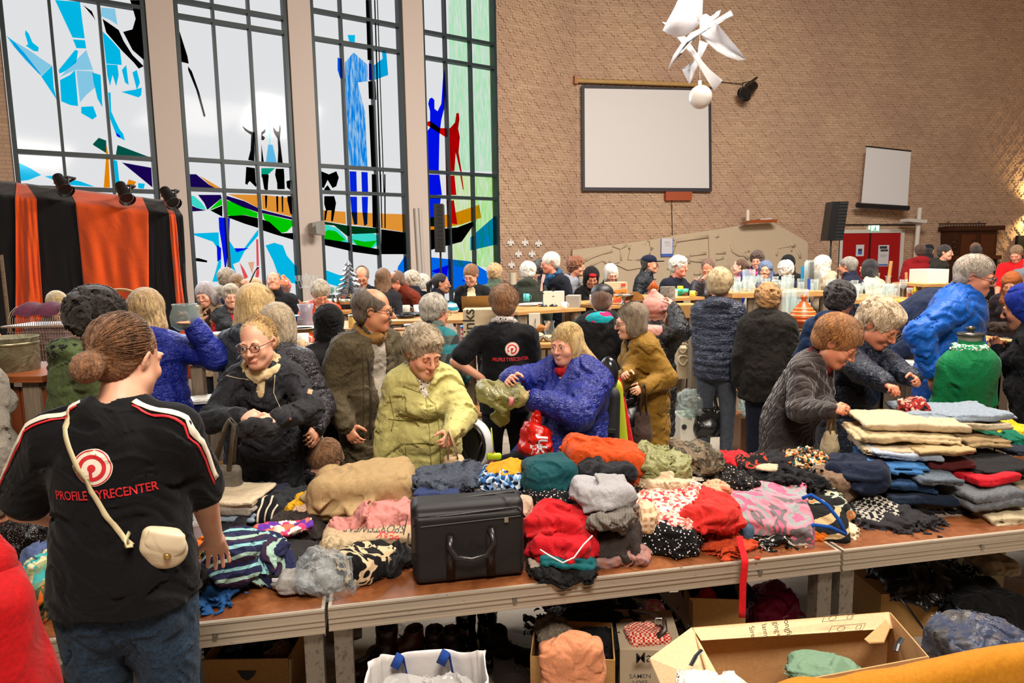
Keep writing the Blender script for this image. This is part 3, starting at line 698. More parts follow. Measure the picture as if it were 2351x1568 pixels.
part('top_bar',plain('#1a181c',.5),lambda m: m.tube([backpt(1988,336,.55),backpt(2092,347,.72)],.02,6),s2)
part('wall_arm',plain('#9a948a',.5),lambda m: (m.tube([backpt(1956,490,0),backpt(1956,482,0),backpt(2000,478,.5)],.02,6)),s2)
flatbox('junction_box',plain('#a84c26',.5),1524,441,1583,461,.0,.16,'reddish-brown wooden case mounted under the large screen','wall box')
m =MB(); m.tube([backpt(1542,461,.05),backpt(1544,545,.05)],.01,6); tag(m.build('cable',plain('#3a2c26',.6)),'dark cable running down the bricks below the large screen','cable')
pj =empty('projector_post',backpt(2104,640,.6),0,'white post carrying a projector right of the red door','projector')
part('post',white,lambda m: m.tube([backpt(2094,690,.6),backpt(2112,477,.6)],.06,10),pj)
part('projector_body',white,lambda m: m.prism([backpt(2068,503,.5),backpt(2108,506,.5),backpt(2106,514,.5),backpt(2065,510,.5)],NB,.35),pj)
part('arm',metal('#c8c8c8'),lambda m: m.tube([backpt(2048,513,.6),backpt(2110,513,.6)],.02,6),pj)
# organ-like carved cabinet and dark doorway
cb =empty('carved_cabinet',backpt(2205,600,.3),0,'dark carved wooden cabinet against the brick wall right of the door','cabinet')
dk =wood('#4c2410','#2c120a',5); dk2 =wood('#6a361a','#401c0c',8)
def cbx(x0,y0,x1,y1,h0,h1): 
 a,zt_ =bs(x0,y0); b,zb_ =bs(x1,y1); return lambda m: bbox_(m,a,b,zb_,zt_,h0,h1)
a_,zc_ =bs(2160,530)
part('body',dk,lambda m: bbox_(m,a_,bs(2260,530)[0],0,zc_,0,.45),cb)
part('cornice',dk,cbx(2153,521,2267,530,0,.6),cb)
part('door',dk2,cbx(2178,540,2206,588,.45,.48),cb); part('door',dk2,cbx(2222,540,2250,588,.45,.48),cb)
part('shelf_opening',plain('#0c0807',.8),cbx(2165,596,2255,660,.45,.46),cb); part('shelf_edge',dk2,cbx(2160,588,2262,595,.4,.56),cb)
def rail(m):
 for i in range(17):
  x =2158 + i*6.4; m.tube([backpt(x,520,.5),backpt(x,513 - (5 if i in (3,14) else 0),.5)],.022,6)
 m.tube([backpt(2156,514,.5),backpt(2264,513,.5)],.02,6)
part('gallery_rail',dk,rail,cb)
def carve(m):
 for (x,y) in ((2192,562),(2236,562)):
  for k in range(8):
   a =k*PI/4; m.tube([backpt(x,y,.49),backpt(x + 7*math.cos(a),y + 13*math.sin(a),.49)],[.03,.015],6)
part('carving',dk,carve,cb,True)
flatbox('dark_doorway',plain('#0d0b0c',.8),2330,541,2420,720,.02,.12,None,None).__setitem__('kind','structure')
# wall uplight that gives the warm glow at the right edge
l =bpy.data.lights.new('wall_lamp','SPOT'); l.energy =260; l.color =(1,.72,.32); l.spot_size =2.2; l.spot_blend =.9; l.shadow_soft_size =.05
for dz in (1,-1):
 lo =bpy.data.objects.new('wall_lamp_light',l); C.objects.link(lo); p =backpt(2385,478,.25); lo.location =p; lo.rotation_euler =(PI if dz > 0 else 0,0,0)
m =MB(); m.tube([backpt(2385,490,.12),backpt(2385,466,.12)],.1,14); tag(m.build('wall_lamp',plain('#c8b080',.5)),'up and down wall lamp with a warm glow on the bricks','wall lamp')
# concrete relief wall with lectern board
t =NT('relief_concrete'); v =t.co(); t.col(t.mix(t.noise(v,40,4),srgb('#d4c2a8'),srgb('#c0ae94'))); t.bump(t.noise(v,90,4),.4,.02); conc =t.set(Roughness=.95)
rl =empty('concrete_relief',backpt(1580,640,.2),0,'low carved concrete relief wall with raised lines in front of the bricks','relief wall')
out =[(1310,574),(1405,562),(1480,552),(1540,541),(1640,527),(1700,517),(1765,512),(1800,530),(1845,556),(1845,700),(1310,700)]
def prx(poly,h,th): return lambda m: m.prism([backpt(x,y,h) for x,y in poly],NB,th)
g0 =part('slab',conc,prx([(x,y) for x,y in out],.05,.20),rl)
def lines():
 Z =lambda x,y: (1250 + x/5.8775,440 + y/5.8775); Y2 =lambda x,y: (1500 + x/5.2275,560 + y/5.2275)
 L =[([Z(550,930),Z(640,880),Z(780,830),Z(915,798)],4),([Z(620,1000),Z(780,925),Z(835,965)],3),([Z(870,935),Z(940,960),Z(1000,940),Z(1050,962),Z(1100,940),Z(1350,955)],4),
         ([Z(920,725),Z(1020,765),Z(1110,715)],4),([Z(1130,755),Z(1370,720)],5),([Z(1390,665),Z(1480,670)],3),([Z(1770,665),Z(2000,630),Z(2210,605)],5),([Z(2280,605),Z(2350,600)],4),
         ([Z(1960,855),Z(2180,830)],4),([Z(1950,910),Z(2150,935)],5),([Z(1850,925),Z(1910,910),Z(1925,970),Z(1955,970),Z(1960,900),Z(1935,860),Z(1910,885)],3),([Z(1700,690),Z(1700,660),Z(1740,635),Z(1765,660),Z(1760,720),Z(1720,735),Z(1700,690)],4),
         ([Z(1160,920),Z(1340,905)],3),([Z(1030,770),Z(1035,930)],3),([Z(1500,700),Z(1480,760)],3),
         ([Y2(930,0),Y2(960,90),Y2(1030,130),Y2(1090,130),Y2(1135,180)],5),([Y2(1100,100),Y2(1130,70),Y2(1150,95)],3),([Y2(1130,165),Y2(1210,120)],3),([Y2(720,105),Y2(865,105)],4),([Y2(750,185),Y2(840,165)],4),
         ([Y2(430,190),Y2(610,210)],5),([Y2(440,120),Y2(620,110)],3),([Y2(485,355),Y2(570,350)],5),([Y2(1640,10),Y2(1700,15)],4),([Y2(1660,90),Y2(1640,40)],3),([Y2(1700,40),Y2(1750,110),Y2(1760,170)],4),([Y2(1500,50),Y2(1600,30),Y2(1700,40)],2),([Y2(1480,60),Y2(1480,140)],3),([Y2(165,290),Y2(215,305)],3),([Y2(780,280),Y2(870,270)],3),([Y2(900,180),Y2(900,330)],3),([Y2(1050,170),Y2(1050,250)],3)]
 for pts,wd in L: part('raised_line',conc,lambda m: m.tube([backpt(x,y,.26) for x,y in pts],.012*wd*.9,6,flat=.9),rl,True)
lines()
[part('raised_block',conc,lambda m: m.prism([backpt(x,y,.25) for x,y in q],NB,.06),rl) for q in ([(1448,563),(1478,560),(1500,570),(1470,600),(1440,596)],[(1625,545),(1640,540),(1642,640),(1628,640)],[(1490,552),(1506,550),(1506,640),(1494,640)],[(1410,606),(1480,592),(1484,612),(1440,620)],[(1538,600),(1552,560),(1560,600),(1556,680),(1540,680)])]
lb_ =empty('lectern_board',backpt(1735,508,.3),0,'wooden reading board with white sheets on top of the relief wall','reading board')
part('board',wood('#b05c28','#8a4018',4),lambda m: m.prism([backpt(1698,514,.45),backpt(1720,506,.45),backpt(1772,505,.45),backpt(1770,511,.45)],NB,.3),lb_)
part('paper',paper,lambda m: m.prism([backpt(1735,504,.5),backpt(1760,501,.5),backpt(1764,504,.5),backpt(1738,506,.5)],NB,.2),lb_)
m =MB(); m.tube([backpt(1717,507,.55),backpt(1717,482,.55)],.05,12); tag(m.build('candle',plain('#e6dac4',.4)),'thick cream candle on the reading board of the relief wall','candle')
# white dove cutouts on the brick
dv =plain('#e8e6e4',.6)
doves =[(1172,556),(1205,556),(1236,558),(1190,582),(1221,582),(1174,607),(1205,607),(1237,608)]
dposs =['at the left end of the top row','in the middle of the top row','at the right end of the top row','left one of the middle row','right one of the middle row','at the left end of the bottom row','in the middle of the bottom row','at the right end of the bottom row']
for i,(x,y) in enumerate(doves):
 pf =(lambda a,b: wallpt(a,b,.05)) if x < 1300 else None
 q =[(0,-9),(1.5,-6),(2,-2),(6,-4),(8,2),(8,5),(3,3),(3,7),(5,9),(0,8),(-5,9),(-3,7),(-3,3),(-8,5),(-8,2),(-6,-4),(-2,-2),(-1.5,-6)]
 m =MB(); m.prism([wallpt(x + a,y + b,.05) for a,b in q],NW,.012); tag(m.build('dove_cutout',dv),'white paper dove on the brick wall, ' + dposs[i],'dove ornament','white doves on the brick wall')
# hanging white mobile with ball
MD =4.3
mob =empty('hanging_mobile',P(1608,250,MD),0,'white sculptural hanging lamp of curved blades with a ball below','hanging ornament')
t =NT('white_plastic'); t.col(srgb('#e9eaf0')); wp =t.set(Roughness=.35,Subsurface_Weight=.0)
Zm =lambda x,y: (1480 + x/6.03,y/6.03)
def blade(name,pts,dd,curl=.0):
 """one curved sheet, thick 3 mm, outline in space at distance MD+dd with a bow"""
 q =[Zm(*p) for p in pts]; cx =sum(a for a,b in q)/len(q); cy_ =sum(b for a,b in q)/len(q); n =len(q)
 rings =[]
 for f in (0,.5,1):
  rings.append([P(cx + (a - cx)*f,cy_ + (b - cy_)*f,MD + dd + curl*f*f) for a,b in q])
 vs =rings[1] + rings[2] + [rings[0][0]]; c0 =2*n; th =Vector((0,.004,0))
 fs =[(i,(i + 1) % n,c0) for i in range(n)] + [(i,n + i,n + (i + 1) % n,(i + 1) % n) for i in range(n)]
 k =len(vs); vs2 =vs + [v + th for v in vs]; fs2 =fs + [tuple(reversed([i + k for i in f])) for f in fs] + [(n + i,k + n + i,k + n + (i + 1) % n,n + (i + 1) % n) for i in range(n)]
 return meshobj(name,[v - mob.location for v in vs2],fs2,wp,mob,True)
blade('blade',[(490,-60),(690,-60),(720,120),(760,330),(640,450),(560,490),(440,510),(340,470),(250,420),(310,290),(400,130)],0,.12)
blade('blade',[(240,300),(310,315),(290,350)],.1)
blade('blade',[(770,450),(860,370),(1000,320),(1100,440),(1250,620),(1405,825),(1300,835),(1150,790),(1000,710),(880,600)],.05,-.10)
blade('blade',[(315,970),(400,760),(520,580),(640,455),(800,380),(1000,260),(1190,145),(1230,215),(1000,320),(760,460),(600,560),(450,760)],-.12,.0)
blade('blade',[(450,515),(560,500),(660,640),(790,830),(900,960),(1080,1110),(965,1260),(850,1080),(700,830),(560,650)],.02)
blade('blade',[(880,600),(760,560),(740,700),(690,820),(600,950),(520,960),(620,1175),(740,900),(790,790)],.12)
blade('blade',[(760,260),(790,210),(850,190),(930,240),(1000,160),(1055,140),(1030,220),(900,330),(770,420)],.08)
blade('blade',[(700,-40),(805,-40),(800,200),(740,300),(710,150)],.06)
part('wire',plain('#e0e0e0',.4),lambda m: m.tube([P(1606,-60,MD + .02),P(1607,190,MD + .02)],.0015,5),mob)
part('socket',wp,lambda m: m.tube([P(1607,185,MD),P(1607,200,MD)],.011,12),mob)
def ball(m):
 c =P(1608,223,MD); r =25.5/FP*MD
 m.grid(lambda u,v: c + Vector((math.cos(2*PI*u)*math.sin(PI*v),math.sin(2*PI*u)*math.sin(PI*v),math.cos(PI*v)))*r,33,17)
part('ball',plain('#e8e4df',.15,name='gloss_white'),ball,mob,True)
# spotlight on the back wall
sp1 =empty('stage_spotlight',backpt(1720,200,.4),0,'black theatre spotlight on a bracket right of the large screen','spotlight')
blackm =plain('#141416',.4)
def spot_parts(e,c,dirv,r,L,arm):
 dirv =Vector(dirv).normalized(); c =Vector(c)
 part('housing',blackm,lambda m: m.tube([c - dirv*L*.6,c - dirv*L*.55,c - dirv*L*.1,c + dirv*L*.45],[r*.55,r*.8,r*.9,r],14),e,False)
 part('barn_door',blackm,lambda m: (m.tube([c + dirv*L*.45,c + dirv*L*.6],[r*1.05,r*1.25],14,False)),e)
 part('yoke',blackm,lambda m: m.tube([c + Vector((-r*1.1,0,0)),c + Vector((-r*1.1,0,r*1.1)),Vector(arm),c + Vector((r*1.1,0,r*1.1)),c + Vector((r*1.1,0,0))],.012,6),e)
spot_parts(sp1,backpt(1720,206,.5),(-.7,-.5,-.6),.16,.42,backpt(1727,186,.3))
part('wall_bracket',blackm,lambda m: m.tube([backpt(1738,178,0),backpt(1712,196,.4)],.03,6),sp1)
m =MB(); m.tube([backpt(1655,188,.05),backpt(1690,192,.05),backpt(1708,192,.1)],.012,5); tag(m.build('lamp_cable',plain('#5a4a3e',.6)),'thin cable from the large screen to the wall spotlight','cable')
# line-array loudspeakers
def speaker(x0,y0,x1,y1,d,label,lean):
 a =P(x0,y0,d); b =P(x1,y1,d); cx =(a.x + b.x)/2; wd =abs(b.x - a.x); h =a.z - b.z
 e =empty('column_speaker',(cx,d,b.z),0,label,'loudspeaker')
 def body(m): 
  vs =[(x + lean*z,y,z*h) for z in (0,1) for (x,y) in ((-wd/2,-.12),(wd/2,-.12),(wd/2,.18),(-wd/2,.18))]
  m.add(vs,[(3,2,1,0),(4,5,6,7),(0,1,5,4),(1,2,6,5),(2,3,7,6),(3,0,4,7)])
 m =MB(); body(m); m.build('cabinet',blackm,e)
 m =MB()
 for i in range(12):
  z =h*(i + .15)/12; m.box(-wd/2*.1 + lean*z/h,wd/2*.95 + lean*z/h,-.135,-.12,z,z + h/12*.7)
 m.build('grille',plain('#0c0c0d',.7),e)
 m =MB(); m.tube([(0,.05,0),(0,.05,-b.z + .02)],.018,8); m.tube([(-.3,.05,-b.z + .02),(.3,.05,-b.z + .02)],.015,6); m.tube([(0,-.25,-b.z + .02),(0,.35,-b.z + .02)],.015,6); m.build('stand',blackm,e)
speaker(997,469,1021,579,12.6,'black column loudspeaker on a stand in front of the blue and red window',0)
speaker(1896,464,1929,552,14.0,'black column loudspeaker on a stand left of the red door',.08)
ws =empty('wall_speaker',wallpt(722,525,.3),0,'white loudspeaker mounted on the pier between two windows','loudspeaker')
part('cabinet',plain('#b8b2a8',.5),lambda m: m.prism([wallpt(708,513,.15),wallpt(736,507,.35),wallpt(738,541,.35),wallpt(709,538,.15)],NW,.25),ws)
part('grille',plain('#8e8e90',.6),lambda m: m.prism([wallpt(724,511,.62),wallpt(735,509,.62),wallpt(737,538,.62),wallpt(726,536,.62)],NW,.01),ws)
m =MB(); m.tube([wallpt(955,478,.15),wallpt(968,700,.15)],.05,10); m.tube([wallpt(964,478,.15),wallpt(976,700,.15)],.04,10); tag(m.build('down_pipe',plain('#c4bcb6',.5)),'pale twin pipes down the pier left of the last window','pipe')
# draped backdrop on the left -------------------------------------------------
DD =8.4
odr =cloth('#e8591c','#d64c14',.8,.2,.2,.25,4,'orange_cloth',.3); bdr =cloth('#17151d','#0d0c12',.85,.2,.3,.2,4,'black_cloth',.2)
# strip: (x left, x right) at: top back edge, crease, middle, bottom
strips =[('b',(-70,38),(-70,36),(-70,36),(-70,34)),('o',(38,60),(35,84),(36,94),(35,112)),('b',(60,160),(84,180),(94,200),(108,228)),
          ('o',(156,326),(174,341),(192,342),(222,344)),('b',(326,376),(341,390),(342,402),(343,428)),('o',(376,386),(388,403),(402,418),(424,446)),('b',(386,398),(402,420),(418,428),(444,450))]
dlab =['wide black cloth at the left end of the backdrop','narrow orange cloth between two black cloths of the backdrop','black cloth left of the wide orange cloth','wide orange cloth draped in the middle of the backdrop','black cloth right of the wide orange cloth','thin orange cloth falling at the right end of the backdrop','narrow black cloth at the far right end of the backdrop']
def topy(x): return 415 + (x*.118 if x > 0 else 0)
for i,(cc,a,b,c,d_) in enumerate(strips):
 def fn(u,v,a=a,b=b,c=c,d_=d_,i=i):
  rows =[(0,a,0,.55),(.1,b,38,.0),(.5,c,0,0),(1.0,d_,0,0)]
  for k in range(3):
   if v <= rows[k + 1][0]:
    t_ =(v - rows[k][0])/(rows[k + 1][0] - rows[k][0]); xl =rows[k][1][0]*(1 - t_) + rows[k + 1][1][0]*t_; xr =rows[k][1][1]*(1 - t_) + rows[k + 1][1][1]*t_; break
  x =xl + (xr - xl)*u; y0 =topy(a[0] + (a[1] - a[0])*u)
  yc =y0 + 34; yb =870
  if v <= .1: y =y0 + (yc - y0)*(v/.1); dd =DD + .5*(1 - v/.1)
  else: y =yc + (yb - yc)*(v - .1)/.9; dd =DD
  wv =math.sin(u*9 + i*2 + v*1.5)*.5 + math.sin(u*23 + i + v*2)*.25 + math.sin((u*3 - v*2)*9 + i)*.15
  amp =(.015 + .07*max(0,v - .08))*(.6 if cc == 'b' else 1)
  sag =6*math.sin(PI*u)*max(0,1 - abs(v - .05)*8) if v < .2 else 0
  return P(x,y + sag*.3,dd - amp*wv - .012*(i % 2))
 m =MB(); m.grid(fn,40,60); o =m.build('backdrop_cloth',odr if cc == 'o' else bdr,None,True); tag(o,dlab[i],'draped cloth','cloths of the draped backdrop')
 sm =o.modifiers.new('s','SOLIDIFY'); sm.thickness =.006
m =MB(); m.tube([P(-70,417,DD + .52),P(398,466,DD + .52)],.025,8)
for x in (-60,150,300,396): m.tube([P(x,topy(x) + 3,DD + .52),Vector((P(x,topy(x),DD + .52).x,DD + .52,0))],.03,8)
tag(m.build('backdrop_rail',blackm),'black metal rail and posts behind the draped cloths','rail')
for (x,y,dx,lab) in ((142,422,.6,'black spotlight above the narrow orange cloth of the backdrop'),(284,441,.5,'black spotlight above the wide orange cloth'),(388,452,.6,'black spotlight at the right end of the backdrop')):
 c =P(x,y,DD - .02); e =empty('stage_spotlight',c,0,lab,'spotlight','spotlights on the backdrop rail')
 spot_parts(e,c,(dx,-.45,-.65),.075,.24,c + Vector((-.02,.3,.10)))
 part('clamp',blackm,lambda m: m.tube([c + Vector((-.02,.3,.10)),P(x - 12,topy(x) + 2,DD + .5)],.015,6),e)
# ------------------------------------------------------------ people
def rx(a): a =math.radians(a); return Matrix(((1,0,0),(0,math.cos(a),-math.sin(a)),(0,math.sin(a),math.cos(a))))
def ry(a): a =math.radians(a); return Matrix(((math.cos(a),0,math.sin(a)),(0,1,0),(-math.sin(a),0,math.cos(a))))
def rz(a): a =math.radians(a); return Matrix(((math.cos(a),-math.sin(a),0),(math.sin(a),math.cos(a),0),(0,0,1)))
def upv(L,S=0): return ry(S) @ rx(L) @ Vector((0,0,1))
def ik(a,b,l1,l2,pole):
 a,b,pole =Vector(a),Vector(b),Vector(pole); d =b - a; L =d.length
 if L > (l1 + l2)*.995: b =a + d*((l1 + l2)*.995/L); d =b - a; L =d.length
 L =max(L,abs(l1 - l2) + .02); x =(l1*l1 - l2*l2 + L*L)/(2*L); h =math.sqrt(max(l1*l1 - x*x,0)); u =d.normalized()
 p =pole - u*pole.dot(u); p =p.normalized() if p.length > 1e-5 else u.orthogonal().normalized()
 return a + u*x + p*h,b
def hand(S,wrist,dirv,pn,side,curl=25,sc=1.0,spread=7,fat=1.0,pinch=False):
 """palm and five separate jointed fingers; pn = palm normal (away from back of hand); side=+1 thumb on the u side"""
 d =Vector(dirv).normalized(); n =Vector(pn); n =(n - d*n.dot(d)).normalized(); u =d.cross(n).normalized()*side
 w =Vector(wrist); tips =[]
 kn =[]
 for i,(off,ln,r) in enumerate(((.030,.072,.0086),(.010,.080,.0088),(-.010,.075,.0084),(-.029,.058,.0074))):
  k =w + d*(.088 - .004*abs(i - 1))*sc + u*off*sc; kn.append(k)
  S.cone(w + d*.012*sc + u*off*.55*sc,k,.0145*sc*fat,.0105*sc*fat,.018)
  ang =spread*(1.5 - i)*.8; dd =(d*math.cos(math.radians(ang)) + u*math.sin(math.radians(ang))).normalized()
  p =k; c =0; cc =curl*(1 + .12*i)
  for f,(fl,rr) in enumerate(((.45,1),(.31,.93),(.24,.84))):
   c += cc*(.8 if f == 0 else 1.15); e =math.radians(c); v =dd*math.cos(e) + n*math.sin(e); q =p + v*ln*fl*sc
   S.cone(p,q,r*rr*sc*fat,r*rr*.92*sc*fat,.004); p =q
  tips.append(p)
 t0 =w + d*.022*sc + u*.024*sc; t1 =t0 + (d*.5 + u*.75 + n*.25).normalized()*.042*sc
 tv =(d*.85 + u*.35 + n*(.3 + .02*curl)).normalized(); t2 =t1 + tv*.032*sc; t3 =t2 + (tv + d*.1 + n*.1 - u*.25*(curl > 20)).normalized()*.026*sc
 S.cone(w + d*.01*sc,t1,.015*sc*fat,.0125*sc*fat,.015); S.cone(t1,t2,.0115*sc*fat,.0102*sc*fat,.006); S.cone(t2,t3,.010*sc*fat,.0088*sc*fat,.004)
 return tips
class Head:
 def __init__(s,c,R,k): s.c =Vector(c); s.R =R; s.k =k; s.Rn =np.array(R,F32)
 def p(s,x,y,z): return s.c + s.R @ (Vector((x,y,z))*s.k)
 def e(s,S,c,r,k=.02,rot=None,sub=False):
  R =s.R if rot is None else s.R @ Euler([math.radians(a) for a in rot]).to_matrix()
  S.ell(s.p(*c),[q*s.k for q in r],k*s.k,np.array(R,F32),sub)
 def cn(s,S,a,b,ra,rb=None,k=.02): S.cone(s.p(*a),s.p(*b),ra*s.k,(ra if rb is None else rb)*s.k,k*s.k)
 def loc(s,p): return ((p - np.array(s.c,F32)) @ s.Rn)/s.k
def face(S,h,smile=0,chub=0.0,old=0,nose=1.0,open_=False):
 h.e(S,(0,.012,.032),(.0745,.094,.086),.02); h.e(S,(0,-.025,-.035),(.058 + .01*chub,.062,.080),.035)
 h.e(S,(0,-.068,-.093),(.024 + .006*chub,.021,.019),.028); h.cn(S,(.045 + .008*chub,-.01,-.060),(.014,-.066,-.096),.017 + .005*chub,.014,.03); h.cn(S,(-.045 - .008*chub,-.01,-.060),(-.014,-.066,-.096),.017 + .005*chub,.014,.03)
 for x in (1,-1):
  h.e(S,(x*.036,-.066,-.034),(.024 + .005*chub,.020,.022 + .004*smile),.022)
  h.e(S,(x*.031,-.100,.004),(.017,.013,.0105),.012,None,True)
  h.e(S,(x*.031,-.0795,.003),(.0135,.0125,.0125),.003)
  if not open_: h.e(S,(x*.031,-.081,.001),(.0145,.0125,.012),.002)
  else: h.e(S,(x*.031,-.0805,.0085),(.0165,.0140,.0080),.002,(10,0,0)); h.e(S,(x*.031,-.0800,-.0085),(.0155,.0130,.0055),.002)
  h.e(S,(x*.031,-.087,.021),(.021,.008,.0065),.012)
  h.e(S,(x*.077,.008,-.004),(.0075,.0175,.031),.006,(0,x*12,x*-18)); h.e(S,(x*.084,.002,.002),(.006,.009,.016),.004,(0,x*12,x*-18),True)
  h.e(S,(x*.0105,-.101,-.036),(.0085,.009,.0075),.005)
 h.cn(S,(0,-.090,.014),(0,-.113*(.5 + .5*nose),-.030),.0075,.0095*nose,.012); h.e(S,(0,-.112,-.033),(.0095*nose,.009,.0085),.006)
 h.e(S,(0,-.092,-.064),(.022 + .006*smile,.009,.0055),.006); h.e(S,(0,-.090,-.0735),(.018 + .006*smile,.009,.006),.005)
 h.cn(S,(-.024 - .006*smile,-.096,-.0685 + .009*smile),(0,-.104,-.0688),.0018,.0018,.0015); S.it[-1] =S.it[-1][:9] + (True,)
 h.cn(S,(.024 + .006*smile,-.096,-.0685 + .009*smile),(0,-.104,-.0688),.0018,.0018,.0015); S.it[-1] =S.it[-1][:9] + (True,)
 if old or smile:
  for x in (1,-1): h.cn(S,(x*.018,-.104,-.040),(x*.034,-.088,-.070),.0022,.0016,.004); S.it[-1] =S.it[-1][:9] + (True,)
def hairgeo(S,h,st,thick=1.0,neck=None,down=None,seed=0):
 t =.010*thick; k =.02
 def cap(f=1.0,low=-.02): h.e(S,(0,.026,.037),(.078 + t*f,.097 + t*f,.086 + t*f),.01)
 cutf =lambda z=-.052,rx_=.070,y=-.125,rz_=.098: h.e(S,(0,y,z),(rx_,.075,rz_),.022,None,True)
 ears =lambda: [h.e(S,(x*.088,-.004,-.012),(.020,.030,.034),.008,None,True) for x in (1,-1)]
 if st in ('short','ring','buzz','curly','wavy','spiky'):
  f ={'buzz': .35,'curly': 3.0,'wavy': 1.8,'spiky': 1.8}.get(st,1.0)
  cap(f); h.e(S,(0,.060,-.025),(.066 + t*f*.6,.045 + t*f,.060),.02)
  if st in ('curly','wavy','spiky'): h.e(S,(0,-.03,.085),(.066,.06,.035),.02)
  cutf(-.050 if st != 'ring' else -.04); h.e(S,(0,-.04,-.10),(.12,.085,.075),.01,None,True)
  if st != 'curly': ears()
  if st == 'ring': h.e(S,(0,-.035,.105),(.070,.095,.062),.012,None,True)
 elif st in ('bob','long','longloose'):
  cap(1.3); h.e(S,(0,.062,-.045),(.076 + t,.050,.085),.03)
  for x in (1,-1): h.e(S,(x*.074,-.002,-.035),(.022,.052,.078 + (.03 if st != 'bob' else 0)),.02)
  if st != 'bob':
   q =down if down is not None else h.p(0,.12,-.28)
   S.cone(h.p(0,.06,-.04),q,.075*h.k,.055*h.k,.03,(1,1.3,1),np.array(h.R,F32))
   for x in (.05,-.05): S.cone(h.p(x,.05,-.04),Vector(q) + h.R @ Vector((x,0,.04)),.045*h.k,.03*h.k,.03)
  cutf(-.055,.058)
 elif st in ('bun','pony','tight'):
  cap(.45); h.e(S,(0,.055,-.02),(.066,.045,.055),.02); cutf(-.044,.067,-.125,.096); h.e(S,(0,-.05,-.10),(.12,.09,.085),.01,None,True); ears()
  if st == 'bun': h.e(S,(0,.135,-.035),(.046,.036,.044),.012); h.e(S,(0,.110,-.02),(.03,.03,.03),.02)
  if st == 'pony': h.cn(S,(0,.11,.03),(0,.165,-.02),.028,.032,.01); h.cn(S,(0,.165,-.02),(0,.155,-.20),.032,.014,.01)
 if st == 'curly': S.wrinkle(.014*thick,95,seed=seed,ridge=True)
 elif st in ('wavy',): S.wrinkle(.006,70,(1,1,.6),seed=seed,ridge=True)
 elif st == 'spiky': S.wrinkle(.009,120,(1,1,.35),seed=seed,ridge=True)
 if st != 'curly':
  ce =h; bun =st in ('bun','tight','pony')
  def f(p):
   l =h.loc(p)
   if bun: u =np.arctan2(l[:,0],l[:,2] - .0 + .3*(l[:,1] - .1)); w =l[:,1]
   else: u =np.arctan2(l[:,0],l[:,1] - .01); w =l[:,2]
   a =.0016 if st in ('buzz','ring') else .0028
   return (a*(np.sin(u*38 + 3*np.sin(w*26 + seed))*.6 + np.sin(u*83 + 5*np.sin(w*19))*.5)).astype(F32)
  S.fn(f,.004)
def strands(h,st,n,mat,root,thick,seed,down):
 rs =random.Random(seed); m =MB(); t =.010*thick*{'curly': 2.6,'wavy': 1.7,'spiky': 1.7,'bun': .4,'tight': .4,'pony': .4}.get(st,1.1) + .001
 rad =Vector((.079 + t,.098 + t,.088 + t)); cen =Vector((0,.020,.036)); vs =m.v; fs =m.f
 for _ in range(n):
  pts =[]
  if st in ('bun','pony','tight'):
   a =rs.uniform(-PI,PI)*.62; d0 =Vector((math.sin(a)*.95,-.55 + .5*abs(a)/2,math.cos(a)*.8 + .1)).normalized(); d1 =Vector((rs.uniform(-.25,.25),1,-.25 + rs.uniform(-.2,.25))).normalized(); k =9; lift =rs.choice((0,0,0,.5,1))*rs.random()*.010
   f0 =rs.uniform(0,.4)
   for i in range(k):
    f =f0 + (1 - f0)*i/(k - 1); v =d0.lerp(d1,f).normalized(); v =Vector((v.x*rad.x,v.y*rad.y,v.z*rad.z)); pts.append(cen + v*(1 + lift*10*math.sin(f*3.1)))
  else:
   az =rs.uniform(-PI,PI); th =math.acos(rs.uniform(-.15,1)); k =8; tw =rs.uniform(-.5,.5); ln =rs.uniform(.5,1.0)*(.9 if st in ('bob','long') else .55); lift =rs.random()*.006 + (.012*rs.random() if st in ('wavy','spiky') else 0)
   for i in range(k):
    f =i/(k - 1); t_ =th + ln*f; q =Vector((math.sin(t_)*math.sin(az + tw*f),math.sin(t_)*-math.cos(az + tw*f)*1,math.cos(t_)))
    q =Vector((q.x,q.y*math.cos(.3) + q.z*math.sin(.3),q.z*math.cos(.3) - q.y*math.sin(.3))); p =cen + Vector((q.x*rad.x,q.y*rad.y,q.z*rad.z))*(1 + lift*8*f)
    lim =.055 if st != 'ring' else .5
    if p.y < -.035 and p.z < lim: break
    if p.y < .02 and p.z < -.005 and st not in ('bob','long'): break
    if st == 'ring' and p.z > .055 and p.y < .06: break
    if p.z < -.07 and st not in ('bob','long','longloose'): break
    pts.append(p)
  if len(pts) < 3: continue
  if st == 'curly':
   for i,p in enumerate(pts): pts[i] =p + Vector((math.sin(i*2.1 + az*9),math.cos(i*2.3 + th*7),math.sin(i*1.9)))*.006
  r =.0009*h.k*(1 if n > 500 else 1.3); W_ =[h.p(*p) for p in pts]; b =len(vs)
  for i,p in enumerate(W_):
   rr =r*(1 - .6*i/len(W_))
   for a in (0,2.1,4.2): vs.append(p + h.R @ Vector((math.cos(a)*rr,math.sin(a)*rr,math.sin(a + 1)*rr)))
  for i in range(len(W_) - 1):
   for a in range(3): fs.append((b + i*3 + a,b + i*3 + (a + 1) % 3,b + (i + 1)*3 + (a + 1) % 3,b + (i + 1)*3 + a))
 m.mi =[0]*len(fs)
 if vs: o =m.build('loose_hair',mat,root,True); o['kind'] ='stuff'
EYEW =None
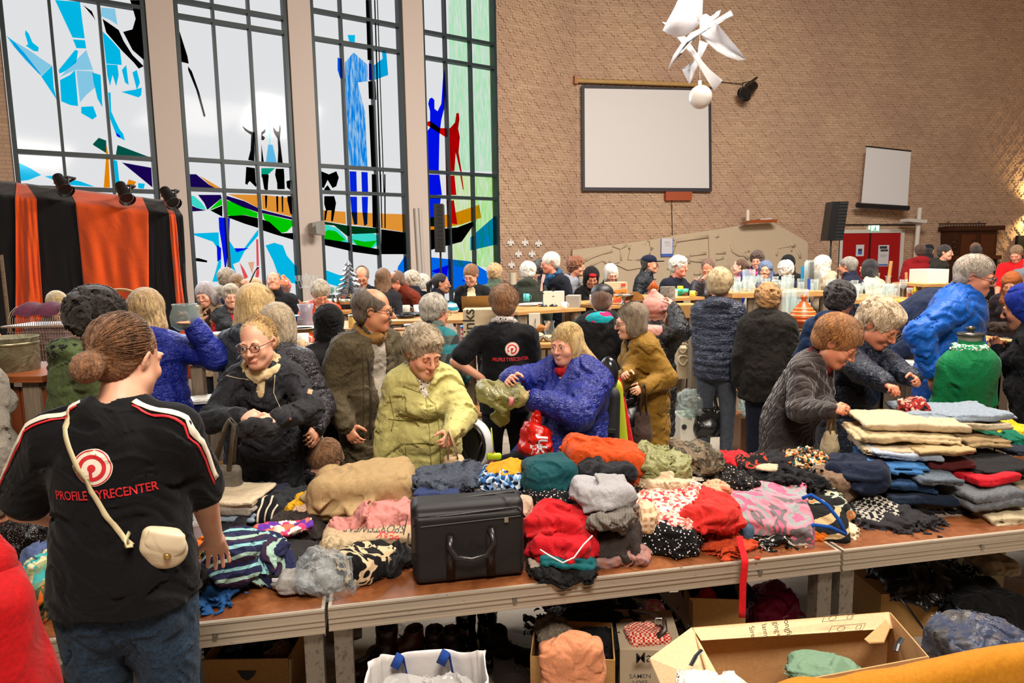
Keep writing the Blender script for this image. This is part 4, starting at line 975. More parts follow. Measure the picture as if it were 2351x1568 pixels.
def eyes(h,parent,gaze=(0,0),col='#3a3d3a'):
 wm =plain('#e6e0da',.2,name='eye_white'); im =plain(col,.2,name='iris'); bm_ =plain('#0a0808',.1,name='pupil')
 for x in (1,-1):
  m =MB(); r =.0127*h.k; c =h.p(x*.031,-.0812,.001); n =15
  g =h.R @ (rz(gaze[0]) @ rx(gaze[1]) @ Vector((0,-1,0))); a =g.orthogonal().normalized(); b =g.cross(a)
  vs =[]; fs =[]; mi =[]
  rings =[0.0,.22,.52,.8,1.1,1.57]
  for t_ in rings:
   for k in range(n): f =2*PI*k/n; vs.append(c + (g*math.cos(t_) + (a*math.cos(f) + b*math.sin(f))*math.sin(t_))*r)
  for i in range(len(rings) - 1):
   for k in range(n): fs.append((i*n + k,i*n + (k + 1) % n,(i + 1)*n + (k + 1) % n,(i + 1)*n + k)); mi.append(2 if i == 0 else 1 if i == 1 else 0)
  meshobj('eye',vs,fs,[wm,im,bm_],parent,True,mi)
def glasses(h,parent,col='#5a3a30',rimless=False,w=.0245,hh=.0185):
 m =MB(); cm =plain(col,.35,0.3 if rimless else 0)
 r =(.0012 if rimless else .0021)*h.k
 for x in (1,-1):
  m.tube([h.p(x*.032 + w*math.cos(a)*(1 - .08*abs(math.sin(a))),-.109 + .003*abs(math.cos(a)),-.001 + hh*math.sin(a)) for a in [2*PI*i/18 for i in range(19)]],r,6)
  m.tube([h.p(x*.056,-.105,.006),h.p(x*.074,-.07,.008),h.p(x*.083,.005,.006),h.p(x*.083,.02,-.012)],r,6)
 m.tube([h.p(-.008,-.109,.003),h.p(0,-.113,.006),h.p(.008,-.109,.003)],r,6)
 g =m.build('glasses',cm,parent,True)
 m =MB()
 for x in (1,-1): m.add([h.p(x*.032 + w*.95*math.cos(a),-.109,-.001 + hh*.95*math.sin(a)) for a in [2*PI*i/16 for i in range(16)]],[tuple(range(16))])
 m.build('lens',stained('#f4f4f4',name='lens_glass'),g)
def person(label,head,yaw=0,hy=0,hp=0,hr=0,lean=5,side=0,hs=1.0,hh=None,sit=False,fat=1.0,sw=.150,neckf=12,skinc='#d79c7e',hair=('short','#8a8078'),hthick=1.0,hair2=None,
           top=None,under=None,legs='#23252c',la=None,ra=None,hat=None,glass=None,eye=None,gaze=(0,0),smile=0,chub=0,old=0,scarf=None,female=True,z0=0.0,nose=1.0,hdown=None,mus=None,
           curl=30,res=None,group=None,lpn=None,rpn=None,child=1.0,shoes='#1c1a1a',brows='#6a5546',bodyfn=None,turn=True,cat='person',lpole=None,rpole=None,hbuild=True):
 if eye is None: eye =hp < 20
 px,py =head[:2]; yaw =yaw + math.degrees(math.atan((W/2 - px)/FP))*(1 if turn else 0); d =head[2] if len(head) > 2 else .235*FP*hs/hh
 yawv =yaw; Rz_ =rz(yawv)
 hw =P(px,py,d)
 def joints(s):
  pz =.50 if sit else .94
  j ={}; j['pel'] =Vector((0,0,pz))*s; j['wst'] =j['pel'] + upv(lean*.5,side*.5)*.14*s; j['chs'] =j['wst'] + upv(lean,side)*.22*s
  j['nck'] =j['chs'] + upv(lean + neckf*.4,side)*.155*s; j['hed'] =j['nck'] + upv(lean*.6 + neckf + hp*.35,side*.6)*(.085*s + .075*hs) + Vector((0,-.01,0))
  return j
 s =1.0
 for _ in range(6):
  j =joints(s); s *= (hw.z - z0)/max(j['hed'].z,.1)
 s =max(.45,min(1.32,s)); j =joints(s)
 off =Rz_ @ j['hed']
 root =empty('person',(hw.x - off.x,hw.y - off.y,hw.z - off.z),math.radians(yawv),label,cat,group)
 Rinv =Rz_.transposed(); rl =Vector(root.location)
 def L(t):
  """arm target: pixel+depth -> local, or local coords"""
  if t[0] == 'px': return Rinv @ (P(t[1],t[2],t[3]) - rl)
  return Vector(t[1:])*s if t[0] == 'l' else Vector(t)*s
 U_ =upv(lean,side); sh ={}
 for x in (1,-1): sh[x] =j['chs'] + U_*.088*s + ry(side) @ Vector((x*sw*s,.005,0))
 l1,l2 =.285*s,.255*s
 dflt ={1: ('l',.24,.0,.86),-1: ('l',-.24,.0,.86)}
 arms ={}
 for x,t,pole in ((1,la,lpole),(-1,ra,rpole)):
  t =t or dflt[x]; w =L(t); p =Vector(pole) if pole else Vector((x*.32,.35,-.85))
  e,w =ik(sh[x],w,l1,l2,p); arms[x] =(e,w)
 hd =Head(j['hed'],rz(hy) @ ry(hr) @ rx(hp),hs*child)
 far =d
 rb =res or min(.0085,max(.0042,.0021*far)); rc =max(.0055,min(.014,.0026*far))
 # ---- body, one continuous surface
 S =Sdf(); f =fat; sc_ =(1,1.42,1); RL =np.array(ry(side) @ rx(lean),F32)
 S.cone(j['pel'],j['chs'],.125*s*f,.135*s*f,.05,sc_,RL); S.cone(sh[1],sh[-1],.05*s,.05*s,.05)
 S.cone(j['nck'] - U_*.03,j['hed'] + Vector((0,.0,-.04)),.058*s*(1 + .15*chub),.054*hs*(1 + .15*chub),.03)
 face(S,hd,smile,chub,old,nose,eye)
 for x in (1,-1):
  e,w =arms[x]; S.cone(sh[x],e,.050*s*(.6 + .4*f),.040*s*(.7 + .3*f),.03); S.cone(e,w,.040*s*(.7 + .3*f),.0265*s,.02)
  dv_ =(w - e).normalized(); pn =(lpn if x == 1 else rpn) or (-x,.0,-.6); cv =curl if not isinstance(curl,tuple) else curl[0 if x == 1 else 1]
  hand(S,w - dv_*.01,dv_,pn,-x if True else x,cv,.95*(s if s < 1 else 1)*(1 if female else 1.08))
  hp_ =Vector((x*.085*s,0,j['pel'].z - .02*s))
  if sit: kn =hp_ + Vector((x*.04,-.42*s,.02)); an =kn + Vector((0,-.05,-.40*s))
  else: kn =Vector((x*.10*s,-.01,.50*s)); an =Vector((x*.10*s,.03,.09*s))
  S.cone(hp_,kn,.072*s,.048*s,.03); S.cone(kn,an,.046*s,.032*s,.02)
  sh[('k',x)] =(hp_,kn,an)
 sk =skin(skinc); mats =[sk]
 mf =None
 if far < 6:
  a =srgb(skinc); lipm =plain('#bf7666',.45,name='lips'); mats.append(lipm)
  def mf(cn):
   l =hd.loc(cn.astype(F32)); m =(np.abs(l[:,0]) < .024 + .006*smile) & (l[:,2] > -.080 + 0*l[:,0]) & (l[:,2] < -.0595) & (l[:,1] < -.088) & (((l[:,0]/(.021 + .008*smile)) ** 2 + ((l[:,2] + .069)/.0085) ** 2) < 1)
   return m.astype(int)
 body =sdf_obj('body',S,rb,mats,root,mf)
 if far < 6 and brows:
  m =MB()
  for x in (1,-1): m.tube([hd.p(x*.014,-.0935,.0185),hd.p(x*.028,-.0945,.0235),hd.p(x*.045,-.083,.0215)],[.0024*hs,.0028*hs,.0012*hs],6,flat=.7)
  m.build('eyebrows',hairmat(brows),root,True)
 if eye: eyes(hd,root,gaze)
 if glass: glasses(hd,root,*(glass if isinstance(glass,tuple) else (glass,)))
 if mus:
  S =Sdf(); hd.e(S,(0,-.098,-.056),(.026,.010,.008),.005); hd.e(S,(0,-.072,-.098),(.034,.030,.022),.01) if mus[0] == 'b' else None; S.wrinkle(.002,300); sdf_obj('beard' if mus[0] == 'b' else 'moustache',S,.004,hairmat(mus[1:]),root)
 # ---- hair and hat
 if hair and hbuild:
  S =Sdf(); hairgeo(S,hd,hair[0],hthick,None,(L(hdown) if hdown else None),seed=int(px))
  sdf_obj('hair',S,max(.0045,rc*.6),hairmat(hair[1],hair[2] if len(hair) > 2 else None,70),root)
  if d < 6 and not hat and hair[0] != 'buzz': strands(hd,hair[0],int(700 if d < 3 else 420),hairmat(hair[1],hair[2] if len(hair) > 2 else None,70),root,hthick,int(px),L(hdown) if hdown else None)
 if hat:
  S =Sdf(); kind,hm =hat[0],hat[1]
  if kind == 'beanie':
   hd.e(S,(0,.018,.055),(.093,.112,.085),.01); hd.cn(S,(0,.03,.10),(0,.055,.165),.055,.022,.05); hd.e(S,(0,.015,.028),(.097,.116,.03),.008); hd.e(S,(0,-.03,-.075),(.14,.16,.075),.006,None,True); S.wrinkle(.002,120)
  elif kind == 'cap':
   hd.e(S,(0,.015,.060),(.087,.106,.070),.01); hd.e(S,(0,-.0,-.055),(.14,.2,.095),.004,None,True); hd.e(S,(0,-.125,.040),(.070,.080,.008),.008)
  elif kind == 'hijab':
   hd.e(S,(0,.022,.030),(.094,.112,.100),.02); hd.e(S,(0,.04,-.075),(.085,.085,.075),.05); S.cone(hd.p(0,.02,-.10),j['nck'] + Vector((0,-.02,-.04)),.085*hs,.13*s,.05,(1,1.15,1)); hd.e(S,(0,-.125,-.015),(.058,.085,.080),.012,None,True); S.wrinkle(.004,55,(1,1,1.6),2,True)
  elif kind == 'hood':
   hd.e(S,(0,.028,.030),(.105,.118,.112),.02); hd.e(S,(0,.05,-.075),(.1,.09,.085),.05); hd.e(S,(0,-.12,-.01),(.072,.09,.10),.012,None,True); S.wrinkle(.004,45,(1,1,1),2,True)
  sdf_obj({'beanie': 'beanie','cap': 'cap','hijab': 'headscarf','hood': 'hood'}[kind],S,max(.005,rc*.6),hm,root)
  if len(hat) > 2:
   S =Sdf()
   if hat[2] == 'band': hd.e(S,(0,-.012,.058),(.072,.086,.045),.01); hd.e(S,(0,-.02,-.03),(.12,.12,.07),.004,None,True)
   sdf_obj('headband',S,.006,hat[3],root)
 # ---- clothes
 T =dict(mat=None,t=.022,hem=.80,sleeve='long',collar='stand',puff=None,wr=.006,k=1.0,open=False,hoodm=None,flare=1.0,wf=34)
 def garment(T,name):
  S =Sdf(); t_ =T['t']; hem =T['hem']*s
  pf =T['puff']; pz =pz3 =(pf[0],pf[1],1) if pf else None
  wr_ =.128*s*f + t_; cr =.142*s*f + t_
  S.cone(j['wst'],j['chs'] + U_*.03*s,wr_,cr,.05,sc_,RL,pz3)
  if female: S.ell(j['chs'] + RLv(RL,(0,-.085*s*f,-.01)),(.12*s*f + t_*.4,.07*s*f + t_*.6,.075*s),.05,RL)
  if fat > 1.08 or not female: S.ell(j['wst'] + RLv(RL,(0,-.045*s*f,.0)),(.125*s*f + t_,.115*s*f + t_*.6,.12*s),.06,RL)
  if T['collar'] not in ('tee',): pass
  S.cone(sh[1] - U_*.01,sh[-1] - U_*.01,.046*s + t_*.8,None,.04); [S.cone(j['nck'] - U_*.012*s,sh[x].lerp(j['nck'],.15),.050*s,.040*s + t_*.5,.05) for x in (1,-1)]; S.cone(j['nck'] - U_*.02*s,j['chs'],.066*s + t_*.4,.11*s,.05)
  hz_ =min(hem,j['pel'].z)
  if sit:
   S.cone(j['wst'],j['pel'],wr_,.155*s*f + t_,.05,(1,1.3,1))
   if T['hem'] < .8:
    for x in (1,-1): S.cone(sh[('k',x)][0],sh[('k',x)][0].lerp(sh[('k',x)][1],.55),.09*s + t_,.085*s + t_,.06)
  else:
   S.cone(j['wst'],j['pel'],wr_,.148*s*f + t_,.05,(1,1.32,1),None,pz)
   if hem < j['pel'].z: S.cone(j['pel'],Vector((0,0,hem)),.148*s*f + t_,(.150*s*f + t_)*T['flare'],.04,(1,1.3,1),None,pz)
   S.it.append(('p',_a((0,0,hem)),_a((0,0,-1)),0,0,.001,None,None,None,True))
  # neck opening
  for x in (1,-1):
   e,w =arms[x]; dv_ =(w - e).normalized()
   if T['sleeve'] == 'long':
    S.cone(sh[x],e,.049*s*(.6 + .4*f) + t_,.043*s*(.7 + .3*f) + t_,.03,None,None,pf); S.cone(e,w - dv_*.015,.043*s*(.7 + .3*f) + t_,.030*s + t_*.75,.02,None,None,pf)
   elif T['sleeve'] == 'short':
    ud =(e - sh[x]).normalized(); S.cone(sh[x],e - ud*.05,.060*s*(.6 + .4*f) + t_,.056*s*(.6 + .4*f) + t_,.03)
    S.it.append(('p',_a(e - ud*.035*s),_a(ud),0,0,.001,None,None,None,True)) if False else None
  c =T['collar']; nk =j['nck']; nu =upv(lean + neckf*.6,side)
  if c == 'stand': S.cone(nk - nu*.02,nk + nu*.055*s,.080*s,.082*s + .004,.02); S.cone(nk + nu*.05*s,nk + nu*.2*s,.062*s,.085*s,.004); S.it[-1] =S.it[-1][:9] + (True,)
  if c == 'shirt': S.cone(nk - nu*.03,nk + nu*.03*s,.078*s,.070*s,.015); S.cone(nk + nu*.028*s,nk + nu*.2*s,.056*s,.075*s,.004); S.it[-1] =S.it[-1][:9] + (True,)
  if c in ('hood','bigcollar'):
   S.ell(nk + RLv(RL,(0,.085*s,.005)),(.125*s,.070*s,.062*s),.025,RL); S.cone(nk + RLv(RL,(.085*s,.02,.0)),nk + RLv(RL,(.05*s,-.085*s,-.04*s)),.034*s,.022*s,.03); S.cone(nk + RLv(RL,(-.085*s,.02,.0)),nk + RLv(RL,(-.05*s,-.085*s,-.04*s)),.034*s,.022*s,.03)
   S.cone(nk + nu*.03*s,nk + nu*.2*s,.060*s,.085*s,.01); S.it[-1] =S.it[-1][:9] + (True,)
  if c == 'tee': S.cone(nk + nu*.0,nk + nu*.12*s,.072*s,.085*s,.004); S.it[-1] =S.it[-1][:9] + (True,)
  if T.get('vee',scarf is not None and name == 'jacket' and c in ('hood','stand','shirt','bigcollar')):
   S.cone(nk + RLv(RL,(0,-.085*s,.05*s)),nk + RLv(RL,(0,-.16*s*f,-.15*s)),.060*s,.014*s,.015); S.it[-1] =S.it[-1][:9] + (True,)
  if T['open']:
   w_ =T['open']*s; S.box(j['wst'] + RLv(RL,(0,-.20*s,.04)),(w_,.115*s,.34*s),.02,.02,RL,True)
  S.wrinkle(T['wr'],T['wf'],(1,1,.8) if pf else (.8,.8,1.3),int(px) % 97,True,1.5)
  if T['sleeve'] == 'long' and not pf: S.wrinkle(.002,110,(1,1,1),5,True,1)
  o =sdf_obj(name,S,rc,T['mat'],root,None,bodyfn)
  return o
 def RLv(RL,v): return Vector((np.array(RL) @ np.array(v,float)).tolist())
 if under:
  U2 =dict(T); U2.update(dict(t=.008,hem=.85,sleeve='none',collar='shirt')); U2.update(under); garment(U2,U2.get('name','shirt'))
 if top: T2 =dict(T); T2.update(top); garment(T2,T2.get('name','jacket'))
 if legs:
  S =Sdf(); S.cone(j['pel'] + Vector((0,0,.04*s)),j['pel'] - Vector((0,0,.03*s)),.142*s*f,.14*s*f,.03,(1,1.3,1))
  for x in (1,-1):
   hp_,kn,an =sh[('k',x)]; S.cone(hp_,kn,.098*s*(.5 + .5*f),.064*s,.03); S.cone(kn,an,.064*s,.052*s,.02)
  if not sit: S.it.append(('p',_a((0,0,.075*s)),_a((0,0,-1)),0,0,.001,None,None,None,True))
  S.wrinkle(.004,45,(1,1,1.4),3,True,1)
  sdf_obj('trousers',S,rc,legs if not isinstance(legs,str) else cloth(legs,None,.85,.3,.3),root)
  for x in (1,-1):
   an =sh[('k',x)][2]; S =Sdf(); S.cone(an + Vector((0,.02,-.045*s)),an + Vector((0,-.12*s,-.055*s)),.040*s,.034*s,.02,(1,1,1.1)); S.cone(an,an + Vector((0,.02,-.04*s)),.042*s,.042*s,.02); S.plane((0,0,an.z - .088*s),(0,0,-1))
   sdf_obj('shoe',S,max(.009,rc),plain(shoes,.4),root)
 if scarf:
  S =Sdf(); nk =j['nck']; q =[]
  for i in range(12):
   a =2*PI*i/12; q.append(nk + RLv(RL,(.078*s*math.sin(a),.075*s*math.cos(a) - .01,.035*s*math.cos(a) + .02)))
  for i in range(12): S.cone(q[i],q[(i + 1) % 12],.026*s,.026*s,.012)
  if len(scarf) > 1:
   S.cone(nk + RLv(RL,(0,-.07*s,-.01)),nk + RLv(RL,(0,(-.085 - .03*f)*s,-scarf[1])),.045*s,.022*s,.02,(1,1.3,1),RL)
  S.wrinkle(.006,80,(1,1,1.3),7,True,1.5)
  sdf_obj(scarf[2] if len(scarf) > 2 else 'scarf',S,max(.005,rc*.8),scarf[0],root)
 root['_j'] =0; del root['_j']
 return root,dict(j=j,sh=sh,arms=arms,hd=hd,s=s,body=body,L=L,Rinv=Rinv)
_old_one =Sdf.one
PZ3 =1
def _one(s,it,p):
 if it[0] == 'p': return -((p - it[1]) @ it[2])
 return _old_one(s,it,p)
Sdf.one =_one
def decal(name,vs,fs,org,dx,dy,target,parent,mats,mi=None,off=.0025,ray_dir=None):
 """lay flat 2D artwork onto a finished cloth surface (all in the person's own coordinates)"""
 o =bpy.data.objects.new(name,bpy.data.meshes.new(name)); C.objects.link(o); o.parent =parent
 dx =Vector(dx).normalized(); dy =Vector(dy).normalized(); n =dx.cross(dy); org =Vector(org)
 def go(tg):
  me =tg.data; bv =BVHTree.FromPolygons([v.co for v in me.vertices],[p.vertices for p in me.polygons])
  out =[]
  for v in vs:
   p =org + dx*v[0] + dy*v[1]; h =bv.ray_cast(p + n*.3,-n,.6)
   out.append((h[0] + n*off) if h[0] is not None else p)
  o.data.from_pydata([tuple(p) for p in out],[],fs); o.data.update()
  for m in mats: o.data.materials.append(m)
  if mi: o.data.polygons.foreach_set('material_index',mi)
 return o,go
def cut(vs,fs,step):
 """split 2D polygons finely so they can follow a curved surface"""
 import bmesh
 bm =bmesh.new(); bv =[bm.verts.new((v[0],v[1],0)) for v in vs]
 for f in fs:
  try: bm.faces.new([bv[i] for i in f])
  except Exception: pass
 bmesh.ops.triangulate(bm,faces=bm.faces[:])
 xs =[v[0] for v in vs]; ys =[v[1] for v in vs]
 for ax,lo,hi in ((0,min(xs),max(xs)),(1,min(ys),max(ys))):
  k =lo + step
  while k < hi:
   n =(1,0,0) if ax == 0 else (0,1,0); co =(k,0,0) if ax == 0 else (0,k,0)
   bmesh.ops.bisect_plane(bm,geom=bm.verts[:] + bm.edges[:] + bm.faces[:],plane_co=co,plane_no=n); k += step
 bm.verts.index_update(); V_ =[tuple(v.co) for v in bm.verts]; F_ =[[v.index for v in f.verts] for f in bm.faces]; bm.free(); return V_,F_
def disc2d(r0,r1,a0=0,a1=2*PI,n=40,c=(0,0)):
 vs =[]; fs =[]
 for i in range(n + 1):
  a =a0 + (a1 - a0)*i/n
  for r in (r0,r1): vs.append((c[0] + r*math.cos(a),c[1] + r*math.sin(a),0))
 for i in range(n): fs.append((2*i,2*i + 1,2*i + 3,2*i + 2))
 return vs,fs
import builtins
def jk(c,**kw): 
 d =dict(mat=c if not isinstance(c,str) else cloth(c)); d.update(kw); return d
def puffm(c,c2=None,rough=.38): 
 k =('puffm',c,rough)
 if k in MC: return MC[k]
 t =NT('quilted_fabric'); v =t.co(); t.col(t.mix(t.noise(v,30,3),deep(srgb(c)),tuple(x*.75 for x in deep(srgb(c))[:3]) + (1,)))
 t.bump(t.math('ADD',t.math('MULTIPLY',t.noise(v,45,3,.6,1.5),1.0),t.math('MULTIPLY',t.noise(t.co((1,1,3)),14,2),1.0)),.7,.02); t.set(Roughness=rough,Specular_IOR_Level=.5); MC[k] =t.mat; return t.mat
def quiltm(c):
 """diamond quilted cloth"""
 k =('quilt',c)
 if k in MC: return MC[k]
 t =NT('diamond_quilted_cloth'); v =t.co(); sx =t.n('SeparateXYZ'); t.l(v,sx.inputs[0])
 xy =t.math('ADD',sx.outputs[0],t.math('MULTIPLY',sx.outputs[1],.8)); a =t.math('ADD',xy,t.math('MULTIPLY',sx.outputs[2],.62)); b =t.math('SUBTRACT',xy,t.math('MULTIPLY',sx.outputs[2],.62))
 w1 =t.math('ABSOLUTE',t.math('SINE',t.math('MULTIPLY',a,62))); w2 =t.math('ABSOLUTE',t.math('SINE',t.math('MULTIPLY',b,62)))
 h =t.math('MINIMUM',t.math('POWER',w1,.35),t.math('POWER',w2,.35)); t.bump(t.math('ADD',h,t.math('MULTIPLY',t.noise(v,12,2),.8)),.9,.012)
 t.col(t.mix(t.noise(v,60,3),deep(srgb(c)),tuple(x*.7 for x in deep(srgb(c))[:3]) + (1,))); t.set(Roughness=.7,Sheen_Weight=.3,Specular_IOR_Level=.25); MC[k] =t.mat; return t.mat
AFTER =[]
navyT =cloth('#0e0f15','#08090d',.85,.2,.2,.35,7)
redprint =plain('#c8202a',.6,name='red_print'); creamprint =plain('#e6dccb',.6,name='cream_print')
def volunteer_back(root,info,size,zc,back=1,xo=0.0,tilt=0.0):
 """round emblem and lettering printed on the back of a volunteer shirt"""
 j =info['j']; s =info['s']; org =Vector((xo,0,zc)); dx =Vector((-math.cos(tilt),0,math.sin(tilt))); dy =Vector((math.sin(tilt),0,math.cos(tilt)))
 gos =[]; R =size
 def put(nm,v,f,m,off,o_=org):
  v,f =cut(v,f,R*.22); d_,g =decal(nm,v,f,o_,dx,dy,None,root,[m],None,off); gos.append(g)
 put('emblem_disc',*disc2d(0,R),creamprint,.0022); put('emblem_ring',*disc2d(R*.90,R*.955),redprint,.0032)
 put('emblem_letter',*disc2d(R*.50,R*.70,-PI*.52,PI*.97),redprint,.0034); put('emblem_letter',*disc2d(R*.50,R*.70,PI*1.03,PI*1.22),redprint,.0034); put('emblem_letter',*disc2d(0,R*.2,n=20),redprint,.0034)
 put('emblem_letter',[(-R*.14,-R*.68,0),(R*.02,-R*.68,0),(R*.02,-R*.1,0),(-R*.14,-R*.1,0)],[(0,1,2,3)],redprint,.0034)
 v,f =textmesh('PROFILE TYRECENTER',R*.72,.016,.72)
 v,f =cut(v,f,R*.25); d_,g =decal('lettering',v,f,org - dy*R*1.5 - dx*R*.3*back*(1 if xo < 0 else -1),dx,dy,None,root,[redprint],None,.003); gos.append(g)
 return gos
NP ={}
def volunteer(label,size,zc,xo,tilt,**kw):
 hold ={}
 def aft(o):
  for g in hold.get('g',[]): g(o)
 r,i =person(label,bodyfn=aft,**kw)
 i['zc'] =zc; hold['g'] =volunteer_back(r,i,size,zc*i['s'],1,xo,tilt); return r,i
# 1 volunteer in front of the table, seen from behind
vr,vi =volunteer('woman volunteer seen from behind, black t-shirt with round emblem, cream shoulder bag',.048,1.335,.010,.03,
 head=(290,822,1.92),yaw=188,hy=-22,hp=12,hr=-3,lean=3,hs=.97,turn=False,fat=1.15,sw=.156,neckf=22,skinc='#dba88c',chub=.8,hair=('bun','#94653c','#5c3a22'),female=True,
 top=dict(mat=navyT,t=.014,hem=.915,sleeve='short',collar='tee',wr=.005,wf=26,name='tshirt'),legs=cloth('#2c4258','#1c2c40',.85,.4,.4,.4),
 la=('l',.22,-.30,1.02),ra=('px',500,1258,2.14),curl=(25,12),rpn=(0,0,-1),rpole=(-.8,.35,-.5),lpole=(1,.3,-.4),res=.0042)
# white shoulder stripes of the shirt
def stripe(root,info,side,bodyname,w=.010,dz=.0):
 s =info['s']; j =info['j']; e,wr_ =info['arms'][side]; shp =info['sh'][side]; a =j['nck'] + Vector((side*.05,.03,.0)); pts =[a.lerp(shp + Vector((0,.0,.03)),t) for t in (0,.35,.7,1)] + [shp.lerp(e,t) + Vector((side*.03,.0,.02)) for t in (.25,.5,.82)]
 return pts
def strip_on(root,name,pts,outward,w,mat,target_name,off=.003,r=.3):
 """a ribbon of given width that follows the cloth under a path"""
 o =bpy.data.objects.new(name,bpy.data.meshes.new(name)); C.objects.link(o); o.parent =root
 def go():
  tg =[c for c in root.children if c.name.split('.')[0] == target_name][0]; me =tg.data
  bv =BVHTree.FromPolygons([v.co for v in me.vertices],[p.vertices for p in me.polygons]); P_ =[Vector(p) for p in pts]; fine =[]
  for i in range(len(P_) - 1):
   for k in range(6): fine.append(P_[i].lerp(P_[i + 1],k/6))
  fine.append(P_[-1]); vs =[]; fs =[]
  for i,p in enumerate(fine):
   t_ =(fine[min(i + 1,len(fine) - 1)] - fine[max(i - 1,0)]).normalized(); n =Vector(outward(p)).normalized() if callable(outward) else Vector(outward).normalized(); sd =t_.cross(n).normalized()
   for u in (-1,0,1):
    q =p + sd*w*u; h =bv.ray_cast(q + n*r,-n,2*r); q =h[0] + n*off if h[0] is not None else q + n*off; vs.append(q)
  for i in range(len(fine) - 1):
   for u in (0,1): fs.append((3*i + u,3*i + u + 1,3*i + 3 + u + 1,3*i + 3 + u))
  o.data.from_pydata([tuple(v) for v in vs],[],fs); o.data.materials.append(mat); o.data.update(); o.data.polygons.foreach_set('use_smooth',[True]*len(fs))
  sm =o.modifiers.new('s','SOLIDIFY'); sm.thickness =.002; sm.offset =1
 AFTER.append(go); return o
for sd in (1,-1):
 s_ =vi['s']; shp =vi['sh'][sd]; e,w_ =vi['arms'][sd]; a =vi['j']['nck'] + Vector((sd*.055,.03,0))
 pts =[a,a.lerp(shp,.5) + Vector((0,.01,0)),shp + Vector((sd*.01,.01,0)),shp.lerp(e,.35) + Vector((sd*.02,.0,0)),shp.lerp(e,.72) + Vector((sd*.02,0,0))]
 strip_on(vr,'shoulder_stripe',pts,lambda p,sd=sd,shp=shp: (sd*.9*min(1,max(.15,abs(p.x)/abs(shp.x) - .35)*1.5),.55,.8 if abs(p.x) < abs(shp.x)*1.02 else .25),.0085,creamprint,'tshirt')
 strip_on(vr,'shoulder_piping',[p + Vector((0,.014,-.012)) for p in pts],lambda p,sd=sd,shp=shp: (sd*.9*min(1,max(.15,abs(p.x)/abs(shp.x) - .35)*1.5),.55,.8 if abs(p.x) < abs(shp.x)*1.02 else .25),.0028,redprint,'tshirt',.004)
# ring on her hand
# 2 smiling woman
def seam(ro,px,d,mat,w=.0022,tgt='jacket',nm='seam',off=.0012):
 Mi =Matrix.Rotation(-ro.rotation_euler.z,4,'Z') @ Matrix.Translation(-Vector(ro.location)); q =[Mi @ P(x,y,d) for x,y in px]
 out =(Matrix.Rotation(-ro.rotation_euler.z,3,'Z') @ -ray(*px[len(px) // 2])); strip_on(ro,nm,q,out,w,mat,tgt,off,.5)
pipe_m =plain('#b8a88c',.5); dks =plain('#151518',.7)
r2,_ =person('smiling woman in dark grey parka with glasses, blond hair in a bun and cream scarf',head=(592,786),hh=112,hs=1.0,yaw=-12,hy=-14,hp=10,hr=-4,lean=14,fat=.92,sw=.14,skinc='#e6b095',smile=1.2,eye=True,gaze=(-8,4),glass='#5a3228',
 hair=('bun','#dcb478','#a07c48'),hthick=.8,top=jk(cloth('#34353c','#1c1d22',.7,.3,.4,.5,8),t=.024,hem=.62,collar='bigcollar',wr=.008,flare=1.08),scarf=(pattern('soft',['#d9c49c','#c2a77a','#e6d8b4'],30),.10),
 la=('px',632,962,3.06),ra=('px',556,958,3.08),curl=(38,45),lpn=(-.6,0,-.6),rpn=(.6,0,-.5),lpole=(1,.3,-.5),rpole=(-1,.3,-.5),brows='#a08058')
for q in ([(631,860),(628,902),(643,936)],[(518,862),(545,868),(571,872)]): seam(r2,q,3.2,pipe_m,.0018,nm='piping')
for q in ([(574,878),(571,905),(580,946)],[(590,1055),(628,1060),(668,1056)],[(590,1055),(588,1040)],[(500,905),(520,930)],[(656,905),(672,950)]): seam(r2,q,3.2,dks,.003)
seam(r2,[(706,898),(717,901)],3.3,plain('#a88c68',.5),.012,nm='sleeve_patch'); seam(r2,[(664,962),(668,963)],3.1,plain('#8a5a44',.3),.006,nm='snap_button')
# 3 older woman in lime coat
r3,_ =person('older woman in lime green coat looking down with short grey-blond hair and pale scarf',head=(972,808),hh=110,hs=1.04,yaw=6,hy=22,hp=22,lean=10,fat=1.28,skinc='#dda283',old=1,hair=('wavy','#b8a68c','#877558'),hthick=.9,
 top=jk(cloth('#c4bc78','#b0a866',.55,.2,.3,.6,7,sheen=.1),t=.034,hem=.55,collar='shirt',wr=.009,flare=1.08,wf=22),scarf=(pattern('leopard',['#e2dad2','#4a4440','#e2dad2'],60),.12),
 la=('px',1034,1000,3.25),ra=('px',880,1075,3.5),lpole=(1,.2,-.5),curl=(45,20),lpn=(-.5,.6,-.3),brows='#8a7a66')
lms =plain('#8a8448',.7)
for q in ([(924,885),(975,905),(1000,930),(1008,982),(1012,1070)],[(977,907),(985,982),(990,1074)],[(890,962),(945,966),(1004,958)],[(931,1019),(934,1079)],[(931,1019),(985,1016)],[(893,900),(905,960),(898,990)]): seam(r3,q,3.35,lms,.0022)
for x,y in ((926,888),(945,893),(963,897)): seam(r3,[(x - 1,y),(x + 1,y)],3.3,plain('#8c8468',.3),.005,nm='snap_button')
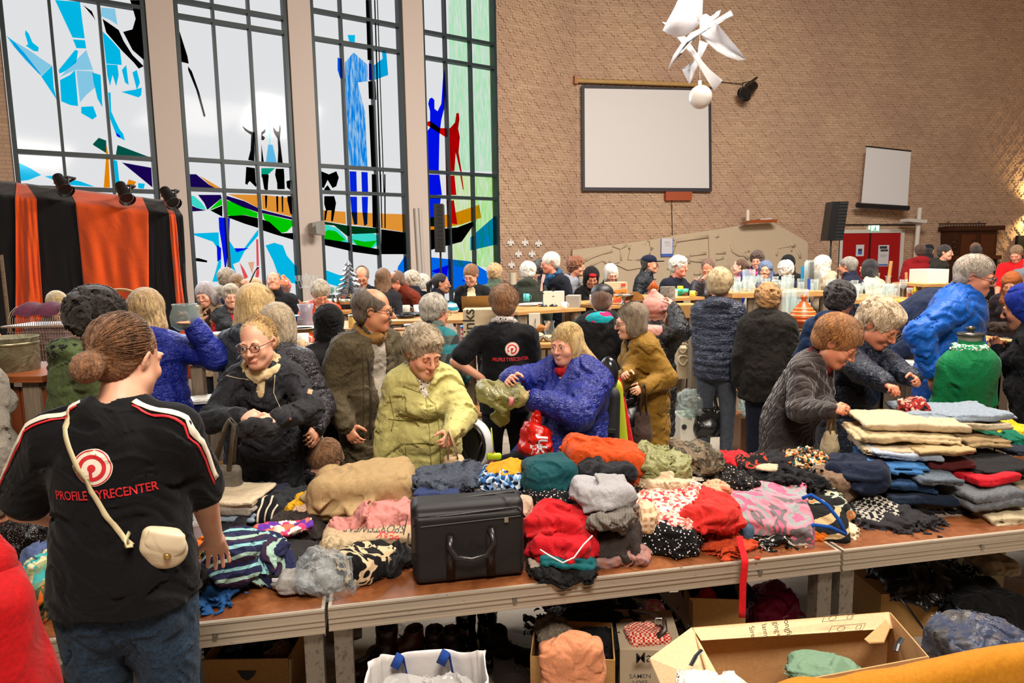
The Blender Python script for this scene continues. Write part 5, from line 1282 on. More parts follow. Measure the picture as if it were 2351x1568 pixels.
# 4 man with glasses
r4,_ =person('balding man in glasses with olive jacket over a light grey zip sweater, seen in profile',head=(858,712),hh=96,hs=1.03,yaw=38,hy=42,hp=6,lean=3,fat=1.02,sw=.168,female=False,skinc='#c98a68',old=1,glass='#2a2422',hair=('ring','#6e5f50','#4c4238'),mus='m#8c7a68',nose=1.15,
 top=jk(cloth('#5b4f37','#453c2a',.75,.25,.4,.6,7),t=.040,hem=.62,collar='shirt',wr=.009,open=.055),under=dict(mat=cloth('#9b9186','#857b70'),t=.018,name='sweater',sleeve='none'),scarf=(cloth('#8a6434',None,.8,.6),.0,'collar'),la=('l',.24,-.12,.90),ra=('l',-.24,-.10,.92),legs='#23303c',eye=True,brows='#6b5a48')
seam(r4,[(846,820),(852,900),(850,1010)],3.8,plain('#2c2218',.9),.008,nm='fur_edge'); seam(r4,[(832,800),(836,900),(833,1010)],3.8,plain('#33291a',.8),.003)
# 5 long blond hair, grey coat
person('woman with long blond hair and dark grey hooded coat seen from behind',head=(592,706,4.1),hs=1.05,yaw=150,hy=-15,hp=10,lean=6,fat=1.15,hair=('long','#d8ba82','#a88450'),hthick=1.3,hdown=('px',560,768,4.0),top=jk(cloth('#43474e','#30343a',.6,.2,.3,.5),t=.03,hem=.45,collar='hood',wr=.008),la=('l',.1,-.32,1.1),ra=('l',-.1,-.32,1.1))
# 6 grey blond woman behind the smiling woman
person('woman in dark aubergine padded coat with a yellow shoulder strap behind the smiling woman',head=(640,750,3.75),hs=1.0,yaw=165,hp=8,lean=6,fat=1.15,hair=('bob','#b9a68a','#8a7a62'),top=jk(puffm('#2a2530'),t=.035,hem=.55,collar='stand',puff=(.085,.010)),ra=('px',722,985,3.45),la=('l',.2,-.2,1.0))
# 7 black headscarf
person('woman in black headscarf and black coat seen from behind',head=(752,743,4.35),hs=1.0,yaw=200,lean=5,hair=None,hat=('hijab',cloth('#0e0e11','#08080a')),top=jk(cloth('#16161a','#0e0e11'),t=.028,hem=.45,collar='stand'),fat=1.05)
# 8 child
person('child with light brown hair behind the beige trousers on the pile',head=(748,1062,3.50),hs=.90,yaw=-40,hp=35,lean=8,fat=.85,sw=.13,hair=('short','#9c7048','#6e4a2c'),hthick=1.2,top=jk('#3a3a40',t=.02,hem=.8),legs='#1e2230',skinc='#e0ad92')
# 9 blue coat woman raising bowl
person('woman with wavy blond hair in royal blue coat holding up a glass jar',head=(336,716,4.0),hs=1.0,yaw=178,hp=0,lean=3,fat=1.2,hair=('long','#c8aa78','#6e5030'),hthick=1.8,hdown=('px',352,768,3.93),top=jk(puffm('#0a2290',None,.45),t=.035,hem=.38,collar='hood',puff=(.11,.007),wr=.007),
 ra=('px',441,742,3.85),rpole=(-.8,.1,-.9),la=('l',.15,-.30,1.05),legs='#15151a',curl=(30,50),rpn=(1,0,0))
# 10 curly man green
person('man with dark curly hair in moss green jacket over a black hoodie',head=(228,735,3.2),hs=1.02,yaw=110,hy=0,hp=18,lean=8,female=False,skinc='#b87f62',fat=1.0,hair=('curly','#2c211c','#120d0b'),hthick=.95,top=jk(cloth('#54633c','#465432',.8,.2,.3,.4),t=.03,hem=.6,collar='hood',wr=.006),under=dict(mat=cloth('#14161a'),t=.02,collar='bigcollar',sleeve='none',name='hoodie'),la=('l',.12,-.34,1.0),ra=('l',-.12,-.34,1.0),mus='b#241a16')
person('person in grey fleece coat cut off by the left edge of the picture',head=(-70,760,2.9),yaw=120,hair=('short','#777777'),top=jk(cloth('#8b8479','#6f695f'),t=.045,hem=.5),fat=1.2,legs='#5a564f',la=('px',-8,1060,2.75))
person('blond person sitting low behind the birdcage',head=(132,702,6.2),hs=1.0,yaw=10,hp=20,hair=('short','#b89c6c'),top=jk('#5c4a4a'),sit=True)
# back row, left
person('woman with long grey lilac hair and open beige coat in front of the second window',head=(471,676),hh=50,yaw=-20,hy=-10,hp=18,hr=-6,lean=10,hair=('long','#a89a98','#70666a'),hthick=1.2,top=jk('#b49a7c',open=.05,hem=.6),under=dict(mat=pattern('floral',['#2c201c','#b88868','#4a3028'],30),name='blouse',sleeve='none'),skinc='#dc9f82',smile=.5)
person('woman with short grey-blond hair, black quilted vest and red sleeves facing the camera',head=(531,681),hh=50,yaw=5,hp=4,lean=5,fat=1.1,hair=('wavy','#b3a48c','#7a6c58'),hthick=.9,top=jk(puffm('#23272c'),sleeve='none',puff=(.07,.006),t=.042,collar='stand'),under=dict(mat=cloth('#b3122a'),sleeve='long',t=.004,name='sweater'),scarf=(pattern('leopard',['#6a5648','#2c221c','#94806c'],60),),skinc='#d89f84',old=1)
person('person with light brown hair turned away behind the short-haired woman',head=(522,640,8.3),yaw=150,hair=('wavy','#9c8c78'),top=jk('#8a8070',collar='hood'))
person('brown-haired woman with navy sleeve raising a small kitchen tool',head=(546,652,7.9),yaw=170,hair=('bun','#8a6a44'),top=jk('#161c34'),ra=('px',573,656,7.7),rpn=(0,-1,0),rpole=(-1,0,-1))
person('woman with loose blond hair turned away left of the bald man',head=(585,662,8.3),yaw=180,hair=('long','#c4a070'),top=jk('#8c6c54'))
person('man with cropped hair in black jacket looking up in front of the second window',head=(629,647,7.8),hs=1.0,yaw=-8,hp=-22,female=False,fat=1.1,sw=.168,hair=('buzz','#6a5c52'),top=jk(cloth('#24252a','#17181c'),t=.03,collar='stand'),under=dict(mat=cloth('#17181c'),name='sweater',sleeve='none'),skinc='#c98f70')
person('person with pink and orange cap behind the man looking up',head=(652,663,8.9),yaw=180,hair=('short','#8a5a4a'),hat=('beanie',pattern('blotch',['#e8407a','#f08030','#e8a0b0'],12)),top=jk('#b85a50'))
person('woman in orange puffer jacket and cream scarf looking down through glasses',head=(736,675),hh=52,yaw=6,hy=6,hp=32,lean=12,fat=1.2,hair=('wavy','#b3a690','#857a68'),hthick=1.1,top=jk(puffm('#d8481a',None,.5),t=.035,collar='hood',puff=(.075,.010)),scarf=(cloth('#c8bca8'),.22),glass=('#8a6a5a',True),skinc='#dc9c80',la=('l',.12,-.32,1.05),ra=('l',-.12,-.32,1.05))
dst_r,dst_i =person('man in dark hoodie printed with pale letters, balding with glasses, looking down',head=(831,636),hh=45,yaw=8,hy=-12,hp=25,lean=8,female=False,fat=1.12,sw=.168,hair=('ring','#8c8278'),glass='#3a2c28',top=jk(cloth('#221f24','#18161a'),collar='hood',name='hoodie'),skinc='#cf9070',mus='b#988a80',la=('l',.16,-.34,1.0),ra=('l',-.2,-.3,.98))
v,f_ =textmesh('DST\nDR?',.115,.03,1.0)
_o,_g =decal('lettering',*cut(v,f_,.03),Vector((-.02,0,1.25*dst_i['s'])),(1,0,0),(0,0,1),None,dst_r,[creamprint],None,.006)
AFTER.append(lambda: _g([c for c in dst_r.children if c.name.startswith('hoodie')][0]))
person('woman with long brown half-up hair seen from behind beside the rust sweater',head=(880,640,8.3),yaw=170,hair=('long','#7c5a3a','#4e3622'),hthick=1.0,top=jk('#2c2a30'))
person('man in rust red sweater with glasses bending to the left',head=(908,647),hh=44,yaw=-62,hy=-12,hp=24,lean=26,female=False,fat=1.15,sw=.168,hair=('ring','#7a5a44'),glass='#3a2c28',top=jk(cloth('#7c2e18','#64240f',.9,.4,.3,.5),name='sweater'),skinc='#c98468',mus='b#7c5440')
person('woman with white hair and navy vest left of the dark-haired woman',head=(944,645,8.6),yaw=-150,hair=('wavy','#c8bca8'),top=jk('#1c2034',sleeve='short'))
person('person with white hair next to the pier between the windows',head=(969,652,9.0),yaw=-160,hair=('wavy','#d6ccbc'),top=jk('#b8a898'))
person('dark-haired woman in navy jacket looking right',head=(1014,651,8.5),yaw=80,hp=4,hair=('pony','#16130f','#0b0907'),hthick=1.3,top=jk(cloth('#1a2034','#10141f'),collar='stand'),skinc='#b07a5c')
person('woman with short auburn hair and glasses in black jacket over cream shirt',head=(1081,632),hh=44,yaw=-10,hy=-12,hp=22,lean=10,hair=('short','#8e5f38','#5e3c22'),hthick=1.4,glass=('#8a6048',True),top=jk(cloth('#202226','#15161a'),open=.05,collar='shirt'),under=dict(mat=cloth('#d8c49c'),name='shirt',sleeve='none'),skinc='#d49a7c',la=('l',.16,-.3,1.0),ra=('l',-.16,-.3,1.0))
person('woman with blond curls in sage green jacket seen from behind',head=(1137,629,8.8),yaw=165,hair=('wavy','#c4a070'),hthick=1.3,top=jk('#4c5c4c'))
person('white-haired person in dark green coat seen from behind',head=(1213,627,8.3),yaw=175,hp=10,lean=14,hair=('wavy','#d8d2c8','#a8a298'),hthick=1.2,top=jk('#33382e',collar='hood'),fat=1.15)
person('person with dark curly hair bending beside the tall white-haired man',head=(1237,622,9.0),yaw=-120,hp=35,lean=20,hair=('curly','#4a4642','#24211f'),hthick=.7,top=jk('#1e2230'))
person('tall white-haired man in navy coat with glasses facing left',head=(1262,604),hh=44,yaw=-60,hy=-14,hp=8,female=False,fat=1.15,sw=.168,hair=('short','#d4d0c8','#a8a49c'),hthick=1.6,glass=('#6a6460',True),top=jk(cloth('#1a1f30','#11141f'),hem=.6,collar='shirt'),scarf=(cloth('#22507a'),.2),skinc='#d08a72')
person('woman with auburn curls in silver grey puffer jacket facing right',head=(1324,612,8.9),yaw=70,hp=5,hair=('curly','#8a5230','#5c3520'),hthick=.7,top=jk(puffm('#8a8c98'),puff=(.07,.010),collar='hood'),skinc='#c98c70')
person('woman with red headband under a black hood looking down',head=(1358,638,8.7),yaw=10,hp=20,hair=None,hat=('hood',cloth('#1a1416','#0e0a0c'),'band',cloth('#b01824')),top=jk('#1c1416',collar='hood'),skinc='#b87c62')
person('woman with white bob and glasses in black behind the printed carton',head=(1403,629,9.0),yaw=20,hp=18,hair=('bob','#e0dcd0','#b4b0a4'),glass=('#8a6a5a',True),top=jk('#16161a'),skinc='#d8a088')
person('man in navy baseball cap and black quilted jacket facing right',head=(1492,607,9.2),yaw=75,hy=10,female=False,fat=1.15,sw=.168,hair=('buzz','#3a302a'),hat=('cap',cloth('#141c3c','#0e142c')),top=jk(puffm('#14202a'),puff=(.05,.007),collar='stand'),skinc='#c08468')
person('volunteer with white hair and navy shirt with pale shoulder stripes facing right',head=(1560,612,8.5),yaw=55,hp=3,hair=('wavy','#dcd8cc','#aca89c'),hthick=1.1,top=jk(cloth('#141a30','#0e1220'),sleeve='short',collar='tee',t=.015),skinc='#d88a74',la=('px',1606,650,8.2))
person('woman in grey padded coat holding up her hand and looking down',head=(1626,617,8.4),yaw=-12,hp=28,hair=('bun','#6a4a38','#3e2a20'),top=jk(puffm('#56545e'),puff=(.075,.008),t=.03,collar='hood'),skinc='#c98c70',ra=('px',1612,645,8.1))
person('girl with brown ponytail and pink collar facing left',head=(1697,613,10.0),hs=.92,yaw=-85,hair=('pony','#5a3a26','#3a2418'),hthick=.9,top=jk('#5c4a58'),scarf=(cloth('#e8447a'),),skinc='#d8a088')
person('woman with curly brown hair in royal blue jacket with pink collar',head=(1738,598,9.6),yaw=-10,hp=8,hair=('curly','#4c342a','#2a1c16'),hthick=.6,top=jk('#16348c',collar='stand'),scarf=(cloth('#e0407c'),),skinc='#c99078')
person('young woman in blue-grey headscarf and cream coat',head=(1757,620,9.1),yaw=-5,hair=None,hat=('hijab',cloth('#62708c','#4e5a74')),top=jk('#d4c2a8',collar='shirt'),skinc='#bd8a6c')
person('person with curly white hair seen from behind at the glassware table',head=(1804,622,8.9),yaw=180,hair=('curly','#d8d2c8','#a49e94'),hthick=.7,top=jk('#1c2238'))
person('woman in black headscarf and black coat behind the curly white hair',head=(1809,606,9.4),yaw=180,hair=None,hat=('hijab',cloth('#0c0c0e')),top=jk('#101012'),fat=1.2)
person('woman in white headscarf and beige coat holding a phone to her ear',head=(1884,608,9.0),yaw=-70,hair=None,hat=('hijab',cloth('#d4cabc','#c0b6a8')),top=jk('#9c8c76',collar='hood'),ra=('px',1872,622,8.8),fat=1.15,skinc='#c08c70')
person('person with short grey hair and navy jacket with pale stripes facing left',head=(1945,612,9.0),yaw=-110,hair=('short','#8e8880','#5c5852'),hthick=1.2,top=jk('#161c38',t=.03),skinc='#c98c70')
person('woman with long black hair in cream jacket turned left',head=(1993,617,9.3),yaw=-120,hair=('long','#141013','#080607'),hthick=.9,top=jk('#d8c09c',t=.03),skinc='#c99078')
# middle row
person('man with white hair and teal checked fleece jacket seen from behind',head=(1000,716,5.1),hs=1.02,yaw=150,hy=-18,hp=8,lean=6,female=False,fat=1.15,sw=.168,hair=('short','#c4bcae','#948c80'),hthick=1.6,glass='#8a6a50',top=jk(pattern('plaid',['#2a2c2c','#4a524c','#157078'],2.6),t=.03,hem=.72,collar='stand'),skinc='#c08468',la=('l',.15,-.3,1.0),ra=('px',1068,868,5.0),legs='#1e2024')
volunteer('volunteer seen from behind in the middle with leopard scarf and black emblem t-shirt',.047,1.30,-.06,0.0,head=(1158,700,4.75),hs=1.02,yaw=176,hp=8,lean=4,fat=1.15,sw=.18,skinc='#d09a7e',hair=('short','#8f6238','#5e3e24'),hthick=2.2,
 top=dict(mat=navyT,t=.016,hem=.80,sleeve='short',collar='tee',wr=.005,name='tshirt'),scarf=(pattern('leopard',['#a8a09a','#2c2624','#d8d0c8'],40),),la=('px',1112,872,4.6),ra=('l',-.16,-.3,1.0),lpole=(1,.5,-.2),legs='#16171c')
# wheelchair woman
wr_,wi =person('woman with long blond hair in bright blue padded coat sitting in a wheelchair',head=(1300,790,4.25),hs=1.02,yaw=-38,hy=2,hp=8,lean=-4,sit=True,fat=1.42,sw=.168,chub=1.4,skinc='#e0a286',eye=True,gaze=(-8,6),smile=.3,hair=('long','#cfae70','#9c7c48'),hthick=.9,hdown=('px',1372,868,4.35),
 top=jk(puffm('#0a1f84',None,.42),t=.045,hem=.62,collar='hood',puff=(.12,.010),wr=.009),la=('px',1226,917,3.95),ra=('px',1172,872,3.95),lpole=(1,.4,-.6),rpole=(-1,.2,-.4),curl=(40,35),scarf=(cloth('#b81822'),),legs='#0f1013',brows='#b09060')
person('man in black cap with teal and pink hood over black jacket seen from behind',head=(1383,690,5.5),hs=1.05,yaw=172,hp=6,lean=3,female=False,fat=1.35,sw=.175,hair=('buzz','#7a5a48'),hat=('cap',plain('#16181c',.5)),top=jk(cloth('#1b1b1e','#121214'),t=.03,hem=.7,collar='tee'),under=dict(mat=pattern('blotch',['#0c8e98','#0c8e98','#e01c5c'],4),collar='hood',t=.022,name='hoodie',sleeve='none'),skinc='#d8a08c')
person('woman in mustard parka with grey-brown bob and glasses facing left',head=(1448,738,4.85),hs=1.02,yaw=-65,hy=-12,hp=8,lean=10,fat=1.2,hair=('bob','#8c7a62','#645442'),glass='#3a2c28',top=jk(cloth('#8c6820','#785618',.7,.2,.3,.5),t=.036,hem=.50,collar='shirt',wr=.009,flare=1.12),scarf=(cloth('#17161a'),.12),ra=('px',1437,858,4.65),la=('px',1478,890,4.6),skinc='#dca888',legs=cloth('#42546a'))
person('person in pink beanie and pink hood under a long black puffer coat',head=(1506,718,5.2),hs=1.0,yaw=160,lean=4,fat=1.15,hair=None,hat=('beanie',cloth('#d89a90','#c8877c',.9,.5,.3,.2)),top=jk(puffm('#14161e'),t=.035,hem=.52,collar='stand',puff=(.055,.010)),under=dict(mat=cloth('#e0a095'),collar='hood',t=.02,name='hoodie',sleeve='none'),ra=('px',1545,705,5.0),skinc='#d8a08c')
person('tall blond-haired woman in shiny navy puffer jacket and grey jeans seen from behind',head=(1653,655,5.75),hs=1.02,yaw=172,hp=6,lean=2,fat=1.08,hair=('wavy','#d0b88c','#a08a64'),hthick=1.5,top=jk(puffm('#1a2744',None,.3),t=.034,hem=.80,collar='hood',puff=(.062,.013),wr=.004),legs=cloth('#4c525c','#3e444e'),la=('px',1628,893,5.75),lpn=(1,0,0),curl=(60,30),skinc='#d8a08c')
person('woman with ginger curls in dark leopard coat seen from behind',head=(1762,690,5.5),hs=1.0,yaw=184,hp=10,lean=5,fat=1.3,hair=('curly','#c09058','#8c6438'),hthick=.7,top=jk(pattern('blotch',['#14120f','#26211a','#1a1714'],22),t=.04,hem=.72,collar='shirt'),scarf=(pattern('blotch',['#7a3a5c','#c8789c','#38303c'],22),),legs='#161c30')
person('person with dark curly hair in blue and black jacket behind the white-haired woman',head=(1930,690,5.0),hs=1.0,yaw=150,hp=14,lean=8,female=False,hair=('curly','#2e2420','#16100e'),hthick=.75,top=jk(cloth('#163058','#0f2340'),t=.03,collar='hood'),skinc='#a06a4c')
person('woman with copper hair in brown quilted jacket bending over the table',head=(1922,786,3.85),hs=1.12,yaw=72,hy=4,hp=34,lean=24,fat=1.2,hair=('short','#b07538','#7c4c20'),hthick=2.0,glass=('#4a3c38',True),top=jk(quiltm('#3e3230'),t=.032,hem=.60,collar='shirt',wr=.006,flare=1.12),scarf=(cloth('#84141c','#6a0f16'),.25),skinc='#d08c6c',old=1,
 la=('px',1905,935,3.70),ra=('px',1912,940,3.56),curl=(50,55),lpn=(-.2,-.4,-.8),rpn=(.6,-.2,-.6),legs='#1b1b20')
person('white-haired woman with gold glasses in navy padded jacket reaching to the right',head=(2020,745,4.1),hs=1.14,yaw=55,hy=6,hp=34,lean=16,fat=1.22,hair=('spiky','#dcc6a6','#ac9474'),hthick=.9,glass=('#b89858',True),top=jk(puffm('#18243c',None,.4),t=.036,hem=.62,collar='bigcollar',puff=(.07,.009),wr=.007),skinc='#d48a6c',old=1,
 ra=('px',2062,902,3.60),la=('px',2112,880,3.75),curl=(50,45),rpn=(0,.2,-1),legs='#14161c')
person('tall grey-haired man in royal blue jacket with hands clasped behind his back',head=(2240,634),hh=86,hs=1.03,yaw=82,hp=14,lean=5,female=False,fat=1.42,sw=.18,hair=('short','#bcae9c','#94887a'),hthick=1.1,glass='#2c3440',top=jk(cloth('#0658b8','#054a9c',.5,.2,.3,.6,6,sheen=.1),t=.035,hem=.68,collar='stand',wr=.009),skinc='#cc8a6c',old=1,
 ra=('px',2140,858,4.2),la=('px',2150,862,4.5),rpole=(-.8,.6,0),lpole=(.8,.6,0),legs='#1c2230')
person('person bending forward in navy bomber jacket behind the tall man',head=(2215,668,5.4),yaw=95,hp=50,lean=50,female=False,fat=1.2,hair=('short','#5a4a3c'),top=jk(cloth('#142448','#0f1c38'),t=.035,collar='stand'))
person('woman in rust brown headscarf and dark purple coat looking down',head=(2322,652),hh=50,yaw=-12,hp=22,hair=None,hat=('hijab',cloth('#8a4a20','#743c18')),top=jk('#241820',t=.03),skinc='#b87c5c',lean=8)
person('person in blue woolly hat and black coat at the right edge facing left',head=(2352,706,4.2),hs=1.1,yaw=-95,hp=15,lean=8,fat=1.3,hair=None,hat=('hood',pattern('soft',['#0c2890','#0a1e70','#1434a8'],90)),top=jk(cloth('#131216','#0b0a0d'),t=.04,hem=.3),scarf=(cloth('#0c2890'),.3),ra=('px',2296,798,4.3),skinc='#b87c5c',z0=0)
# far right
person('man in bright red polo shirt with a badge looking down',head=(2333,583,10.6),yaw=-15,hy=0,hp=30,female=False,fat=1.15,sw=.17,hair=('short','#8a6a4a'),top=jk(cloth('#c80e14','#b00c10'),sleeve='short',collar='shirt',t=.016),skinc='#d09078',la=('l',.14,-.32,1.0),ra=('l',-.14,-.32,1.0))
person('person in dark red hooded puffer jacket seen from behind',head=(2112,577,12.0),yaw=190,hair=('short','#4a3024'),top=jk(cloth('#8a0e14','#720b10'),t=.04,collar='hood',hem=.72),fat=1.1,female=False,legs='#141c30')
person('man in dark cap behind the dark red jacket',head=(2132,577,12.6),yaw=170,hair=('buzz','#2a2422'),hat=('cap',cloth('#181c24')),top=jk('#22252c'),female=False)
person('young man with short dark hair in olive hoodie facing right',head=(2171,580,11.2),yaw=70,hp=4,hair=('short','#2c2420'),top=jk('#2e2a24',collar='hood'),female=False,skinc='#c09078')
person('person with ginger hair in front of the carved cabinet',head=(2239,573,12.8),yaw=180,hair=('short','#8a5a38'),top=jk('#1a1a1e'),female=False)
person('person with cropped dark hair and black jacket in front of the carved cabinet',head=(2241,580,11.8),yaw=180,hair=('short','#2e2622'),top=jk('#121216'),female=False)
person('person in grey sweater cut off by the right edge behind the brown headscarf',head=(2368,590,8.6),yaw=-160,hair=('short','#554a40'),top=jk('#5c6068'),female=False)
# ------------------------------------------------------------ the long market table made of stage decks
TZ =.60
brown =NT('varnished_plywood'); v =brown.co((1,1,1)); brown.col(brown.mix(brown.ramp(brown.noise(v,9,5,.7,.5),[(.4,(0,0,0)),(.7,(1,1,1))]),srgb('#68381c'),srgb('#925a34'))); brown.bump(brown.noise(v,160,3),.1,.003); brown =brown.set(Roughness=.32)
alu =NT('scratched_aluminium'); v =alu.co((1,1,4)); alu.col(alu.mix(alu.ramp(alu.noise(v,26,6,.8,.4),[(.62,(0,0,0)),(.66,(1,1,1))]),srgb('#b0a392'),srgb('#7a6c5e'))); alu =alu.set(Roughness=.45,Metallic=.35)
E0 =PZ(444,1420.6,TZ); E1 =PZ(750,1395,TZ); E2 =PZ(1932,1264,TZ); ED =(E2 - E1).normalized(); EN =Vector((-ED.y,ED.x,0))
EL =(E2 - E1).length
def deck(p0,ln,label,zoff=0.0,dep=.92):
 a =math.atan2(ED.y,ED.x); e =empty('stage_deck',(p0.x,p0.y,0),a,label,'table','stage decks used as clothes table'); z =TZ + zoff; g =.004
 m =MB(); m.box(g + .012,ln - g - .012,.012,dep - .012,z - .018,z - .002); m.build('table_top',brown,e)
 m =MB()
 for (x0,x1,y0,y1) in ((g,ln - g,0,.012),(g,ln - g,dep - .012,dep),(g,g + .012,.012,dep - .012),(ln - g - .012,ln - g,.012,dep - .012)): m.box(x0,x1,y0,y1,z - .085,z)
 for zz,h in ((z - .008,.008),(z - .040,.004),(z - .058,.005),(z - .086,.007)): m.box(g,ln - g,-.005,.002,zz,zz + h)
 m.build('edge_profile',alu,e)
 for k,x in enumerate((.33*ln,.82*ln)):
  m =MB(); m.tube([(x,-.010,z - .050),(x,0,z - .050)],.009,12); m.build('bolt',metal('#8a857c',.3),e)
 for (x,y) in ((g + .045,.06),(ln - g - .045,.06),(g + .045,dep - .06),(ln - g - .045,dep - .06)):
  m =MB(); m.box(x - .032,x + .032,y - .032,y + .032,0,z - .086); m.build('leg',metal('#8d8478',.5),e)
 return e
LD =EL
deck(E1 - ED*(LD + .004) + EN*.0,LD,'brown topped table deck at the left behind the volunteer, striped shirts on it',-.006)
deck(E1,LD,'brown topped table deck in the middle carrying the black briefcase')
deck(E2 + ED*.004,LD,'brown topped table deck at the right carrying folded trousers')
def tpt(px,py,z=TZ): return PZ(px,py,z)
# ------------------------------------------------------------ clothes
NG =[0]
def garment(label,kind,box,d,dp,mat,rot=0,cat='clothes',wr=.010,fq=34,tilt=0,group=None,name='folded_clothes',res=None,base=None,seed=None,n=4,warp=1.5,roll=0):
 x0,y0,x1,y1 =box; NG[0] += 1; sd =NG[0]*7 if seed is None else seed; rs =random.Random(sd)
 c =P((x0 + x1)/2,(y0 + y1)/2,d); w_ =(x1 - x0)*d/FP; h_ =(y1 - y0)*d/FP
 # the far side looks higher: take the seen depth out of the seen height
 h_ =max(.03,h_ - .30*dp)
 bz =c.z - h_/2; o =Vector((c.x,d + dp*.15,bz))
 if base is not None: o.z =base; h_ =max(.02,c.z + h_/2 - base)
 S =Sdf(); R =rz(rot) @ rx(tilt) @ ry(roll); Rn =np.array(R,F32); hx,hy,hz_ =w_/2,dp/2,h_/2
 if kind == 'heap':
  S.box(R @ Vector((0,0,hz_*.95)),(hx*.86,hy*.88,hz_*.92),min(hz_,hx,hy)*.7,.03,Rn)
  for i in range(n):
   a =rs.uniform(0,6.28); q =Vector((math.cos(a)*hx*.45,math.sin(a)*hy*.4,hz_*rs.uniform(.5,1.25))); S.ell(R @ q,(hx*rs.uniform(.32,.55),hy*rs.uniform(.4,.6),hz_*rs.uniform(.35,.65)),.025,Rn)
  S.ell(R @ Vector((0,0,hz_*.35)),(hx*.98,hy,hz_*.45),.03,Rn)
  if d < 4:
   for i in range(4):
    a =-1.57 + rs.uniform(-1.3,1.3) if i < 3 else rs.uniform(0,6.28); q =Vector((math.cos(a)*hx*.55,math.sin(a)*hy*.55,hz_*rs.uniform(.45,1.35)))
    S.box(R @ q,(hx*rs.uniform(.35,.6),hy*rs.uniform(.45,.7),.0075),.007,.012,np.array(R @ rx(rs.uniform(5,40)) @ ry(math.cos(a)*rs.uniform(10,40)) @ rz(rs.uniform(-40,40)),F32))
 elif kind == 'fold':
  m_ =max(2,int(h_/.028)); th =h_/m_
  for i in range(m_):
   dx,dy =rs.uniform(-.012,.012),rs.uniform(-.015,.015); S.box(R @ Vector((dx,dy,th*(i + .5))),(hx*rs.uniform(.93,1),hy*rs.uniform(.92,1),th*.56),th*.5,.004,np.array(rz(rot + rs.uniform(-3,3)) @ rx(tilt) @ ry(roll),F32))
 elif kind == 'roll':
  m_ =max(1,n)
  for i in range(m_): S.cone(R @ Vector((-hx*.8,dp*.08*i,hz_*(.6 + .7*i/m_))),R @ Vector((hx*.8,-dp*.05*i,hz_*(.65 + .7*i/m_))),hz_*.55,hz_*.5,.012,(1,1,1))
  S.ell(R @ Vector((0,0,hz_*.8)),(hx*.95,hy,hz_*.8),.02,Rn)
 elif kind == 'drape':
  S.box(R @ Vector((0,0,hz_)),(hx,hy,max(.014,hz_*.55)),.014,.02,Rn); S.ell(R @ Vector((0,0,hz_)),(hx*.9,hy*.9,hz_*.9),.04,Rn)
 an =rs.choice(((1.5,.5,1),(.5,1.5,1),(1.3,.8,.6),(.6,1.2,1.3)))
 S.warps =[(min(.011,wr*.9),fq*.55,sd),(min(.005,wr*.45),fq*1.5,sd*1.7)] if d < 4 else []
 S.wrinkle(wr*(.62 if d < 4 else 1.2),fq*.8,an,sd,True,warp*1.5)
 if wr > .004: S.wrinkle(wr*.45,fq*2.1,an[::-1] if sd % 2 else an,sd + 3,True,2)
 if res is None: res =max(.0050,min(.009,.0021*d))
 ob =sdf_obj(name,S,res,mat,None,None,loc=o); tag(ob,label,cat,group or 'second-hand clothes heaped on the market table')
 ob['_r'] =0; del ob['_r']; return ob
G =garment
def gtext(target,txt,size,px,py,d,mat,rot=0,sx=1.0,nm='lettering',flip=1,bold=.012):
 """lettering on a garment: projected from the front onto its surface, child of the garment"""
 v,f =textmesh(txt,size,bold,sx); v,f =cut(v,f,size*.5); c =P(px,py,d) - Vector(target.location); vd =ray(px,py).normalized()
 a =math.radians(rot); X_ =Vector((1,0,0)); Z_ =X_.cross(vd).normalized(); dx =X_*math.cos(a) + Z_*math.sin(a); dy =dx.cross(vd).normalized()
 o,g =decal(nm,v,f,c,dx,dy,target,target,[mat],None,.0015); AFTER.append(lambda: g(target)); return o
tanm =cloth('#a88e66','#9a8058',.8,.15,.25,.25,4)
dk1,dk2,dk3,dk4 =cloth('#1c1b1f'),cloth('#26242a'),cloth('#2f2b2a'),cloth('#141418')
# fillers under the pile, low down on the deck
for i,(x0,x1,yb,d,mt,lb) in enumerate([(470,640,1250,2.75,dk2,'dark grey clothes heaped beneath the striped shirts'),(640,800,1250,2.8,cloth('#3b3430'),'dark brown clothes beneath the pink floral top'),(800,960,1240,2.85,dk1,'black clothes beneath the beige sweatshirt'),
  (955,1110,1200,3.0,cloth('#34405a'),'blue clothes behind the black briefcase'),(1100,1260,1200,2.95,cloth('#c8a890'),'cream knitted clothes between briefcase and red tops'),(1250,1420,1200,2.95,dk4,'black clothes beneath the teal sweater'),(1400,1560,1200,3.0,cloth('#3a3230'),'dark brown clothes beneath the cream satin blouse'),
  (1560,1720,1180,3.05,cloth('#10386a'),'blue clothes behind the coral red knitwear'),(1700,1860,1180,3.1,dk1,'black clothes beneath the pink and grey dress'),(1850,2010,1180,3.15,dk2,'charcoal clothes beneath the fluffy brown jumper'),(2000,2180,1180,3.25,dk4,'black trousers at the bottom of the jeans stack'),(2170,2360,1170,3.3,cloth('#4c463e'),'dark khaki trousers at the bottom of the right stack')]):
 G(lb,'heap',(x0,yb - 60,x1,yb + 60),d,.42,mt,base=TZ,wr=.014,fq=26)
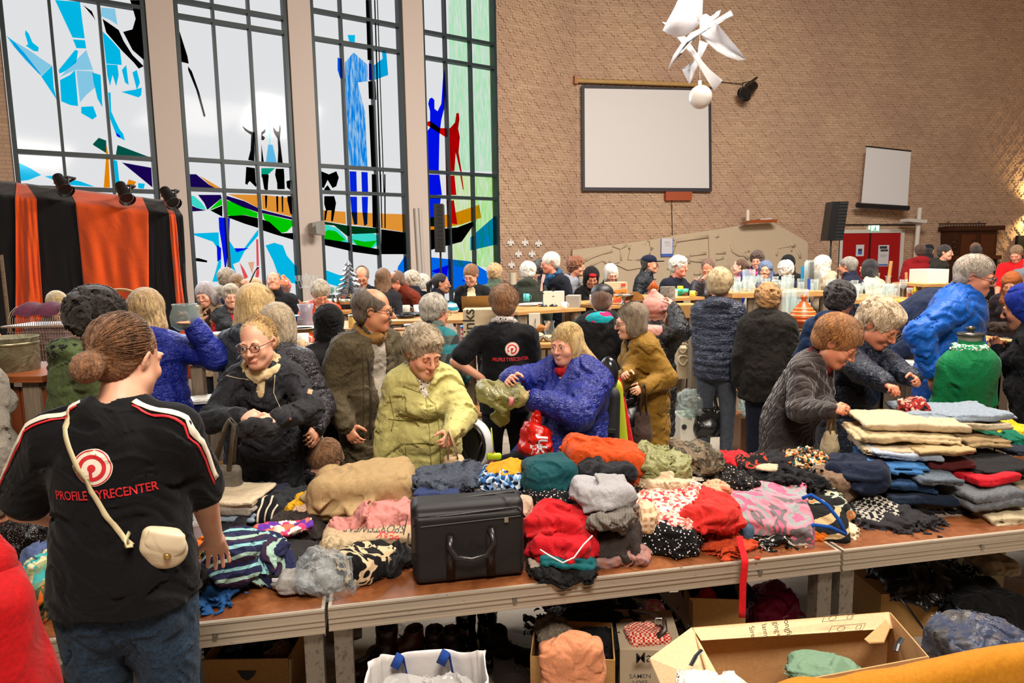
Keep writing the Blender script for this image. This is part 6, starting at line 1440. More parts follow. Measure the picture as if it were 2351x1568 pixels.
# left section
G('large beige sweatshirt heaped on top at the left','heap',(686,1042,968,1212),2.92,.36,tanm,8,wr=.009,fq=14,n=2,warp=1)
G('pink shirt sticking out below the beige sweatshirt','heap',(745,1160,962,1228),2.72,.22,cloth('#c9837c'),12,wr=.010,fq=38,roll=-8)
o =G('beige t-shirt with upside-down sportswear print','drape',(738,1190,960,1262),2.66,.26,cloth('#b99f7e'),5,wr=.005,fq=20)
gtext(o,'SPORTSWEAR',.045,860,1212,2.66,plain('#4a4644'),178,.9); gtext(o,'PEAK',.040,897,1228,2.64,redprint,172)
G('cream cloth with folds below the sportswear t-shirt','heap',(735,1222,825,1290),2.58,.16,cloth('#b7a382'),20,wr=.010,fq=50)
o =G('folded dark grey t-shirt with small white neck label','drape',(568,1238,742,1372),2.50,.28,cloth('#2b2829',None,.85,.2,.3,.3),-18,wr=.006,fq=18,roll=6)
m =MB(); c =P(639,1331,2.37) - Vector(o.location); m.box(-.022,.022,-.003,0,-.006,.006); m2 =m.build('neck_label',paper,o); m2.location =c
stv =['#23264c','#7fb2b4','#23264c','#3a2440','#93b0a2','#23264c']
G('navy and turquoise striped shirt under the volunteer hand','heap',(474,1196,612,1352),2.42,.26,pattern('stripes',stv,4.2,(.5,.3,0),ax='Z'),-25,wr=.011,fq=26)
G('navy and turquoise striped hoodie beside the dark grey t-shirt','heap',(566,1212,672,1348),2.46,.2,pattern('stripes',stv,4.2,(.2,.6,.4),ax='X'),30,wr=.013,fq=34)
G('top with pink purple and white floral print','roll',(584,1190,724,1236),2.66,.14,pattern('floral',['#e03a70','#f0c8b8','#5a2a90','#e86a50','#f0dcd0'],22),5,wr=.008,fq=45,n=2)
G('bright blue cloth with dark frills at the table edge','heap',(438,1335,545,1392),2.33,.18,cloth('#1c4f88'),5,base=TZ,wr=.010,fq=40)
G('black garment between volunteer and striped shirt','heap',(432,1270,505,1345),2.36,.2,dk1,0,base=TZ,wr=.012,fq=40)
G('multicoloured garment with orange and green peeking out beside the volunteer','heap',(432,1240,470,1300),2.45,.16,pattern('blotch',['#c8601c','#7a8a2c','#c8b8a0','#1c4858'],14),0,wr=.009,fq=50)
for i,(y,c_,lb,w0) in enumerate([(1188,'#3c3a40','folded charcoal trousers at the bottom of the left stack',0),(1172,'#7e8e9e','folded washed blue jeans in the left stack',3),(1158,'#8d857b','folded grey trousers in the left stack',-3),(1144,'#cbb99c','folded cream trousers on top of the left stack',0)]):
 G(lb,'fold',(478 + w0,y - 14,604 + w0,y + 12),2.95,.28,cloth(c_),4 - i*3,wr=.004,fq=30,base=.70 + .026*(3 - (3 - i)) if False else None)
G('black striped tracksuit top folded on edge','roll',(586,1122,650,1205),2.92,.18,pattern('stripes',['#101014','#101014','#101014','#c8b8a8'],9,ax='X'),50,wr=.007,fq=40,roll=-30,n=2)
G('dark slate jacket with ruffled collar behind the yellow cloth','heap',(612,1118,690,1205),2.98,.22,cloth('#2c3034'),0,wr=.014,fq=55)
G('navy cloth at the back edge beneath the grey tote bag','heap',(560,1115,640,1160),3.08,.2,cloth('#23243c'),0,wr=.010,fq=40)
G('yellow garment peeking out left of the beige sweatshirt','heap',(655,1130,732,1196),2.93,.16,cloth('#d09c14'),0,wr=.010,fq=40)
G('peach coloured cloth between yellow cloth and beige sweatshirt','heap',(678,1150,722,1200),2.88,.14,cloth('#d6b296'),0,wr=.008,fq=40)
G('dark brown fabric bag with a thin strap','heap',(600,1178,742,1250),2.76,.22,cloth('#382e2b'),0,wr=.009,fq=30,cat='bag',name='cloth_bag')
G('pale grey garment inside the clear plastic bag','heap',(622,1290,800,1384),2.40,.2,cloth('#8d8a86'),15,wr=.007,fq=30,base=TZ)
ob =G('clear plastic bag with orange stickers at the table edge','heap',(676,1258,812,1388),2.37,.2,glassy('#e8ecee',.12,.08,'plastic_film'),-20,wr=.014,fq=48,base=TZ + .002,cat='plastic bag',name='plastic_bag',group='plastic bags')
G('black and cream patterned knitted cap','heap',(768,1236,896,1348),2.47,.22,pattern('blotch',['#0e0d0e','#c4ab88','#0e0d0e','#0e0d0e'],9),-35,wr=.006,fq=40,base=TZ,name='patterned_hat',cat='hat')
G('black padded jacket between patterned cap and briefcase','heap',(808,1216,950,1338),2.58,.28,cloth('#17171b',None,.6),0,wr=.016,fq=34,base=TZ)
# centre
G('dark denim shirt with button placket on top behind the briefcase','heap',(946,1064,1098,1138),2.98,.28,cloth('#3a404c','#4a5260'),-10,wr=.014,fq=34)
G('blue jeans beneath the dark denim shirt','fold',(960,1118,1070,1142),2.88,.22,cloth('#2c3a66'),-5,wr=.005)
G('mustard yellow jersey top twisted on the pile','roll',(1108,1052,1216,1112),3.0,.2,cloth('#cf8f18'),-8,wr=.010,fq=30,n=3)
G('blue and white floral blouse beneath the mustard top','heap',(1098,1068,1212,1132),2.98,.22,pattern('floral',['#16243e','#7aa0c8','#c8d4e0','#22508a'],60),0,wr=.008,fq=40)
G('dark teal sweatshirt bundled on the pile','heap',(1184,1040,1324,1146),2.92,.26,cloth('#0a5056','#084048'),15,wr=.009,fq=15,n=3)
G('black blouse with white dotted trim below the teal sweatshirt','heap',(1200,1108,1320,1168),2.86,.18,pattern('dots',['#121014','#d8d0d0'],90),10,wr=.007,fq=30)
G('bright orange jumper spread over the top of the pile','heap',(1285,992,1492,1108),3.08,.34,cloth('#c44a18','#b03c10',.9,.4),-8,wr=.016,fq=22,n=5)
G('dark grey knitted jumper in front of the orange jumper','heap',(1336,1040,1462,1112),2.92,.22,cloth('#2a2b31',None,.95,.8),0,wr=.009,fq=34)
G('light grey folded wool jumper on the tall roll','heap',(1308,1084,1462,1172),2.68,.24,cloth('#918f92','#a09ea0',.95,.6),3,wr=.006,fq=20,n=2)
G('taupe ribbed jumper rolled below the light grey one','heap',(1346,1140,1458,1216),2.60,.2,pattern('stripes',['#6e6862','#635d57'],26,ax='X'),3,wr=.012,fq=30)
G('dark brown knitted cardigan below the taupe jumper','heap',(1354,1192,1482,1292),2.62,.24,cloth('#3d3330',None,.95,.8),0,base=TZ,wr=.012,fq=36)
G('grey and coral openwork knitting at the table edge','drape',(1352,1262,1490,1296),2.56,.14,pattern('soft',['#7c7478','#a06a5c','#6a6468'],40),0,base=TZ,wr=.008,fq=50)
o =G('bright red top on the stack right of the briefcase','heap',(1197,1150,1372,1262),2.62,.26,cloth('#c00e18','#a80c14'),-22,wr=.008,fq=18,n=3)
G('red t-shirt with gathered neckline below the bright red top','heap',(1212,1205,1372,1296),2.53,.24,cloth('#b80e1c'),-12,wr=.009,fq=24)
G('teal green shirt hem showing in the red stack','fold',(1236,1262,1366,1296),2.50,.2,cloth('#0c5a60'),-4,wr=.006,fq=40)
G('purple and cream garment near the bottom of the red stack','fold',(1215,1284,1358,1312),2.50,.2,cloth('#b0a090'),-5,wr=.006,fq=40)
G('black lace garment at the bottom of the red stack','drape',(1222,1296,1358,1342),2.48,.2,cloth('#121215'),0,base=TZ,wr=.010,fq=45)
m =MB(); q =[P(1240,1262,2.38),P(1262,1276,2.35),P(1292,1292,2.34),P(1318,1280,2.35),P(1340,1250,2.38),P(1360,1230,2.42)]; c0 =q[0]; m.tube([p - c0 for p in q],.003,6)
tag(m.build('elastic_strap',plain('#e0d8d0',.5),None,True,c0),'thin white elastic strap lying on the red stack','strap')
G('cream ribbed jumper between briefcase and red stack','heap',(1188,1130,1224,1200),2.72,.14,cloth('#b89a86'),0,wr=.006,fq=50)
G('red and cream speckled blouse','drape',(1462,1108,1612,1228),2.78,.30,pattern('floral',['#d8a898','#c03a44','#e8cfc0','#b86a5c','#e4c4b0'],85),-28,wr=.008,fq=30,tilt=18)
G('black blouse with white dots','heap',(1464,1168,1624,1292),2.68,.26,pattern('dots',['#0c0b0d','#d8d4d4'],75),-15,base=TZ,wr=.010,fq=28)
G('beige checked shirt between grey jumper and dotted blouse','heap',(1458,1150,1510,1240),2.68,.14,pattern('plaid',['#c4a484','#a8805c','#d8c0a0'],12),0,wr=.008,fq=30)
G('coral red knitted jumper bundled at the table edge','heap',(1548,1128,1708,1246),2.72,.28,cloth('#d8322c','#c42822',.9,.6),-12,wr=.013,fq=24,n=5)
G('burnt orange garment beneath the coral jumper','heap',(1610,1222,1722,1280),2.72,.22,cloth('#b8401c'),0,base=TZ,wr=.010,fq=40)
G('cream satin blouse with soft folds','heap',(1466,1082,1608,1142),2.92,.2,cloth('#c8b090',None,.45,.1),0,wr=.016,fq=30)
G('olive green satin jacket lying on the cream blouse','heap',(1458,1014,1582,1120),3.02,.26,cloth('#75754a','#8a8a5c',.45,.15),0,wr=.015,fq=46)
G('grey brown patterned scarf behind the olive jacket','heap',(1540,1004,1652,1098),3.14,.26,pattern('soft',['#4a4234','#7c6c58','#3a362c','#6c6454'],24),0,wr=.015,fq=45)
G('small red t-shirt at the back edge of the table','heap',(1652,1030,1722,1072),3.32,.18,cloth('#c01820'),0,wr=.008,fq=36)
G('black top with red embroidery at the back edge','heap',(1690,1036,1772,1108),3.22,.22,pattern('blotch',['#100e10','#100e10','#a8341c','#100e10'],16),0,wr=.011,fq=36)
G('black jacket lying on its back near the copper-haired woman','heap',(1758,1034,1830,1100),3.30,.22,dk1,0,wr=.012,fq=36)
G('rolled cream towel among black clothes','roll',(1734,1064,1802,1090),3.08,.1,cloth('#c0ac8e'),-4,wr=.004,fq=30,n=1)
G('black garment with small pale flowers in the middle of the pile','heap',(1640,1090,1740,1130),3.0,.2,pattern('dots',['#121012','#a89484'],60),0,wr=.009,fq=36)
G('black socks and scarves in a heap right of the cream roll','heap',(1735,1078,1870,1120),3.05,.2,cloth('#17161c'),0,wr=.016,fq=55)
G('peach crumpled cloth ball','heap',(1630,1104,1674,1138),2.92,.1,cloth('#e0a080'),0,wr=.008,fq=60)
G('pink and grey dress with large dots spread over the pile','drape',(1662,1096,1862,1246),2.86,.34,pattern('blotch',['#e0607c','#8c9090','#d87c8c','#6c6468','#e0607c'],6),-20,wr=.010,fq=20,tilt=16)
G('black blouse with orange and green leaf flowers','heap',(1822,1094,1962,1244),2.96,.32,pattern('blotch',['#1c1b1d','#1c1b1d','#1c1b1d','#a8b49c','#c07844'],13),-22,wr=.008,fq=22)
G('black top with tan stripes and blue edging','drape',(1824,1140,1950,1256),2.84,.26,pattern('stripes',['#100f12','#100f12','#b09468'],7.5,(0,.3,0),ax='Z'),-18,wr=.006,fq=24,tilt=20)
m =MB(); q =[P(1842,1144,2.80),P(1862,1136,2.80),P(1900,1160,2.76),P(1925,1192,2.72),P(1942,1226,2.70)]; c0 =q[0]; m.tube([p - c0 for p in q],.008,8); q2 =[P(1822,1222,2.70),P(1868,1205,2.70),P(1905,1210,2.70),P(1942,1227,2.70)]; m.tube([p - c0 for p in q2],.008,8)
tag(m.build('blue_edging',cloth('#0c4aa0'),None,True,c0),'bright blue edging band of the tan striped top','edging')
o =G('black embroidered garment with white numbers at the table edge','heap',(1704,1212,1784,1278),2.76,.18,pattern('blotch',['#101012','#101012','#101012','#b8b4ac'],30),0,base=TZ,wr=.009,fq=40)
G('white lace garment hanging over the table edge','heap',(1768,1200,1858,1272),2.78,.18,cloth('#d2c6ae'),0,base=TZ,wr=.010,fq=50)
G('small orange cloth tip at the table edge','heap',(1852,1240,1896,1268),2.76,.08,cloth('#e07014'),0,base=TZ,wr=.006,fq=60)
G('cream scalloped cloth tip right of the orange tip','heap',(1898,1232,1962,1276),2.80,.10,cloth('#d6c6a4'),0,base=TZ,wr=.008,fq=60)
G('grey olive cloth beneath the striped top','heap',(1770,1190,1850,1226),2.82,.14,cloth('#6a6c58'),0,wr=.009,fq=50)
G('blue grey sleeve beneath the pink and grey dress','heap',(1690,1185,1728,1250),2.76,.12,cloth('#40566e'),0,wr=.006,fq=30)
# bead necklaces
ob =G('tangle of wooden and coloured bead necklaces','heap',(1812,1032,1896,1078),3.28,.2,pattern('floral',['#2a1c14','#c8a06c','#c86a28','#e0d4bc','#1c4a4c'],70),0,wr=.010,fq=110,cat='necklaces',name='bead_necklaces')
m =MB(); rs =random.Random(5); bm_ =[plain(c,.25) for c in ('#c86a28','#d8c8a8','#3a2418','#8a5a34','#1f5a5c')]
for i in range(90):
 a =rs.uniform(0,6.28); r =math.sqrt(rs.random())*.075; m.m =rs.randrange(5); q =rs.choice((.005,.007,.010)); z =.075 - r*.5 + rs.uniform(-.01,.012); m.lathe([(0,-q),(q*.8,-q*.6),(q,0),(q*.8,q*.6),(0,q)],(math.cos(a)*r,math.sin(a)*r*.8 - .02,z),8)
b_ =m.build('beads',bm_,ob,True); b_['kind'] ='stuff'
# right section
G('fluffy brown teddy jumper','heap',(1858,1052,1972,1172),3.10,.28,pattern('soft',['#4c3828','#7c6450','#5c4634'],130),-35,wr=.006,fq=90)
o =G('navy fleece jacket with small leather patch','heap',(1902,1030,2058,1142),3.12,.30,cloth('#18233e','#111a30',.9,.3),-24,wr=.008,fq=17,n=3)
G('black jumper with white nordic pattern','heap',(1958,1142,2084,1238),2.98,.26,pattern('checks',['#111012','#a8a298'],60),-18,base=TZ,wr=.006,fq=22)
G('charcoal sweatpants with white waist label','heap',(1980,1188,2138,1246),2.92,.24,cloth('#2b282e'),0,base=TZ,wr=.009,fq=34)
G('taupe corduroy trousers folded over the stack','drape',(2068,1122,2200,1212),3.05,.28,cloth('#776c60'),-6,wr=.006,fq=22,tilt=24)
def folded(label,x0,y0,x1,y1,d,c,rot=0,dp=.34,c2=None): return G(label,'fold',(x0,y0,x1,y1),d,dp,cloth(c,c2,.85,.4,.3,.3),rot,wr=.0055,fq=22,name='folded_trousers',warp=1)
folded('dark navy jeans lowest in the left part of the jeans stack',2030,1118,2182,1152,3.08,'#16283e',-8)
folded('mid blue jeans folded in the jeans stack',2022,1086,2130,1120,3.14,'#24466e',-8,c2='#1a3658')
folded('washed grey blue jeans with visible waistband',2100,1064,2194,1118,3.08,'#5c6670',-10,c2='#47525e')
folded('bright blue jeans below the cream trousers',1990,1040,2110,1084,3.18,'#1f5184',-12,c2='#3a6c9c')
folded('pale blue white shorts below the cream trousers',2000,1014,2140,1050,3.24,'#98a4b4',-12)
folded('maroon trousers below the khaki pair',2106,1040,2212,1066,3.22,'#541a1c',-4)
folded('cream trousers third from the top of the stack',1972,1004,2140,1044,3.28,'#b3a084',-14)
folded('khaki trousers with stitched hem hanging forward',2090,1004,2222,1050,3.20,'#ab9268',-6)
folded('cream trousers second from the top of the stack',1962,974,2190,1018,3.32,'#b9a27c',-12)
folded('pale beige chinos on top of the stack',1984,946,2208,996,3.36,'#bfab8c',-8)
folded('brown khaki trousers beside the pale beige chinos',2180,978,2296,1038,3.40,'#8a7350',6)
folded('stone coloured trousers under the light blue jeans',2100,948,2290,986,3.50,'#a59880',-4)
folded('light blue jeans rolled on top of the right stack',2076,932,2304,968,3.52,'#8d98a4',-3,c2='#6c7884')
folded('black trousers above the red cloth',2192,1040,2360,1092,3.20,'#17161a',8)
folded('bright red folded cloth in the right stack',2196,1070,2318,1108,3.10,'#b80e20',12,.26)
folded('grey denim jeans folded open in the right stack',2182,1090,2326,1178,3.02,'#66686c',10,c2='#4c5056')
folded('stone brown trousers at the right edge above the cream pair',2290,1084,2372,1150,3.1,'#7c6e58',0)
folded('light cream trousers with blue tag at the right end of the table',2230,1142,2372,1218,2.98,'#b0a284',8)
folded('dark blue trousers at the right edge of the table',2290,1010,2368,1052,3.5,'#1c2438',0)
G('green cloth at the right edge behind the stack','heap',(2290,984,2362,1026),3.62,.2,cloth('#0a6a50'),0,wr=.010)
G('yellow cloth at the right edge behind the stack','heap',(2296,972,2362,998),3.66,.2,cloth('#d8b020'),0,wr=.010)
# at the far left behind the volunteer
G('teal and cream plaid shirt left of the volunteer','heap',(52,1250,116,1345),2.28,.24,pattern('plaid',['#3c9a9c','#c8bc94','#6a7c54'],7),0,wr=.012,base=TZ)
G('blue knitted garment behind the plaid shirt','heap',(60,1228,118,1280),2.5,.2,cloth('#4c5c84'),0,wr=.010,base=TZ)
G('orange and camouflage cloth tip at the left table edge','heap',(78,1320,118,1400),2.2,.14,pattern('blotch',['#c8601c','#4c5a34','#2a2e22'],14),0,wr=.010,base=TZ)
G('black sequinned bag left of the volunteer','heap',(-20,1170,118,1256),2.65,.26,pattern('dots',['#121012','#8c7c74'],140,rough=.3),0,wr=.010,base=TZ,cat='bag',name='sequin_bag')
# ------------------------------------------------------------ black briefcase
bc =P(1078,1232,2.46); bcase =empty('briefcase',(PZ(1075,1318,TZ).x,2.50,TZ),math.radians(10),'large black fabric laptop briefcase standing on the table edge','bag')
bw,bh,bd =.425,.30,.13
blk =NT('black_nylon'); v =blk.co(); blk.col(srgb('#0c0b0f')); blk.bump(blk.noise(v,500,2),.3,.002); blk =blk.set(Roughness=.55)
lth =plain('#1d1a1c',.3,bump=.1,bs=150)
def rsdf(nm,parts,res,mat,wr=0): 
 S =Sdf(); [getattr(S,p[0])(*p[1:]) for p in parts]
 if wr: S.wrinkle(wr,20)
 return sdf_obj(nm,S,res,mat,bcase)
rsdf('body',[('box',(0,0,bh*.5),(bw/2,bd/2,bh/2),.03,.01),('box',(0,-bd*.5,bh*.45),(bw/2*.96,.022,bh*.43),.02,.012)],.005,blk,.003)
m =MB(); 
for (z_,y_) in ((bh*.995,0),(bh*.885,-bd/2 - .012)):
 m.tube([(-bw/2*.97,y_,z_*.86),(-bw/2*.88,y_,z_*.97),(-bw*.1,y_ - .002,z_*.985),(bw/2*.85,y_,z_ + .004),(bw/2*.98,y_,z_*.86)],.005,6)
m.build('piping',lth,bcase,True)
m =MB(); m.tube([(-bw/2*.85,-bd/2 - .024,bh*.76),(bw/2*.9,-bd/2 - .024,bh*.80)],.003,6); m.build('zip',plain('#060606',.3),bcase)
m =MB(); m.box(bw*.30,bw*.335,-bd/2 - .032,-bd/2 - .026,bh*.74,bh*.80); m.build('zip_pull',metal('#b0a898',.25),bcase)
m =MB()
for x in (-.075,.075): m.box(x - .016,x + .016,-bd/2 - .027,-bd/2 - .022,.02,bh*.62)
m.tube([(-.075,-bd/2 - .03,bh*.62),(-.078,-bd/2 - .05,bh*.5),(-.055,-bd/2 - .06,bh*.38),(0,-bd/2 - .062,bh*.345),(.055,-bd/2 - .06,bh*.38),(.085,-bd/2 - .05,bh*.52),(.075,-bd/2 - .03,bh*.68)],[.013,.013,.010,.010,.010,.013,.013],8,flat=.5)
m.build('handle',lth,bcase,True)
m =MB(); m.tube([(-bw/2 - .01,-.02,bh*.6),(-bw/2 - .018,-.02,bh*.45),(-bw/2 - .005,-.02,bh*.4)],.004,6); m.tube([(-bw/2 - .012,-.03,bh*.85),(-bw/2 - .03,-.03,bh*.6)],.0025,6); m.build('strap_hook',metal('#b8b0a4',.25),bcase)
# red ribbon hanging down
q =[P(1698,1232,2.60),P(1700,1252,2.56),P(1706,1268,2.53),P(1710,1290,2.49),P(1706,1340,2.48),P(1704,1418,2.47)]; c0 =q[0]; m =MB()
m.grid(lambda u,v_: (lambda i,f: (q[i].lerp(q[i + 1],f) - c0 + Vector((.013*(u*2 - 1),.003*math.sin(v_*9),0))))(min(4,int(v_*5)),min(1,v_*5 - min(4,int(v_*5)))),5,26)
ob =m.build('ribbon',cloth('#d0141c'),None,True,c0); tag(ob,'red ribbon hanging from the coral jumper over the table edge','ribbon'); sm =ob.modifiers.new('s','SOLIDIFY'); sm.thickness =.003
# ------------------------------------------------------------ dress form with green blouse
dfc =P(2216,940,3.95); df =empty('dress_form',(dfc.x,dfc.y,TZ),math.radians(8),'tailor dress form wearing a green blouse with patterned collar','dress form')
k =3.95/FP; zc =lambda y: (P(2216,y,3.95).z - TZ)
S =Sdf(); S.cone((0,0,zc(900)),(0,0,zc(985)),.140,.13,.05,(1,1.45,1)); S.ell((0,-.02,zc(850)),(.160,.110,.15),.05); S.cone((.105,0,zc(832)),(-.105,0,zc(832)),.052,.052,.07); S.cone((.135,0,zc(840)),(.162,.02,zc(930)),.050,.044,.03); S.cone((-.135,0,zc(840)),(-.162,.02,zc(930)),.050,.044,.03); S.cone((.162,.02,zc(930)),(.145,-.03,zc(1010)),.044,.036,.03); S.cone((-.162,.02,zc(930)),(-.145,-.03,zc(1010)),.044,.036,.03); S.cone((0,0,zc(820)),(0,0,zc(795)),.10,.066,.05)
S.wrinkle(.006,24,(1.2,1.2,.5),4,True,1); sdf_obj('blouse',S,.008,cloth('#057a44','#046437'),df)
S =Sdf()
for i in range(12): a =PI*i/6; b =a + PI/6; S.cone((.075*math.cos(a),.065*math.sin(a),zc(800)),(.075*math.cos(b),.065*math.sin(b),zc(800)),.026,.026,.01)
S.wrinkle(.004,70,(1,1,1),2,True); sdf_obj('collar',S,.006,pattern('floral',['#2a9a6c','#c8d8c0','#1a7a50','#e0e0d0'],110),df)
m =MB(); m.lathe([(.062,zc(800)),(.060,zc(775)),(.064,zc(772))],n=24); m.build('neck',cloth('#8c8c80'),df,True)
m =MB(); m.lathe([(.068,zc(772)),(.070,zc(768)),(.066,zc(764)),(.02,zc(763)),(.016,zc(760)),(.028,zc(757)),(.026,zc(751)),(.0,zc(748))],n=24); m.build('neck_cap',plain('#3a3832',.3),df,True)
m =MB(); m.tube([(0,0,0),(0,0,zc(985))],.018,10); m.lathe([(0,0),(.13,0),(.12,.02),(0,.03)]); m.build('stand',wood('#6a4a30','#4a3020'),df)
# ------------------------------------------------------------ goods stalls further back
ORD ='leftmost second third fourth fifth sixth seventh eighth ninth tenth eleventh twelfth thirteenth fourteenth fifteenth sixteenth seventeenth eighteenth nineteenth twentieth'.split() + ['last']*20
pine =wood('#c09258','#9c6c38',5,.5,(1,10,10)); oldw =wood('#8c7c68','#6a5c4c',5,.7,(10,10,1)); darkw =wood('#7a4a28','#5a3218',5)
def board(label,x0,y0,x1,y1,d,dep,mat=None,d1=None,th=.03,low=True,legs=True):
 a =P(x0,y0,d); b =P(x1,y1,d1 or d); z =(a.z + b.z)/2; a.z =b.z =0; u =(b - a); L_ =u.length; u.normalize(); e =empty('trestle_table',a,math.atan2(u.y,u.x),label,'table')
 m =MB(); m.box(0,L_,0,dep,z - th,z); m.build('table_top',mat or pine,e)
 if legs:
  for (x,y) in ((.08,.06),(L_ - .08,.06),(.08,dep - .06),(L_ - .08,dep - .06)):
   m =MB(); m.box(x - .04,x + .04,y - .03,y + .03,0,z - th); m.build('leg',oldw,e)
  if low:
   m =MB(); m.box(.02,L_ - .02,.02,dep - .02,z*.55 - .02,z*.55); m.build('lower_shelf',pine,e)
 BOARDS.append((a.copy(),u.copy(),L_,dep,z)); return z
def at(px,py,d): return P(px,py,d)
SNAP =[]; BOARDS =[]
def lathe_thing(name,prof,mat,c,label,cat,group=None,extra=None,n=20):
 e =MB(); e.lathe(prof,n=n); o =e.build(name,mat,None,True,c); tag(o,label,cat,group)
 if extra: extra(o)
 SNAP.append((o,c.copy())); return o
def bowl(px,py,d,r,h,mat,label,group=None,name='bowl'): return lathe_thing(name,[(r*.5,0),(r*.55,.004),(r*.85,h*.5),(r,h),(r*.95,h),(r*.8,h*.5),(r*.45,.008),(0,.008)],mat,at(px,py,d),label,name.replace('_',' '),group)
def plate(px,py,d,r,n,mat,label):
 c =at(px,py,d)
 for i in range(n):
  o =lathe_thing('plate',[(r*.6,0),(r*.65,.002),(r,.012),(r,.015),(r*.62,.006),(0,.006)],mat,c + Vector((0.004*(i % 3),0,i*.009)),label + (', topmost' if i == n - 1 else ', lowest' if i == 0 else ', ' + ORD[i] + ' from the bottom'),'plate','stacked plates')
def mug(px,py,d,r,h,mat,label):
 def ex(o): m =MB(); m.tube([(r*.95,0,h*.8),(r*1.5,0,h*.7),(r*1.5,0,h*.35),(r*.95,0,h*.25)],r*.13,6); m.build('handle',mat,o,True)
 return lathe_thing('mug',[(r*.9,0),(r,.01),(r,h),(r*.92,h),(r*.9,.012),(0,.012)],mat,at(px,py,d),label,'mug',None,ex)
def jar(px,py,d,r,h,mat,label,lid=None,name='jar'):
 def ex(o):
  if lid: m =MB(); m.lathe([(r*1.03,h),(r*1.03,h*1.12),(r*.9,h*1.15),(0,h*1.15)]); m.build('lid',lid,o,True)
 return lathe_thing(name,[(r*.95,0),(r,h*.06),(r,h*.9),(r*.92,h),(r*.85,h),(r*.85,.01),(0,.01)],mat,at(px,py,d),label,name,None,ex)
def bottle(px,py,d,r,h,mat,label,cap=None):
 return lathe_thing('bottle',[(r,0),(r,h*.6),(r*.4,h*.75),(r*.35,h),(0,h)],mat,at(px,py,d),label,'bottle')
def carton(name,x0,y0,x1,y1,d,dep,mat,label,rot=0,cat='box',op=False,inner=None,z0=None):
 a =P(x0,y1,d); b =P(x1,y0,d); w_ =b.x - a.x; z1 =b.z; zb =a.z if z0 is None else z0; h =z1 - zb
 e =empty(name,((a.x + b.x)/2,d + dep/2,zb),math.radians(rot),label,cat); t =.005
 if z0 is None: SNAP.append((e,Vector(((a.x + b.x)/2,d,zb))))
 m =MB()
 if not op: m.box(-w_/2,w_/2,-dep/2,dep/2,0,h)
 else:
  for q in ((-w_/2,w_/2,-dep/2,-dep/2 + t,0,h),(-w_/2,w_/2,dep/2 - t,dep/2,0,h),(-w_/2,-w_/2 + t,-dep/2 + t,dep/2 - t,0,h),(w_/2 - t,w_/2,-dep/2 + t,dep/2 - t,0,h),(-w_/2 + t,w_/2 - t,-dep/2 + t,dep/2 - t,0,t)): m.box(*q)
 m.build('box_body',mat,e); return e,w_,h,dep
white_p =plain('#d9d5cc',.35,name='white_glaze'); steel =metal('#b4b4b0',.22,scr=False); card =cloth('#a9824f','#9a7444',.9,.1,.1,.1,name='cardboard',sheen=0); cardw =cloth('#c8b696','#baa888',.9,.1,.1,.1,name='pale_cardboard',sheen=0)
clr =glassy('#f2f7f7',.10,.03); amber =glassy('#b46a20',.5,.1); teal_p =plain('#2c8c7c',.3); bluep_ =plain('#4c8ac8',.35); terr =plain('#b0501c',.3); blackp =plain('#17171a',.3)
cardw2 =plain('#d0cbbd',.5)
# birdcage, tub and cabinet at the left
board('wooden counter at the left carrying the zinc tub',-60,868,96,862,3.2,.8,wood('#9a5428','#7a3c18',4),low=False)
e =empty('cabinet_panel',P(40,1050,3.25)); e.location.z =0; tag(e,'brown wooden cabinet front below the zinc tub','cabinet'); zt =P(40,872,3.25).z
for i in range(3): m =MB(); x =-.32 + i*.185; m.box(x,x + .178,0,.03,0,zt - .04); m.build('front_panel',wood('#84401c','#683014',3,.5,(8,8,1)),e)
c =at(30,866,3.4); m =MB(); m.lathe([(.105,0),(.118,.01),(.125,.20),(.130,.205),(.120,.205),(.112,.02),(0,.02)],n=28); tub =m.build('zinc_tub',pattern('soft',['#5c5a44','#7c7860','#6a6850'],14,rough=.5),None,True,c); tag(tub,'dented grey green zinc tub on the wooden counter','tub')
m =MB(); m.lathe([(.124,.165),(.129,.172),(.124,.18)],n=28); m.build('rim_band',metal('#8a8468',.4),tub,True)
cg =empty('birdcage',at(120,835,3.75),0,'domed wire birdcage with purple cloth on top beside the curly-haired man','birdcage'); wm_ =plain('#8a7464',.4); m =MB(); cw_,ch_,rr_ =.15,.33,.0016
for i in range(21):
 x =-cw_ + i*2*cw_/20
 for y in (-.11,.11): m.tube([(x,y,0),(x,y,ch_*.66)],rr_,4,False)
for i in range(13):
 y =-.11 + i*.22/12
 for x in (-cw_,cw_): m.tube([(x,y,0),(x,y,ch_*.66)],rr_,4,False)
for k in range(8): z =ch_*.66*k/7; m.tube([(-cw_,-.11,z),(cw_,-.11,z),(cw_,.11,z),(-cw_,.11,z),(-cw_,-.11,z)],rr_*1.2,4,False)
for i in range(25): x =-cw_*.95 + i*1.9*cw_/24; m.tube([(x,.11*math.cos(a),ch_*.68 + .10*math.sin(a)) for a in [PI*j/8 for j in range(9)]],rr_*1.2,4,False)
m.build('wires',wm_,cg)['kind'] ='stuff'
m =MB(); m.box(-cw_*1.12,cw_*1.12,-.13,.13,ch_*.65,ch_*.68); m.box(-cw_,cw_,-.12,.12,-.02,0); m.build('tray',wm_,cg)
m =MB(); m.grid(lambda u,v: ((u - .5)*.24 + .01,.13*math.cos(PI*(.15 + .7*v)),ch_*.68 + .115*math.sin(PI*(.15 + .7*v)) + .006*math.sin(u*14)),14,12); m.build('cover_cloth',cloth('#5c2840'),cg,True)
board('wooden shelf stand behind the birdcage',60,842,190,838,3.7,.5,low=False)
